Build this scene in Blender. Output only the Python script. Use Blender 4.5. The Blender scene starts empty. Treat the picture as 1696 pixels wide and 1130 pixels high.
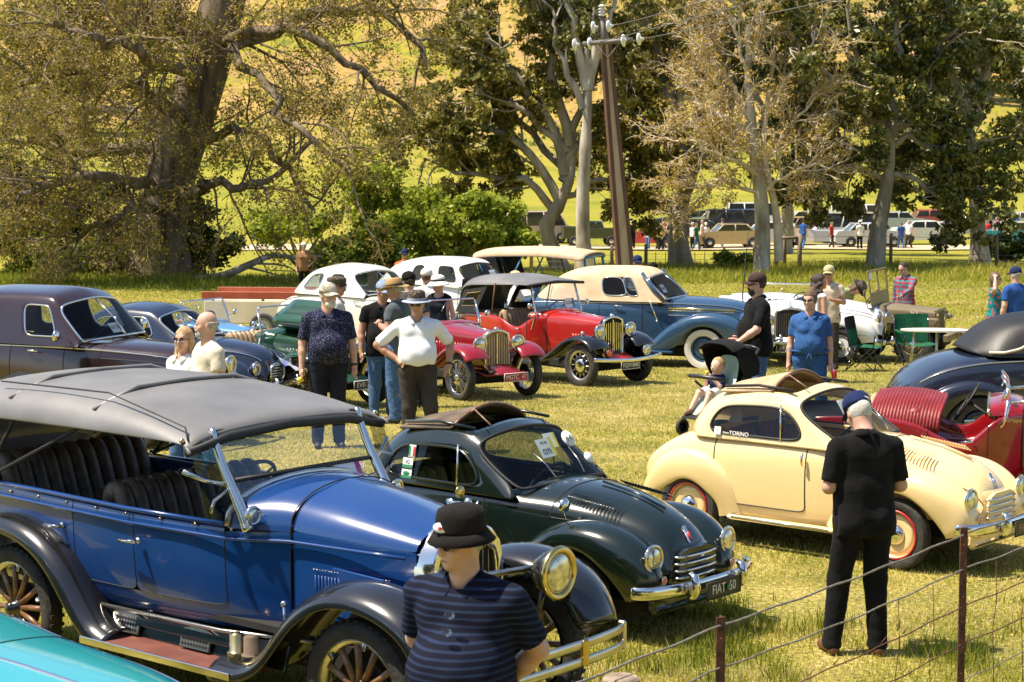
import bpy, math, random
import numpy as np
from math import sin, cos, pi, radians
from mathutils import Vector, Matrix

# ------------------------------------------------------------------ camera, world, sun, exposure
SC = bpy.context.scene
COL = SC.collection
cam_d = bpy.data.cameras.new('camera')
cam = bpy.data.objects.new('camera', cam_d)
COL.objects.link(cam)
cam_d.lens = 70.0
cam_d.sensor_width = 36.0
cam_d.clip_start = 0.1
cam_d.clip_end = 4000
CAM_Z = 3.4
PITCH = math.atan(333 / 3298)
cam.location = (0, 0, CAM_Z)
cam.rotation_euler = (pi / 2 - PITCH, 0, 0)
cam_d.dof.use_dof = True
cam_d.dof.focus_distance = 19.0
cam_d.dof.aperture_fstop = 9.0
SC.camera = cam

SUN_EL, SUN_AZ = radians(63), radians(-97)      # azimuth clockwise from +Y, sun stands to the left
W = bpy.data.worlds.new('World')
SC.world = W
W.use_nodes = True
wn = W.node_tree
sky = wn.nodes.new('ShaderNodeTexSky')
sky.sky_type = 'NISHITA'
sky.sun_disc = False
sky.sun_elevation = SUN_EL
sky.sun_rotation = SUN_AZ
bg = wn.nodes['Background']
wn.links.new(sky.outputs[0], bg.inputs['Color'])
bg.inputs['Strength'].default_value = 0.10
sun_d = bpy.data.lights.new('sun', 'SUN')
sun_d.energy = 5.0
sun_d.angle = radians(0.5)
sun_d.color = (1.0, 0.90, 0.74)
sun = bpy.data.objects.new('sun', sun_d)
COL.objects.link(sun)
sv = Vector((sin(SUN_AZ) * cos(SUN_EL), cos(SUN_AZ) * cos(SUN_EL), sin(SUN_EL)))
sun.rotation_euler = sv.to_track_quat('Z', 'Y').to_euler()
SC.view_settings.view_transform = 'Standard'
SC.view_settings.look = 'None'
SC.view_settings.exposure = 0.92
SC.view_settings.gamma = 1.0
# ------------------------------------------------------------------ materials
def _nt(name):
 m = bpy.data.materials.new(name)
 m.use_nodes = True
 nt = m.node_tree
 return m, nt, nt.nodes['Principled BSDF']

def rgb(c):
 return (c[0], c[1], c[2], 1.0)

def mat(name, c, rough=0.5, metal=0.0, coat=0.0, c2=None, scale=8.0, bump=0.0, bscale=None, spec=0.5, sheen=0.0, trans=0.0, detail=4, stretch=None):
 """principled material, base colour wandering between c and c2 with noise, fine bump"""
 m, nt, b = _nt(name)
 N, L = nt.nodes, nt.links
 tc = N.new('ShaderNodeTexCoord')
 src = tc.outputs['Object']
 if stretch:
  mp = N.new('ShaderNodeMapping')
  mp.inputs['Scale'].default_value = stretch
  L.new(src, mp.inputs[0])
  src = mp.outputs[0]
 if c2 is None:
  c2 = tuple(min(1, v * 1.08 + 0.002) for v in c)
 nz = N.new('ShaderNodeTexNoise')
 nz.inputs['Scale'].default_value = scale
 nz.inputs['Detail'].default_value = detail
 L.new(src, nz.inputs['Vector'])
 r = N.new('ShaderNodeValToRGB')
 r.color_ramp.elements[0].position = 0.35
 r.color_ramp.elements[0].color = rgb(c)
 r.color_ramp.elements[1].position = 0.65
 r.color_ramp.elements[1].color = rgb(c2)
 L.new(nz.outputs['Fac'], r.inputs[0])
 L.new(r.outputs[0], b.inputs['Base Color'])
 b.inputs['Roughness'].default_value = rough
 b.inputs['Metallic'].default_value = metal
 b.inputs['Coat Weight'].default_value = coat
 b.inputs['Coat Roughness'].default_value = 0.03
 b.inputs['Specular IOR Level'].default_value = spec
 b.inputs['Sheen Weight'].default_value = sheen
 if bump:
  n2 = N.new('ShaderNodeTexNoise')
  n2.inputs['Scale'].default_value = bscale or scale * 6
  n2.inputs['Detail'].default_value = 3
  L.new(src, n2.inputs['Vector'])
  bp = N.new('ShaderNodeBump')
  bp.inputs['Strength'].default_value = bump
  bp.inputs['Distance'].default_value = 0.02
  L.new(n2.outputs['Fac'], bp.inputs['Height'])
  L.new(bp.outputs[0], b.inputs['Normal'])
 if trans:
  t = N.new('ShaderNodeBsdfTranslucent')
  L.new(r.outputs[0], t.inputs[0])
  mx = N.new('ShaderNodeMixShader')
  mx.inputs[0].default_value = trans
  out = N['Material Output']
  L.new(b.outputs[0], mx.inputs[1])
  L.new(t.outputs[0], mx.inputs[2])
  L.new(mx.outputs[0], out.inputs[0])
 return m

def paint(name, c, rough=0.22, coat=0.9, dust=0.12, fade=None):
 """old car enamel: clear gloss, thin patchy dust, slight waviness"""
 m, nt, b = _nt(name)
 N, L = nt.nodes, nt.links
 tc = N.new('ShaderNodeTexCoord')
 nz = N.new('ShaderNodeTexNoise')
 nz.inputs['Scale'].default_value = 3.0
 nz.inputs['Detail'].default_value = 6
 L.new(tc.outputs['Object'], nz.inputs['Vector'])
 r = N.new('ShaderNodeValToRGB')
 r.color_ramp.elements[0].position = 0.4
 r.color_ramp.elements[0].color = rgb(c)
 r.color_ramp.elements[1].position = 0.8
 d = (0.30, 0.27, 0.22)
 r.color_ramp.elements[1].color = rgb(tuple(c[i] * (1 - dust) + d[i] * dust * 0.5 + (c[i] * dust * .5) for i in range(3)))
 L.new(nz.outputs['Fac'], r.inputs[0])
 L.new(r.outputs[0], b.inputs['Base Color'])
 rr = N.new('ShaderNodeMapRange')
 rr.inputs['To Min'].default_value = rough * 0.7
 rr.inputs['To Max'].default_value = rough * 1.5
 L.new(nz.outputs['Fac'], rr.inputs[0])
 L.new(rr.outputs[0], b.inputs['Roughness'])
 b.inputs['Coat Weight'].default_value = coat
 b.inputs['Coat Roughness'].default_value = 0.04
 n2 = N.new('ShaderNodeTexNoise')
 n2.inputs['Scale'].default_value = 2.2
 L.new(tc.outputs['Object'], n2.inputs['Vector'])
 bp = N.new('ShaderNodeBump')
 bp.inputs['Strength'].default_value = 0.10
 bp.inputs['Distance'].default_value = 0.03
 L.new(n2.outputs['Fac'], bp.inputs['Height'])
 L.new(bp.outputs[0], b.inputs['Normal'])
 return m

def glass(name, tint=(0.86, 0.9, 0.88), refl=0.45):
 m, nt, b = _nt(name)
 N, L = nt.nodes, nt.links
 N.remove(b)
 tr = N.new('ShaderNodeBsdfTransparent')
 tr.inputs[0].default_value = rgb(tint)
 gl = N.new('ShaderNodeBsdfGlossy')
 gl.inputs['Roughness'].default_value = 0.02
 gl.inputs['Color'].default_value = (0.9, 0.95, 1, 1)
 fr = N.new('ShaderNodeFresnel')
 fr.inputs['IOR'].default_value = 1.5
 ad = N.new('ShaderNodeMath')
 ad.operation = 'MULTIPLY_ADD'
 ad.inputs[1].default_value = refl
 ad.inputs[2].default_value = 0.01
 L.new(fr.outputs[0], ad.inputs[0])
 mx = N.new('ShaderNodeMixShader')
 L.new(ad.outputs[0], mx.inputs[0])
 L.new(tr.outputs[0], mx.inputs[1])
 L.new(gl.outputs[0], mx.inputs[2])
 L.new(mx.outputs[0], N['Material Output'].inputs[0])
 return m

def leafmat(name, cols, trans=0.35, rough=0.55):
 """leaf colour picked per leaf from its own random value"""
 m, nt, b = _nt(name)
 N, L = nt.nodes, nt.links
 a = N.new('ShaderNodeAttribute')
 a.attribute_name = 'rnd'
 r = N.new('ShaderNodeValToRGB')
 el = r.color_ramp.elements
 n = len(cols)
 el[0].position = 0; el[0].color = rgb(cols[0])
 el[1].position = 1; el[1].color = rgb(cols[-1])
 for i in range(1, n - 1):
  e = el.new(i / (n - 1)); e.color = rgb(cols[i])
 L.new(a.outputs['Fac'], r.inputs[0])
 L.new(r.outputs[0], b.inputs['Base Color'])
 b.inputs['Roughness'].default_value = rough
 b.inputs['Specular IOR Level'].default_value = 0.35
 t = N.new('ShaderNodeBsdfTranslucent')
 L.new(r.outputs[0], t.inputs[0])
 mx = N.new('ShaderNodeMixShader')
 mx.inputs[0].default_value = trans
 L.new(b.outputs[0], mx.inputs[1])
 L.new(t.outputs[0], mx.inputs[2])
 L.new(mx.outputs[0], N['Material Output'].inputs[0])
 return m

# ------------------------------------------------------------------ objects
def tag(o, label=None, cat=None, group=None, kind=None):
 if label: o['label'] = label
 if cat: o['category'] = cat
 if group: o['group'] = group
 if kind: o['kind'] = kind
 return o

def empty(name, loc, rz=0.0, label=None, cat=None, group=None):
 o = bpy.data.objects.new(name, None)
 COL.objects.link(o)
 o.empty_display_size = 0.3
 o.location = loc
 o.rotation_euler = (0, 0, rz)
 return tag(o, label, cat, group)

def link(name, me, material, parent=None, smooth=True):
 o = bpy.data.objects.new(name, me)
 COL.objects.link(o)
 if material is not None and len(me.materials) == 0:
  me.materials.append(material)
 if smooth and len(me.polygons):
  me.polygons.foreach_set('use_smooth', [True] * len(me.polygons))
 if parent is not None:
  o.parent = parent
 return o

def arrmesh(name, V, F, rnd=None):
 """mesh from numpy arrays; F is (n,3) or (n,4)"""
 me = bpy.data.meshes.new(name)
 V = np.asarray(V, dtype=np.float32); F = np.asarray(F, dtype=np.int32)
 k = F.shape[1]
 me.vertices.add(len(V)); me.vertices.foreach_set('co', V.ravel())
 me.loops.add(F.size); me.loops.foreach_set('vertex_index', F.ravel())
 me.polygons.add(len(F))
 me.polygons.foreach_set('loop_start', np.arange(0, F.size, k, dtype=np.int32))
 me.update(calc_edges=True)
 if rnd is not None:
  at = me.attributes.new('rnd', 'FLOAT', 'FACE')
  at.data.foreach_set('value', np.asarray(rnd, dtype=np.float32))
 return me

def subsurf(o, lv=2):
 s = o.modifiers.new('sub', 'SUBSURF')
 s.levels = lv; s.render_levels = lv
 return o

def vec(a): return np.asarray(a, dtype=float)

class MB:
 """collects shapes into one mesh"""
 def __init__(s): s.v = []; s.f = []
 def add(s, V, F):
  n = len(s.v)
  s.v.extend([tuple(map(float, p)) for p in V])
  s.f.extend([tuple(int(i) + n for i in f) for f in F])
  return s
 def box(s, c, d, rz=0, ry=0, rx=0, bev=0.0):
  x, y, z = d[0] / 2, d[1] / 2, d[2] / 2
  b = min(bev, x * .9, y * .9, z * .9)
  R = Matrix.Rotation(rz, 3, 'Z') @ Matrix.Rotation(ry, 3, 'Y') @ Matrix.Rotation(rx, 3, 'X')
  if b <= 0:
   V = [(sx * x, sy * y, sz * z) for sx in (-1, 1) for sy in (-1, 1) for sz in (-1, 1)]
   F = [(0, 1, 3, 2), (4, 6, 7, 5), (0, 4, 5, 1), (2, 3, 7, 6), (0, 2, 6, 4), (1, 5, 7, 3)]
  else:
   V = []; F = []
   idx = {}
   for sx in (-1, 1):
    for sy in (-1, 1):
     for sz in (-1, 1):
      for a, p in (('x', (x, y - b, z - b)), ('y', (x - b, y, z - b)), ('z', (x - b, y - b, z))):
       idx[(sx, sy, sz, a)] = len(V)
       V.append((sx * p[0], sy * p[1], sz * p[2]))
   S = (-1, 1)
   for s1 in S:
    F.append([idx[(s1, q[0], q[1], 'x')] for q in ((-1, -1), (1, -1), (1, 1), (-1, 1))][::s1])
    F.append([idx[(q[0], s1, q[1], 'y')] for q in ((-1, -1), (-1, 1), (1, 1), (1, -1))][::s1])
    F.append([idx[(q[0], q[1], s1, 'z')] for q in ((-1, -1), (1, -1), (1, 1), (-1, 1))][::s1])
   for a, b2, fixed in (('x', 'y', 2), ('x', 'z', 1), ('y', 'z', 0)):
    for s1 in S:
     for s2 in S:
      def k(t, w):
       if fixed == 2: return (s1, s2, t, w)
       if fixed == 1: return (s1, t, s2, w)
       return (t, s1, s2, w)
      F.append([idx[k(-1, a)], idx[k(1, a)], idx[k(1, b2)], idx[k(-1, b2)]])
   for sx in S:
    for sy in S:
     for sz in S:
      F.append([idx[(sx, sy, sz, w)] for w in 'xyz'])
  V = [R @ Vector(p) + Vector(c) for p in V]
  return s.add(V, F)
 def tube(s, P, r, n=8, caps=True, flat=1.0, up=None):
  P = [Vector(p) for p in P]
  m = len(P)
  if m < 2: return s
  rs = r if hasattr(r, '__len__') else [r] * m
  V = []; F = []
  t0 = (P[1] - P[0]).normalized()
  ref = Vector(up) if up else (Vector((0, 0, 1)) if abs(t0.z) < 0.9 else Vector((1, 0, 0)))
  a = (ref - t0 * ref.dot(t0)).normalized()
  for i in range(m):
   t = (P[min(i + 1, m - 1)] - P[max(i - 1, 0)])
   if t.length < 1e-9: t = t0
   t = t.normalized()
   a = a - t * a.dot(t)
   if a.length < 1e-6: a = t.orthogonal()
   a.normalize()
   b = t.cross(a)
   for k in range(n):
    q = 2 * pi * k / n
    V.append(P[i] + a * cos(q) * rs[i] + b * sin(q) * rs[i] * flat)
  for i in range(m - 1):
   for k in range(n):
    k2 = (k + 1) % n
    F.append((i * n + k, i * n + k2, (i + 1) * n + k2, (i + 1) * n + k))
  if caps:
   F.append(tuple(range(n))[::-1]); F.append(tuple(range((m - 1) * n, m * n)))
  return s.add(V, F)
 def ring(s, c, R, r, axis='y', n=28, k=8, arc=(0, 2 * pi), sx=1.0):
  P = []
  full = abs(arc[1] - arc[0] - 2 * pi) < 1e-6
  V = []; F = []
  nn = n if full else n + 1
  for i in range(nn):
   a = arc[0] + (arc[1] - arc[0]) * i / n
   for j in range(k):
    b = 2 * pi * j / k
    rr = R + r * cos(b)
    u, v, w = rr * cos(a), rr * sin(a) * sx, r * sin(b)
    p = {'y': (u, w, v), 'x': (w, u, v), 'z': (u, v, w)}[axis]
    V.append((c[0] + p[0], c[1] + p[1], c[2] + p[2]))
  for i in range(n):
   i2 = (i + 1) % nn
   for j in range(k):
    j2 = (j + 1) % k
    F.append((i * k + j, i2 * k + j, i2 * k + j2, i * k + j2))
  return s.add(V, F)
 def lathe(s, prof, c=(0, 0, 0), axis=(0, 0, 1), n=24, sx=1.0, sy=1.0, caps=True):
  """prof: (radius, height along axis)"""
  ax = Vector(axis).normalized()
  q = Vector((0, 0, 1)).rotation_difference(ax)
  V = []; F = []
  for (r, h) in prof:
   for k in range(n):
    a = 2 * pi * k / n
    V.append(q @ Vector((r * cos(a) * sx, r * sin(a) * sy, h)) + Vector(c))
  for i in range(len(prof) - 1):
   for k in range(n):
    k2 = (k + 1) % n
    F.append((i * n + k, i * n + k2, (i + 1) * n + k2, (i + 1) * n + k))
  if caps and prof[0][0] > 1e-4: F.append(tuple(range(n))[::-1])
  if caps and prof[-1][0] > 1e-4: F.append(tuple(range((len(prof) - 1) * n, len(prof) * n)))
  return s.add(V, F)
 def ball(s, c, r, n=12):
  if not hasattr(r, '__len__'): r = (r, r, r)
  V = [(c[0], c[1], c[2] - r[2])]; F = []
  m = max(4, n // 2)
  for i in range(1, m):
   t = -pi / 2 + pi * i / m
   for k in range(n):
    a = 2 * pi * k / n
    V.append((c[0] + r[0] * cos(t) * cos(a), c[1] + r[1] * cos(t) * sin(a), c[2] + r[2] * sin(t)))
  V.append((c[0], c[1], c[2] + r[2]))
  for k in range(n):
   F.append((0, 1 + (k + 1) % n, 1 + k))
   for i in range(m - 2):
    a = 1 + i * n + k; b = 1 + i * n + (k + 1) % n
    F.append((a, b, b + n, a + n))
   F.append((len(V) - 1, 1 + (m - 2) * n + k, 1 + (m - 2) * n + (k + 1) % n))
  return s.add(V, F)
 def grid(s, P, close=False):
  """P[i][j] points"""
  ni, nj = len(P), len(P[0])
  V = [p for row in P for p in row]
  F = []
  for i in range(ni - 1):
   for j in range(nj - 1 + (1 if close else 0)):
    j2 = (j + 1) % nj
    F.append((i * nj + j, (i + 1) * nj + j, (i + 1) * nj + j2, i * nj + j2))
  return s.add(V, F)
 def poly(s, pts):
  return s.add(pts, [tuple(range(len(pts)))])
 def prism(s, pts2, y0, y1, plane='xz'):
  """2D outline extruded between y0 and y1"""
  n = len(pts2)
  f = {'xz': lambda p, y: (p[0], y, p[1]), 'yz': lambda p, y: (y, p[0], p[1]), 'xy': lambda p, y: (p[0], p[1], y)}[plane]
  V = [f(p, y0) for p in pts2] + [f(p, y1) for p in pts2]
  F = [tuple(range(n)), tuple(range(n, 2 * n))[::-1]] + [(i, (i + 1) % n, n + (i + 1) % n, n + i) for i in range(n)]
  return s.add(V, F)
 def mirror_y(s):
  n = len(s.v)
  s.v += [(x, -y, z) for x, y, z in s.v[:n]]
  s.f += [tuple(i + n for i in f[::-1]) for f in list(s.f)]
  return s
 def obj(s, name, material, parent=None, smooth=True, sub=0, angle=None, bevel=0):
  me = bpy.data.meshes.new(name)
  me.from_pydata(s.v, [], s.f)
  me.update()
  o = link(name, me, material, parent, smooth)
  if bevel:
   b = o.modifiers.new('bev', 'BEVEL'); b.width = bevel; b.segments = 2; b.limit_method = 'ANGLE'
  if sub: subsurf(o, sub)
  elif smooth and angle is not None:
   me.set_sharp_from_angle(angle=radians(angle))
  return o

def text(name, body, size, loc, rot, material, parent, extrude=0.001, align='CENTER', sx=1.0):
 c = bpy.data.curves.new(name, 'FONT')
 c.body = body; c.size = size; c.extrude = extrude; c.align_x = align; c.align_y = 'CENTER'
 o0 = bpy.data.objects.new(name, c)
 COL.objects.link(o0)
 dg = bpy.context.evaluated_depsgraph_get()
 me = bpy.data.meshes.new_from_object(o0.evaluated_get(dg))
 bpy.data.objects.remove(o0)
 o = link(name, me, material, parent, smooth=False)
 me.materials.clear(); me.materials.append(material)
 o.location = loc; o.rotation_euler = rot; o.scale = (sx, 1, 1)
 return o

def copy_tree(o, parent=None):
 c = o.copy(); COL.objects.link(c)
 if parent is not None: c.parent = parent
 for ch in list(o.children): copy_tree(ch, c)
 return c

# ------------------------------------------------------------------ the lie of the land
_TY = [-300, 20, 24, 28.5, 35, 42, 51, 69, 95, 127, 150, 200, 260, 330, 450, 560, 700, 1000, 1600]
_TZ = [0, 0, -0.08, -0.3, -0.6, -0.86, -1.15, -1.85, -2.72, -3.3, -3.35, -2.6, -0.8, 7, 34, 58, 86, 130, 160]
def zt(x, y):
 x = np.asarray(x, dtype=float); y = np.asarray(y, dtype=float)
 z = np.interp(y, _TY, _TZ)
 w = np.clip((y - 240) / 200, 0, 1)
 z = z + w * (7 * np.sin(x * 0.013 + 1.2) + 4 * np.sin(x * 0.031 + y * 0.017) + 1.4 * np.sin(x * .09 + y * .05))
 w2 = np.clip((y - 24) / 30, 0, 1) * np.clip((400 - y) / 200, 0, 1)
 z = z + w2 * (0.05 * np.sin(x * 0.4 + 1) + 0.04 * np.sin(y * 0.33 + x * .2))
 return z
def ztf(x, y): return float(zt(x, y))
F_PX = 3298.0
def ray(px, py):
 d = Vector(((px - 848) / F_PX, -(py - 565) / F_PX, -1.0))
 return Matrix.Rotation(pi / 2 - PITCH, 3, 'X') @ d
def at_depth(px, d):
 """ground point at distance d seen in the column px of the photograph"""
 x = (px - 848) / F_PX * d
 return Vector((x, d, ztf(x, d)))
# ------------------------------------------------------------------ ground
RNG = np.random.default_rng(7)
def ground_mat():
 m, nt, b = _nt('meadow')
 N, L = nt.nodes, nt.links
 geo = N.new('ShaderNodeNewGeometry')
 sep = N.new('ShaderNodeSeparateXYZ'); L.new(geo.outputs['Position'], sep.inputs[0])
 def noise(sc, det=4, st=None):
  n = N.new('ShaderNodeTexNoise'); n.inputs['Scale'].default_value = sc; n.inputs['Detail'].default_value = det
  if st:
   mp = N.new('ShaderNodeMapping'); mp.inputs['Scale'].default_value = st
   L.new(geo.outputs['Position'], mp.inputs[0]); L.new(mp.outputs[0], n.inputs['Vector'])
  else: L.new(geo.outputs['Position'], n.inputs['Vector'])
  return n.outputs['Fac']
 def ramp(src, stops):
  r = N.new('ShaderNodeValToRGB'); L.new(src, r.inputs[0]); e = r.color_ramp.elements
  e[0].position = stops[0][0]; e[0].color = rgb(stops[0][1])
  e[1].position = stops[-1][0]; e[1].color = rgb(stops[-1][1])
  for p, c in stops[1:-1]:
   q = e.new(p); q.color = rgb(c)
  return r.outputs[0]
 def mr(src, a, b_):
  r = N.new('ShaderNodeMapRange'); r.inputs['From Min'].default_value = a; r.inputs['From Max'].default_value = b_
  L.new(src, r.inputs[0]); return r.outputs[0]
 def mix(f, a, c):
  x = N.new('ShaderNodeMix'); x.data_type = 'RGBA'
  L.new(f, x.inputs[0]); L.new(a, x.inputs[6]); L.new(c, x.inputs[7]); return x.outputs[2]
 def math(op, a, c):
  x = N.new('ShaderNodeMath'); x.operation = op; x.use_clamp = True
  L.new(a, x.inputs[0])
  if isinstance(c, (int, float)): x.inputs[1].default_value = c
  else: L.new(c, x.inputs[1])
  return x.outputs[0]
 # mown field: straw, clover green and yellow
 f = math('ADD', math('MULTIPLY', noise(26, 5), .62), math('MULTIPLY', noise(1.1, 4), .38))
 near = ramp(f, [(.36, (.07, .085, .012)), (.46, (.17, .17, .026)), (.53, (.32, .27, .055)), (.60, (.44, .35, .13)), (.70, (.52, .42, .22))])
 # back of the field and far paddock: bright yellow green
 f2 = math('ADD', math('MULTIPLY', noise(5, 5), .5), math('MULTIPLY', noise(.09, 4), .5))
 pad = ramp(f2, [(.35, (.13, .15, .018)), (.5, (.25, .24, .025)), (.62, (.34, .28, .045)), (.75, (.40, .31, .09))])
 # hillside: dry tan with green and yellow bands
 f3 = math('ADD', math('MULTIPLY', noise(.035, 6, (1, 1, 3)), .6), math('MULTIPLY', noise(.5, 6, (1, .3, 1)), .4))
 hill = ramp(f3, [(.36, (.16, .17, .02)), (.42, (.30, .25, .03)), (.47, (.24, .17, .05)), (.52, (.38, .25, .065)), (.58, (.30, .19, .085)), (.66, (.44, .28, .13))])
 c = mix(mr(sep.outputs['Y'], 34, 52), near, pad)
 c = mix(math('ADD', mr(sep.outputs['Y'], 255, 330), math('MULTIPLY', math('SUBTRACT', noise(.02, 3), .5), 0)), c, hill)
 # rock outcrops and saltbush specks on the hill
 v = N.new('ShaderNodeTexVoronoi'); v.inputs['Scale'].default_value = .55; L.new(geo.outputs['Position'], v.inputs['Vector'])
 dots = math('MULTIPLY', math('LESS_THAN', v.outputs['Distance'], .22), math('GREATER_THAN', noise(.03, 3), .5))
 dots = math('MULTIPLY', dots, mr(sep.outputs['Y'], 300, 340))
 dk = N.new('ShaderNodeRGB'); dk.outputs[0].default_value = (.10, .10, .025, 1)
 c = mix(dots, c, dk.outputs[0])
 # trodden dry patch by the two small cars
 L.new(c, b.inputs['Base Color'])
 b.inputs['Roughness'].default_value = .95
 b.inputs['Specular IOR Level'].default_value = .15
 bp = N.new('ShaderNodeBump'); bp.inputs['Strength'].default_value = .9; bp.inputs['Distance'].default_value = .06
 L.new(noise(22, 4), bp.inputs['Height']); L.new(bp.outputs[0], b.inputs['Normal'])
 return m

ys = np.concatenate([np.arange(-220, 0, 20), np.arange(0, 60, 1.5), np.arange(60, 170, 3), np.arange(170, 460, 7), np.arange(460, 1600, 30)])
xs = np.concatenate([-np.geomspace(700, 42, 26), np.arange(-40, 40.1, 1.6), np.geomspace(42, 700, 26)])
GX, GY = np.meshgrid(xs, ys)
GZ = zt(GX, GY)
nV = np.stack([GX, GY, GZ], -1).reshape(-1, 3)
ni, nj = GX.shape
ii, jj = np.meshgrid(np.arange(ni - 1), np.arange(nj - 1), indexing='ij')
a0 = (ii * nj + jj).ravel()
gf = np.stack([a0, a0 + 1, a0 + nj + 1, a0 + nj], -1)
g = link('ground', arrmesh('ground', nV, gf), ground_mat())
tag(g, kind='structure')

# the dirt track the far cars are parked along
tm = mat('track_dirt', (.42, .33, .20), .95, c2=(.52, .43, .30), scale=.8, bump=.3)
V = []; F = []
xx = np.linspace(-60, 70, 90)
for k, x in enumerate(xx):
 for y in (118.5, 121, 123.5, 126):
  V.append((x, y + .6 * sin(x * .1), ztf(x, y) + .07))
for k in range(len(xx) - 1):
 for j in range(3): F.append((k * 4 + j, k * 4 + 4 + j, k * 4 + 5 + j, k * 4 + 1 + j))
tag(link('track', arrmesh('track', V, F), tm), kind='structure')

# ------------------------------------------------------------------ grass
def vnoise(x, y, s):
 x = x * s; y = y * s
 xi = np.floor(x).astype(int); yi = np.floor(y).astype(int)
 fx = x - xi; fy = y - yi
 fx = fx * fx * (3 - 2 * fx); fy = fy * fy * (3 - 2 * fy)
 def h(a, b):
  v = np.sin(a * 127.1 + b * 311.7) * 43758.5453
  return v - np.floor(v)
 return (h(xi, yi) * (1 - fx) + h(xi + 1, yi) * fx) * (1 - fy) + (h(xi, yi + 1) * (1 - fx) + h(xi + 1, yi + 1) * fx) * fy

def blades(name, x, y, h, w, rnd, material, lean=.5):
 n = len(x)
 z = zt(x, y)
 a = RNG.uniform(0, 2 * pi, n); l = RNG.uniform(0, lean, n) * h; b = RNG.uniform(0, 2 * pi, n)
 dx, dy = np.cos(a) * w / 2, np.sin(a) * w / 2
 V = np.empty((n, 3, 3))
 V[:, 0] = np.stack([x - dx, y - dy, z - .005], -1)
 V[:, 1] = np.stack([x + dx, y + dy, z - .005], -1)
 V[:, 2] = np.stack([x + np.cos(b) * l, y + np.sin(b) * l, z + h * np.sqrt(np.clip(1 - (l / np.maximum(h, 1e-6)) ** 2 * .5, .3, 1))], -1)
 me = arrmesh(name, V.reshape(-1, 3), np.arange(n * 3).reshape(-1, 3), rnd)
 o = link(name, me, material, None, smooth=False)
 return tag(o, kind='stuff')

GRASSC = [(.03, .055, .006), (.08, .12, .010), (.18, .23, .015), (.34, .35, .03), (.52, .45, .08), (.64, .50, .19), (.72, .60, .34)]
gm = leafmat('grass_blade', GRASSC, .42, .6)
def field(n, y0, y1, hmin, hmax, wd, name, lush=0.0):
 u = RNG.uniform(0, 1, n)
 y = y0 * (y1 / y0) ** u
 x = RNG.uniform(-.285, .285, n) * y
 p = vnoise(x, y, .9) * .5 + vnoise(x, y, 3.1) * .3 + vnoise(x, y, 9) * .2
 near = np.clip((15.3 - y) / 2.5, 0, 1)
 bare = (np.exp(-(((x - 2.0) / 1.1) ** 2 + ((y - 14.4) / 1.0) ** 2)) + .7 * np.exp(-(((x - 1.5) / .8) ** 2 + ((y - 12.2) / .8) ** 2)) + .5 * np.exp(-(((x - 3.2) / .5) ** 2 + ((y - 12.7) / .9) ** 2))) * (.35 + 1.1 * vnoise(x, y, 2.3))
 h = (hmin + (hmax - hmin) * p * RNG.uniform(.3, 1.1, n)) * (1 + 1.6 * near * vnoise(x, y, 1.7) ** 1.5) * (1 - .65 * np.clip(bare, 0, 1))
 c = .71 - .62 * (p - .5) - .22 * near * vnoise(x + 9, y, 1.3) + .38 * bare + RNG.normal(0, .19, n) + .05 * (1 - near)
 w = wd * y / 15 * RNG.uniform(.7, 1.5, n)
 c = np.clip(c, .02, .99)
 o = blades(name, x, y, h, w, c, gm, .8)
 tag(o, 'short yellow green grass growing over the show field', 'grass')
 return o
field(380000, 9.5, 52, .018, .05, .009, 'grass')
n = 120000
y = 50 * (80 / 50) ** RNG.uniform(0, 1, n); x = RNG.uniform(-.28, .28, n) * y
q = vnoise(x, y, .35) * .6 + vnoise(x, y, 1.5) * .4
k = (x > 4) | (y < 70); x, y, q = x[k], y[k], q[k]
o = blades('far_grass', x, y, .03 + .07 * q * RNG.uniform(.3, 1, len(x)), .05 * RNG.uniform(.5, 1.4, len(x)), np.clip(.66 + .5 * (q - .5) + RNG.normal(0, .15, len(x)), 0, 1), gm, .9)
tag(o, 'rough yellow green grass between the last cars and the back fence', 'grass')
# taller tufts near the wire fence in front
n = 34000
y = RNG.uniform(9.6, 14.5, n); x = RNG.uniform(-.1, .3, n) * y
q = vnoise(x, y, 1.4) * .6 + vnoise(x, y, 4) * .4
k = (q > .52) & (RNG.uniform(0, 1, n) < (q - .45) * 4) & (x > -1)
x, y, q = x[k], y[k], q[k]
o = blades('long_grass', x, y, RNG.uniform(.05, .13, len(x)) * (.6 + q), .010 * RNG.uniform(.6, 1.3, len(x)), np.clip(.36 + RNG.normal(0, .15, len(x)), 0, 1), gm, .7)
tag(o, 'longer green grass tufts along the wire fence in front', 'grass')
# the unmown weedy edge along the back fence
n = 90000
u = RNG.uniform(0, 1, n)
x = RNG.uniform(-26, 26, n)
y = np.where(x > 4, RNG.uniform(76, 97, n), RNG.uniform(68, 80, n) + 0 * x)
q = vnoise(x, y, .25) * .6 + vnoise(x, y, 1) * .4
h = RNG.uniform(.12, .55, n) * (.35 + q)
h *= np.clip((y - np.where(x > 4, 75, 67)) / 6, .15, 1)
o = blades('weeds', x, y, h, .06 * RNG.uniform(.5, 1.4, n), np.clip(.50 + .35 * (vnoise(x, y, .12) - .5) + RNG.normal(0, .12, n), 0, 1), gm, .9)
tag(o, 'tall bright green weeds along the back fence of the field', 'weeds')

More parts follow.
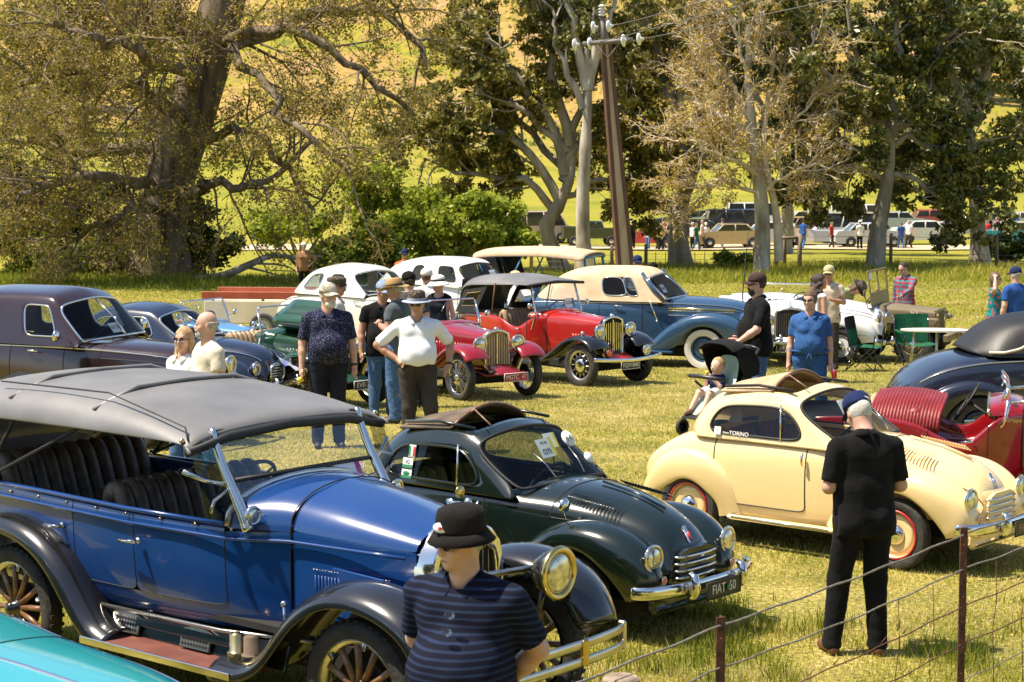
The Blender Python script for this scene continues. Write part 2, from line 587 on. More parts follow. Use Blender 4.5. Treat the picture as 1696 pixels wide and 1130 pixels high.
n = 26000
y = RNG.uniform(255, 560, n); x = RNG.uniform(-.33, .33, n) * y
q = vnoise(x, y, .05) * .6 + vnoise(x, y, .3) * .4
k = RNG.uniform(0, 1, n) < (q - .3) * 1.8; x, y, q = x[k], y[k], q[k]
o = blades('tussocks', x, y, RNG.uniform(.2, .9, len(x)), RNG.uniform(.5, 1.6, len(x)), np.clip(.40 + RNG.normal(0, .2, len(x)), 0, 1), gm, .9)
tag(o, 'dry tussocks dotted over the hillside', 'tussocks')

# ------------------------------------------------------------------ trees
bark_dark = mat('bark_dark', (.075, .055, .036), .95, c2=(.23, .175, .12), scale=3.5, bump=1.0, bscale=5, stretch=(1, 1, .13))
bark_mid = mat('bark_grey', (.20, .165, .12), .9, c2=(.42, .37, .29), scale=2.2, bump=.5, bscale=9, stretch=(1, 1, .22), detail=6)
bark_pale = mat('bark_pale', (.20, .165, .12), .85, c2=(.56, .50, .41), scale=1.9, bump=.3, stretch=(1, 1, .3), detail=6)
twig_pale = mat('twig_pale', (.48, .38, .26), .85, c2=(.70, .58, .42), scale=3)
twig_brown = mat('twig_brown', (.17, .115, .07), .9, c2=(.40, .30, .19), scale=3)

def tubes_np(paths, sides):
 """paths: list of (pts Nx3, radii N) -> verts, quads"""
 Vs = []; Fs = []; off = 0
 for P, R in paths:
  n = len(P)
  T = np.empty_like(P); T[1:-1] = P[2:] - P[:-2]; T[0] = P[1] - P[0]; T[-1] = P[-1] - P[-2]
  T /= np.linalg.norm(T, axis=1)[:, None] + 1e-9
  ref = np.array([0, 0, 1.]) if abs(T[0, 2]) < .9 else np.array([1., 0, 0])
  A = np.cross(T, ref); A /= np.linalg.norm(A, axis=1)[:, None] + 1e-9
  B = np.cross(T, A)
  ang = np.arange(sides) * 2 * pi / sides
  V = P[:, None] + R[:, None, None] * (A[:, None] * np.cos(ang)[None, :, None] + B[:, None] * np.sin(ang)[None, :, None])
  Vs.append(V.reshape(-1, 3))
  i, j = np.meshgrid(np.arange(n - 1), np.arange(sides), indexing='ij')
  j2 = (j + 1) % sides
  Fs.append((np.stack([i * sides + j, i * sides + j2, (i + 1) * sides + j2, (i + 1) * sides + j], -1).reshape(-1, 4)) + off)
  off += n * sides
 return np.concatenate(Vs), np.concatenate(Fs)

def grow(rng, p, d, length, r, lv, maxlv, prm, out, tips):
 """one limb and, recursively, its side limbs"""
 seg = prm['seg'][min(lv, len(prm['seg']) - 1)]
 wob = prm['wob'][min(lv, len(prm['wob']) - 1)]
 trop = prm['trop'][min(lv, len(prm['trop']) - 1)]
 n = max(3, int(seg))
 P = [p.copy()]; D = [d.copy()]
 st = length / n
 for i in range(n):
  d = d + rng.normal(0, wob, 3) + np.array([0, 0, trop])
  d /= np.linalg.norm(d)
  p = p + d * st
  P.append(p.copy()); D.append(d.copy())
 P = np.array(P)
 taper = prm['taper'][min(lv, len(prm['taper']) - 1)]
 R = r * (1 - (1 - taper) * np.linspace(0, 1, n + 1))
 out.append((lv, P, R))
 if lv >= maxlv:
  tips.append((P, R)); return
 nb = prm['n'][min(lv, len(prm['n']) - 1)]
 start = prm['start'][min(lv, len(prm['start']) - 1)]
 for k in range(nb):
  t = start + (1 - start) * (k + rng.uniform(0, 1)) / nb
  t = min(t, .999)
  f = t * n; i = int(f); w = f - i
  q = P[i] * (1 - w) + P[min(i + 1, n)] * w
  dd = D[min(i + 1, n)]
  perp = rng.normal(0, 1, 3); perp -= dd * perp.dot(dd); perp /= np.linalg.norm(perp) + 1e-9
  a = rng.uniform(*prm['ang'][min(lv, len(prm['ang']) - 1)])
  nd = dd * cos(a) + perp * sin(a)
  sc = prm['len'][min(lv, len(prm['len']) - 1)]
  grow(rng, q, nd, length * sc * rng.uniform(.7, 1.25) * (1.15 - .5 * t), max(R[i] * prm['rad'][min(lv, len(prm['rad']) - 1)], prm['rmin']), lv + 1, maxlv, prm, out, tips)

def leaves_np(rng, C, n_per, spread, size, flat=.5, droop=0.0, elong=1.6, shade=None):
 """clusters of leaf quads (diamonds) about the centres C"""
 n = len(C) * n_per
 c = np.repeat(C, n_per, axis=0)
 o = rng.normal(0, 1, (n, 3)); o /= np.linalg.norm(o, axis=1)[:, None]
 rr = spread * rng.uniform(0, 1, n) ** .6
 o = o * rr[:, None]; o[:, 2] *= flat; o[:, 2] -= droop * rng.uniform(0, 1, n)
 c = c + o
 t = rng.normal(0, 1, (n, 3)); t[:, 2] -= droop * 2
 t /= np.linalg.norm(t, axis=1)[:, None]
 u = rng.normal(0, 1, (n, 3)); u -= t * (u * t).sum(1)[:, None]; u /= np.linalg.norm(u, axis=1)[:, None]
 s = size * rng.uniform(.6, 1.35, n)
 t = t * (s * elong * .5)[:, None]; u = u * (s * .5)[:, None]
 V = np.stack([c - t, c + u, c + t, c - u], 1).reshape(-1, 3)
 F = np.arange(n * 4).reshape(-1, 4)
 cl = np.repeat(rng.normal(0, .13, len(C)), n_per)
 r = np.clip(.5 + cl + rng.normal(0, .17, n), 0, 1)
 return V, F, r

def make_tree(name, base, parts, leafs, trunk_m, limb_m, twig_m, leaf_m, label, cat='tree', group=None, leaf_kind='foliage'):
 """parts: (lv, P, R) list in world coordinates relative to base"""
 root = empty(name, base, 0, label, cat, group)
 lv = {}
 for l, P, R in parts: lv.setdefault(min(l, 3), []).append((P, R))
 sides = {0: 14, 1: 8, 2: 5, 3: 3}
 nm = {0: 'trunk', 1: 'limb', 2: 'branches', 3: 'twigs'}
 ms = {0: trunk_m, 1: limb_m, 2: limb_m, 3: twig_m}
 for l in sorted(lv):
  if l in (0, 1) and len(lv[l]) <= 14:
   for pr in lv[l]:
    V, F = tubes_np([pr], sides[l]); link(nm[l], arrmesh(nm[l], V, F), ms[l], root)
  else:
   V, F = tubes_np(lv[l], sides[l])
   o = link(nm[l], arrmesh(nm[l], V, F), ms[l], root)
   tag(o, kind='stuff')
 for V, F, r in leafs:
  o = link(leaf_kind, arrmesh(leaf_kind, V, F, r), leaf_m, root, smooth=False)
  tag(o, kind='stuff')
 return root

def curve_pts(ctrl, n):
 """smooth curve through control points"""
 C = np.array(ctrl, dtype=float)
 C = np.vstack([2 * C[0] - C[1], C, 2 * C[-1] - C[-2]])
 out = []
 m = len(C) - 3
 for i in range(n):
  t = i / (n - 1) * m
  k = min(int(t), m - 1); u = t - k
  p0, p1, p2, p3 = C[k:k + 4]
  out.append(.5 * ((2 * p1) + (-p0 + p2) * u + (2 * p0 - 5 * p1 + 4 * p2 - p3) * u * u + (-p0 + 3 * p1 - 3 * p2 + p3) * u ** 3))
 return np.array(out)

def px2(px, py, d):
 """direction helper for laying out limbs: metres right and up of camera axis at distance d"""
 v = ray(px, py); k = d / v.y
 return np.array([v.x * k, d, CAM_Z + v.z * k])

# --- the old poplar on the left ------------------------------------------------
rng = np.random.default_rng(3)
B = px2(262, 470, 77.0); B[2] = ztf(B[0], B[1]) - .1
def rel(px, py, dy=0.0): return px2(px, py, 77.0 + dy) - B
trk = curve_pts([rel(258, 476), rel(262, 400), rel(280, 300), rel(318, 180), rel(350, 80), rel(378, -30), rel(395, -140), rel(420, -260)], 26)
tr_r = np.interp(np.linspace(0, 1, 26), [0, .06, .2, .45, .7, 1], [1.30, 1.02, .98, .95, .80, .42])
parts = [(0, trk, tr_r)]
# root flare and side stem
for ctrl, r0, r1 in (([rel(255, 478), rel(235, 440), rel(222, 478, -.6)], .35, .25), ([rel(300, 478, -.3), rel(300, 430), rel(288, 380)], .5, .3),):
 P = curve_pts(ctrl, 8); parts.append((1, P, np.linspace(r0, r1, 8)))
poplar_prm = dict(seg=[10, 9, 7, 6, 5], wob=[.1, .13, .17, .2, .22], trop=[0, -.01, -.02, -.03, -.02], taper=[.5, .35, .3, .3, .3],
     n=[0, 9, 7, 6, 0], start=[0, .15, .12, .1], ang=[(.5, .9), (.5, 1.1), (.5, 1.1), (.5, 1.1)], len=[.6, .5, .48, .5], rad=[.5, .48, .5, .55], rmin=.012)
limbs = [
 ([rel(352, 90), rel(420, 60, 1), rel(520, 20, 2), rel(640, 30, 2), rel(720, 110, 1)], .34),
 ([rel(350, 100), rel(450, 45, -2), rel(560, 90, -3), rel(690, 190, -3)], .26),
 ([rel(300, 240), rel(350, 225, -1.5), rel(410, 222, -2.5), rel(470, 280, -3), rel(520, 350, -3)], .24),
 ([rel(300, 320, -.5), rel(360, 305, -2), rel(430, 310, -3), rel(520, 230, -3)], .24),
 ([rel(340, 120), rel(290, 60, -1), rel(230, 20, -2), rel(130, -20, -2)], .34),
 ([rel(310, 200), rel(240, 150, -3), rel(150, 120, -5), rel(30, 140, -6)], .32),
 ([rel(300, 260), rel(220, 240, 1), rel(120, 250, 2), rel(10, 230, 1)], .30),
 ([rel(280, 310), rel(210, 300, -4), rel(130, 290, -6), rel(30, 330, -7)], .28),
 ([rel(275, 350), rel(230, 345, -3), rel(170, 370, -5), rel(110, 400, -5)], .20),
 ([rel(330, 150), rel(300, 40, 2), rel(290, -60, 3)], .30),
 ([rel(370, 0), rel(450, -60), rel(560, -70, -2), rel(650, -20, -2)], .30),
 ([rel(310, 230), rel(250, 200, 4), rel(160, 180, 6), rel(60, 190, 8)], .28),
 ([rel(330, 150), rel(260, 100, -5), rel(170, 60, -7), rel(90, 40, -8)], .28),
 ([rel(360, 60), rel(430, 130, -3), rel(500, 210, -5), rel(590, 290, -5)], .22),
 ([rel(385, -80), rel(300, -100, -3), rel(180, -60, -4), rel(60, -30, -4)], .3),
]
tips = []
for ctrl, r0 in limbs:
 P = curve_pts(ctrl, 14); P[1:] += rng.normal(0, .13, (13, 3))
 parts.append((1, P, np.linspace(r0, r0 * .35, 14)))
 L_ = np.linalg.norm(np.diff(P, axis=0), axis=1).sum()
 nn = 17 if (P[-1][0] + B[0]) < px2(500, 0, 77)[0] else 10
 for k in range(nn):
  t = .12 + .88 * (k + rng.uniform()) / nn
  i = min(int(t * 13), 12); q = P[i] + (P[i + 1] - P[i]) * rng.uniform()
  dd = P[i + 1] - P[i]; dd /= np.linalg.norm(dd)
  pr = rng.normal(0, 1, 3); pr -= dd * pr.dot(dd); pr /= np.linalg.norm(pr)
  a = rng.uniform(.5, 1.2); nd = dd * cos(a) + pr * sin(a)
  sub = []
  grow(rng, q, nd, rng.uniform(2.2, 4.4), max(.04, r0 * .22), 2, 4, poplar_prm, sub, tips)
  parts += sub
pts = np.concatenate([np.concatenate([P[1::2], P[-1:]]) for P, R in tips])
pts = pts[rng.uniform(size=len(pts)) < .68]
lv_ = leaves_np(rng, pts, 4, .30, .080, flat=.9, elong=1.25)
popm = leafmat('poplar_leaf', [(.07, .085, .013), (.15, .15, .02), (.27, .22, .03), (.40, .29, .05), (.40, .25, .07)], .42)
print('poplar', len(parts), len(pts))
make_tree('poplar_tree', tuple(B), parts, [lv_], bark_dark, bark_dark, twig_brown, popm,
   'huge old poplar with dark furrowed leaning trunk and small yellow green leaves on the left', 'tree')

# --- gum trees ---------------------------------------------------------------
gum_prm = dict(seg=[12, 9, 7, 5, 4], wob=[.06, .16, .2, .22], trop=[.02, .05, .03, .0], taper=[.5, .4, .35, .3],
    n=[7, 6, 5, 4, 0], start=[.4, .35, .3, .2], ang=[(.5, .9), (.4, 1.0), (.5, 1.1), (.5, 1.1)], len=[.55, .55, .5, .5], rad=[.5, .5, .5, .5], rmin=.012)
gum_cols = [(.025, .037, .01), (.062, .08, .018), (.13, .14, .03), (.23, .21, .045), (.36, .29, .08)]
gum_leaf = leafmat('gum_leaf', gum_cols, .22, .38)
gum_leaf2 = leafmat('gum_leaf_olive', [(.04, .048, .012), (.10, .105, .02), (.20, .185, .032), (.33, .265, .048), (.46, .35, .09)], .3, .5)
def gum(px, d, limbs, trunk, r0, seed, leafm, label, clump=30, spread=.62, lsize=.15, extra=None, trunkm=None, nside=9, base_py=None, top=.35, lv=4, llen=(1.6, 3.2)):
 rng = np.random.default_rng(seed)
 B = px2(px, 400, d); B[2] = ztf(B[0], B[1]) - .08
 def rl(p):
  dy = p[2] if len(p) > 2 else 0
  return px2(p[0], p[1], d + dy) - B
 T = curve_pts([np.zeros(3)] + [rl(p) for p in trunk], 18)
 parts = [(0, T, np.interp(np.linspace(0, 1, 18), [0, .08, 1], [r0 * 1.35, r0, r0 * top]) * (1 + rng.uniform(-.11, .11, 18)))]
 tips = []
 for L in limbs:
  P = curve_pts([rl(p) for p in L[:-1]], 12); P[1:] += rng.normal(0, .10, (11, 3))
  rr = L[-1] * 1.2
  parts.append((1, P, np.linspace(rr, rr * .3, 12)))
  for k in range(nside):
   t = .2 + .8 * (k + rng.uniform()) / nside
   i = min(int(t * 11), 10); q = P[i] + (P[i + 1] - P[i]) * rng.uniform()
   dd = P[i + 1] - P[i]; dd /= np.linalg.norm(dd)
   pr = rng.normal(0, 1, 3); pr -= dd * pr.dot(dd); pr /= np.linalg.norm(pr)
   a = rng.uniform(.4, 1.2); nd = dd * cos(a) + pr * sin(a)
   sub = []
   grow(rng, q, nd, rng.uniform(*llen), max(.03, rr * .3), 2, lv, gum_prm, sub, tips)
   parts += sub
 pts = np.concatenate([P[-2:] for P, R in tips])
 m_ = min(1500, int(len(pts) * .40)); pts = pts[rng.choice(len(pts), m_, replace=False)]
 lv_ = leaves_np(rng, pts, int(clump * 1.35), spread * .80, lsize, flat=.55, droop=.18, elong=2.1)
 print('gum', px, len(parts), len(pts) * clump)
 return make_tree('gum_tree', tuple(B), parts, [lv_], trunkm or bark_mid, trunkm or bark_mid, twig_pale, leafm, label)

gum(930, 92, [
 [(925, 330), (890, 260), (830, 220), (760, 200), (700, 210), .20],
 [(918, 350), (880, 300), (820, 290), (750, 280), (700, 262), .17],
 [(935, 290), (900, 180), (850, 120), (800, 60), .22],
 [(945, 240), (920, 130), (900, 40), (880, -40), .22],
 [(930, 300), (960, 230), (1000, 180), (1050, 200), .18],
 [(925, 330), (975, 305), (1030, 300), (1070, 320), .14],
 [(940, 250), (860, 180), (790, 170), (740, 230), .16],
 [(945, 220), (990, 120), (1010, 60, 2), .16],
 [(935, 280, 1), (800, 130, 3), (760, 60, 4), .16],
 ], [(905, 380), (925, 340), (945, 290), (950, 220)], .42, 11, gum_leaf2,
 'spreading gum tree with brownish olive crown and forked grey trunk left of the power pole', clump=32, spread=.55, lsize=.13)
gum(968, 88, [
 [(972, 150), (955, 60), (940, -20), (930, -90), .2],
 [(975, 150), (990, 60), (985, -20), (1000, -100), .22],
 [(965, 180), (935, 110), (920, 50), (905, 0), .14],
 [(975, 120), (1010, 40), (1030, -30), .13],
 ], [(965, 340), (970, 240), (974, 150), (972, 80)], .36, 12, gum_leaf,
 'tall straight pale gum trunk just left of the power pole', clump=14, spread=.5, lsize=.13, trunkm=bark_pale, nside=4)
gum(1128, 96, [
 [(1140, 300), (1120, 200), (1090, 100), (1070, 0), .25],
 [(1145, 290), (1160, 180), (1150, 60), (1140, -50), .25],
 [(1138, 300), (1090, 210), (1060, 150), (1045, 60), .2],
 [(1142, 300), (1200, 200), (1230, 100), (1260, 0), .2],
 [(1140, 310), (1100, 270), (1050, 260), (1010, 280), .12],
 [(1140, 250, 1), (1110, 130, 3), (1120, 20, 4), .2],
 ], [(1122, 360), (1140, 300), (1150, 240), (1155, 180)], .50, 13, gum_leaf2,
 'thick grey gum trunk right of the power pole with the walkers behind', clump=26, spread=.55, lsize=.13, nside=8)
gum(1450, 90, [
 [(1478, 225), (1510, 190), (1540, 130), (1560, 60), .24],
 [(1475, 225), (1440, 175), (1420, 100), (1400, 20), .22],
 [(1475, 235), (1430, 190), (1360, 180), (1300, 150), .14],
 [(1480, 225), (1480, 140), (1490, 60), (1470, -40), .2],
 [(1478, 240), (1520, 230), (1570, 250), (1620, 240), .13],
 [(1470, 300), (1420, 275), (1370, 280), (1320, 300), .13],
 [(1470, 290), (1520, 300), (1560, 330), (1600, 320), .13],
 [(1478, 220, 1), (1400, 90, 3), (1340, 30, 4), .18],
 [(1478, 220, 1), (1570, 110, 3), (1640, 40, 4), .18],
 [(1440, 190, -1), (1350, 110, -3), (1290, 80, -4), .16],
 [(1470, 280, 1.5), (1400, 240, 4), (1350, 220, 5), .16],
 ], [(1455, 380), (1468, 310), (1474, 270), (1478, 225)], .42, 14, gum_leaf,
 'large gum tree with pale forked limbs and dense dark green crown behind the field jeep', clump=32, spread=.6, lsize=.14, nside=10)
gum(1625, 98, [
 [(1605, 200), (1580, 130), (1560, 50), (1540, -40), .26],
 [(1610, 180), (1640, 110), (1680, 60), (1730, 20), .24],
 [(1605, 170), (1610, 90), (1600, 0), .22],
 [(1612, 250), (1660, 230), (1710, 250), (1760, 230), .15],
 [(1615, 300), (1560, 275), (1540, 290), (1510, 280), .14],
 [(1610, 190, 2), (1660, 140, 4), (1700, 120, 5), .18],
 [(1612, 260, 2), (1560, 230, 4), (1520, 200, 5), .16],
 ], [(1618, 350), (1612, 280), (1606, 220), (1604, 160)], .44, 15, gum_leaf,
 'gum tree at the right edge with pale upright limbs above the fence', clump=23, spread=.6, lsize=.14, nside=9)
gum(1300, 112, [
 [(1290, 250), (1250, 150), (1230, 50), (1200, -30), .22],
 [(1300, 240), (1330, 140), (1350, 50), (1330, -40), .22],
 [(1300, 280), (1350, 230), (1400, 200), (1440, 210), .16],
 [(1295, 280), (1240, 240), (1200, 230), (1170, 250), .14],
 [(1300, 200), (1290, 100), (1290, 0), .2],
 ], [(1305, 360), (1298, 290), (1298, 220)], .40, 16, gum_leaf,
 'dark gum tree standing behind the pale bare branched tree', clump=20, spread=.62, lsize=.16, nside=8, trunkm=bark_mid)

# --- half bare tree with pale twigs and rusty leaves ----------------------------
rng = np.random.default_rng(21)
d0 = 86
bare_prm = dict(seg=[10, 9, 7, 6, 5], wob=[.06, .12, .15, .18], trop=[.03, .04, .02, .0], taper=[.5, .35, .3, .3],
    n=[8, 8, 7, 6, 0], start=[.3, .2, .15, .15], ang=[(.4, .8), (.4, .9), (.4, 1.0), (.5, 1.1)], len=[.5, .52, .5, .5], rad=[.5, .5, .5, .6], rmin=.019)
B = px2(1262, 430, d0); B[2] = ztf(B[0], B[1]) - .1
def rel(px, py, dy=0.0): return px2(px, py, d0 + dy) - B
T = curve_pts([np.zeros(3), rel(1262, 350), rel(1250, 250), rel(1240, 150), rel(1240, 40)], 16)
parts = [(0, T, np.linspace(.38, .13, 16))]
T2 = curve_pts([rel(1290, 432), rel(1285, 350), rel(1265, 250), rel(1275, 140), rel(1290, 40)], 14)
parts.append((1, T2, np.linspace(.2, .07, 14)))
tips = []
for ctrl, r0 in [([rel(1250, 260), rel(1200, 200, -1), rel(1150, 170, -1)], .13), ([rel(1255, 290), rel(1190, 250, -2), rel(1120, 230, -2)], .12), ([rel(1245, 200), rel(1190, 120), rel(1150, 60)], .13),
     ([rel(1240, 140), rel(1220, 60), rel(1200, -10)], .12), ([rel(1258, 320), rel(1200, 300, -1), rel(1150, 310, -1)], .1), ([rel(1265, 270), rel(1310, 210), rel(1350, 150)], .12),
     ([rel(1262, 320), rel(1320, 280, -1), rel(1370, 270, -1)], .1), ([rel(1270, 180), rel(1320, 110), rel(1350, 60)], .12), ([rel(1245, 100), rel(1270, 20), rel(1290, -40)], .1),
     ([rel(1245, 220), rel(1170, 180, 2), rel(1130, 120, 2)], .12)]:
 P = curve_pts(ctrl, 10); P[1:] += rng.normal(0, .08, (9, 3))
 parts.append((1, P, np.linspace(r0, r0 * .3, 10)))
 for k in range(11):
  t = .1 + .9 * (k + rng.uniform()) / 11
  i = min(int(t * 9), 8); q = P[i]
  dd = P[i + 1] - P[i]; dd /= np.linalg.norm(dd)
  pr = rng.normal(0, 1, 3); pr -= dd * pr.dot(dd); pr /= np.linalg.norm(pr)
  a = rng.uniform(.4, 1.0)
  sub = []
  grow(rng, q, dd * cos(a) + pr * sin(a), rng.uniform(1.5, 2.8), .035, 2, 4, bare_prm, sub, tips)
  parts += sub
pts = np.concatenate([P[1:] for P, R in tips]); pts = pts[rng.uniform(size=len(pts)) < .24]
lf = leaves_np(rng, pts, 3, .24, .095, flat=.8, elong=1.3)
rust = leafmat('rusty_leaf', [(.16, .15, .02), (.32, .24, .03), (.46, .31, .05), (.52, .36, .08), (.34, .26, .08)], .35)
print('bare', len(parts), len(pts))
make_tree('half_bare_tree', tuple(B), parts, [lf], bark_pale, twig_pale, twig_pale, rust,
   'half bare tree with pale tangled twigs and rusty leaves between the gums')

# --- undergrowth, shrubs in the gully ------------------------------------------
def shrub(name, px, py, d, rx, rz, seed, leafm, label, n=900, per=22, lsize=.11, ry=None, group=None, cat='shrub', stems=14):
 rng = np.random.default_rng(seed)
 C = px2(px, py, d); gz = ztf(C[0], C[1])
 Bs = np.array([C[0], C[1], gz])
 hc = max(C[2] - gz, rz * .8)
 ry = ry or rx * .7
 lob = rng.uniform(-.85, .85, (16, 3)); lr = rng.uniform(.16, .5, 16)
 k = rng.integers(0, 16, n)
 o = rng.normal(0, 1, (n, 3)); o /= np.linalg.norm(o, axis=1)[:, None]
 o *= rng.uniform(.4, 1, n)[:, None] ** .5
 pts = (lob[k] + o * lr[k][:, None]) * np.array([rx, ry, rz]) * .95 + np.array([0, 0, hc])
 pts = pts[pts[:, 2] > .1]
 V, F, r = leaves_np(rng, pts, int(per * .62), .30 * (lsize / .11), lsize * 1.35, flat=.8, elong=1.4)
 paths = []
 for i in range(stems):
  tgt = pts[rng.integers(len(pts))]
  paths.append((curve_pts([rng.uniform(-.3, .3, 3) * np.array([1, 1, 0]), tgt * np.array([.5, .5, .55]) + rng.normal(0, .2, 3) * .5, tgt], 7), np.linspace(.06, .015, 7)))
 root = empty(name, tuple(Bs), 0, label, cat, group)
 SV, SF = tubes_np(paths, 4)
 tag(link('stems', arrmesh('stems', SV, SF), twig_brown, root), kind='stuff')
 tag(link('foliage', arrmesh('foliage', V, F, r), leafm, root, smooth=False), kind='stuff')
 return root
lime = leafmat('lime_leaf', [(.07, .10, .012), (.20, .26, .022), (.40, .45, .045), (.58, .58, .10)], .5)
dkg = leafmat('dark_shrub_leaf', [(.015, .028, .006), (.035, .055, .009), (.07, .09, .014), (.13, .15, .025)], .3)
midg = leafmat('mid_shrub_leaf', [(.07, .11, .012), (.15, .20, .018), (.27, .32, .03), (.40, .42, .06)], .4)
for a in [
 ('leafy_shrub', 650, 345, 84, 1.9, 1.6, 31, lime, 'lime green leafy shrub with the tallest top behind the white cars', 700),
 ('leafy_shrub', 735, 375, 82, 2.4, 1.4, 32, lime, 'lime green shrub directly behind the man in the orange shirt', 900),
 ('leafy_shrub', 815, 370, 83, 2.0, 1.4, 33, lime, 'pale lime shrub at the foot of the spreading gum tree', 700),
 ('leafy_shrub', 590, 415, 80, 2.0, 1.2, 34, midg, 'green shrub behind the woman in the brown jumper', 650),
 ('leafy_shrub', 500, 385, 92, 2.4, 1.0, 35, lime, 'small light green shrub above the fallen branch', 600),
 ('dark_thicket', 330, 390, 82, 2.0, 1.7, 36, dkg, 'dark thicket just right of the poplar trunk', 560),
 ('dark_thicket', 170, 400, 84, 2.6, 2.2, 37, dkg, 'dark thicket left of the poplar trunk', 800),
 ('leafy_shrub', 40, 400, 82, 2.6, 1.7, 38, midg, 'mid green shrub at the left edge below the poplar', 900),
 ('leafy_shrub', 120, 440, 79, 1.9, .9, 39, midg, 'low green shrub behind the brown sedan roof', 500),
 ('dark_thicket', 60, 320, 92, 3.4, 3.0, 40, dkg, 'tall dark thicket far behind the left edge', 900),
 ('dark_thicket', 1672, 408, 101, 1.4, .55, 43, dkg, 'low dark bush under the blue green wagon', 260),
 ('dark_thicket', 1215, 432, 93, .8, .3, 44, midg, 'little green bush at the foot of the pale bare tree', 110),
]:
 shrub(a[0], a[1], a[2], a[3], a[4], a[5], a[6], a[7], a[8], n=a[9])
# trees on the hillside, their crowns in the top of the picture
for i, (px, py, d, rx, rz, lm) in enumerate([(1085, 60, 330, 9, 12, gum_leaf), (870, -30, 350, 9, 9, gum_leaf), (1620, 120, 320, 13, 11, gum_leaf2), (60, 200, 300, 14, 14, gum_leaf2)]):
 rl_ = ['dark gum high on the hill behind the power pole', 'dark gum on the hill crest left of the tall pale trunk', 'olive gum on the hill at the right edge', 'olive gum on the hill behind the old poplar'][i]
 shrub('hill_tree', px, py, d, rx * .8, rz * .8, 60 + i, lm, rl_, n=420, per=16, lsize=.55, cat='tree', stems=8)

# fallen branch by the poplar
fb = MB()
P = curve_pts([px2(290, 468, 76), px2(360, 460, 75.5), px2(410, 440, 75.5), px2(450, 424, 76), px2(500, 428, 76.5), px2(530, 424, 77)], 22)
fb.tube([tuple(p) for p in P], list(np.linspace(.20, .05, 22)), 9)
for a, b_, c_, r in (((405, 442), (440, 450), (480, 462), .06), ((420, 436), (470, 440), (500, 455), .05), ((450, 425), (470, 405), (480, 395), .04), ((480, 426), (500, 445), (515, 460), .04), ((440, 427), (425, 410), (432, 396), .035), ((360, 459), (350, 448), (345, 440), .03)):
 P = curve_pts([px2(*a, 75.8), px2(*b_, 75.6), px2(*c_, 75.4)], 9)
 fb.tube([tuple(p) for p in P], list(np.linspace(r, .015, 9)), 6)
tag(fb.obj('fallen_branch', bark_pale), 'bleached fallen branch lying right of the poplar trunk', 'branch')
# ------------------------------------------------------------------ car materials
chrome = mat('chrome', (.75, .73, .68), .10, 1.0, c2=(.82, .80, .76), scale=5, bump=.05, bscale=3)
chrome_dull = mat('chrome_dull', (.55, .52, .46), .28, 1.0, c2=(.68, .65, .6), scale=6)
brass = mat('brass', (.62, .46, .16), .2, 1.0, c2=(.75, .6, .3), scale=6)
rubber = mat('rubber', (.018, .017, .016), .75, c2=(.045, .04, .035), scale=9, bump=.3)
seal = mat('rubber_seal', (.012, .012, .012), .6)
black_paint = paint('black_enamel', (.008, .008, .009), .2, .9, .04)
under = mat('underside', (.012, .011, .010), .9)
whitewall = mat('whitewall', (.70, .66, .58), .6, c2=(.62, .57, .48), scale=6)
lens = mat('lamp_lens', (.42, .40, .32), .16, .85, c2=(.85, .82, .70), scale=16, coat=1.0, stretch=(1, 1, .25))
lens_amber = mat('amber_lens', (.65, .12, .02), .2, coat=1.0)
glass_m = glass('window_glass', (.86, .9, .88), .3)
glass_clear = glass('clear_glass', (.94, .95, .93), .12)
glass_dk = glass('tinted_window_glass', (.55, .58, .55))
perspex = glass('old_perspex', (.72, .74, .74))
leather_br = mat('leather_brown', (.05, .032, .02), .4, c2=(.13, .09, .06), scale=14, bump=.3)
leather_tan = mat('leather_tan', (.26, .17, .09), .5, c2=(.36, .25, .14), scale=10, bump=.2)
leather_red = mat('leather_red', (.16, .008, .010), .5, c2=(.24, .02, .02), scale=5, bump=.2)
cloth_dark = mat('trim_dark', (.02, .018, .016), .9, c2=(.05, .045, .04), scale=10)
cloth_yel = mat('trim_mustard', (.20, .17, .02), .8, c2=(.30, .26, .05), scale=10)
canvas_tan = mat('canvas_tan', (.52, .36, .22), .9, c2=(.62, .46, .30), scale=4, bump=.25, bscale=5)
canvas_blk = mat('canvas_black', (.009, .0085, .0085), .5, c2=(.018, .017, .016), scale=2.5, bump=.25, bscale=4)
canvas_gry = mat('canvas_charcoal', (.115, .11, .105), .45, c2=(.165, .157, .15), scale=2.0, bump=.35, bscale=2.5, spec=.9)
wood = mat('varnished_wood', (.13, .055, .022), .4, c2=(.24, .12, .055), scale=5, stretch=(1, 1, 4), coat=.4)
paper = mat('paper_white', (.78, .78, .76), .6)
ink = mat('ink_black', (.02, .02, .02), .6)
plate_white = mat('plate_white', (.75, .73, .66), .4)

# ------------------------------------------------------------------ control cages for bodywork
def bspl_closed(C, n=5):
 out = []
 m = len(C)
 for i in range(m):
  p = [np.array(C[(i + k) % m]) for k in (-1, 0, 1, 2)]
  for k in range(n):
   t = k / n
   out.append((p[0] * (1 - t) ** 3 + p[1] * (3 * t ** 3 - 6 * t * t + 4) + p[2] * (-3 * t ** 3 + 3 * t * t + 3 * t + 1) + p[3] * t ** 3) / 6)
 return out
def bspl_open(C, n=5):
 C = [np.array(c, float) for c in C]
 C = [2 * C[0] - C[1]] + C + [2 * C[-1] - C[-2]]
 out = []
 for i in range(len(C) - 3):
  p = C[i:i + 4]
  for k in range(n + (1 if i == len(C) - 4 else 0)):
   t = k / n
   out.append((p[0] * (1 - t) ** 3 + p[1] * (3 * t ** 3 - 6 * t * t + 4) + p[2] * (-3 * t ** 3 + 3 * t * t + 3 * t + 1) + p[3] * t ** 3) / 6)
 return out

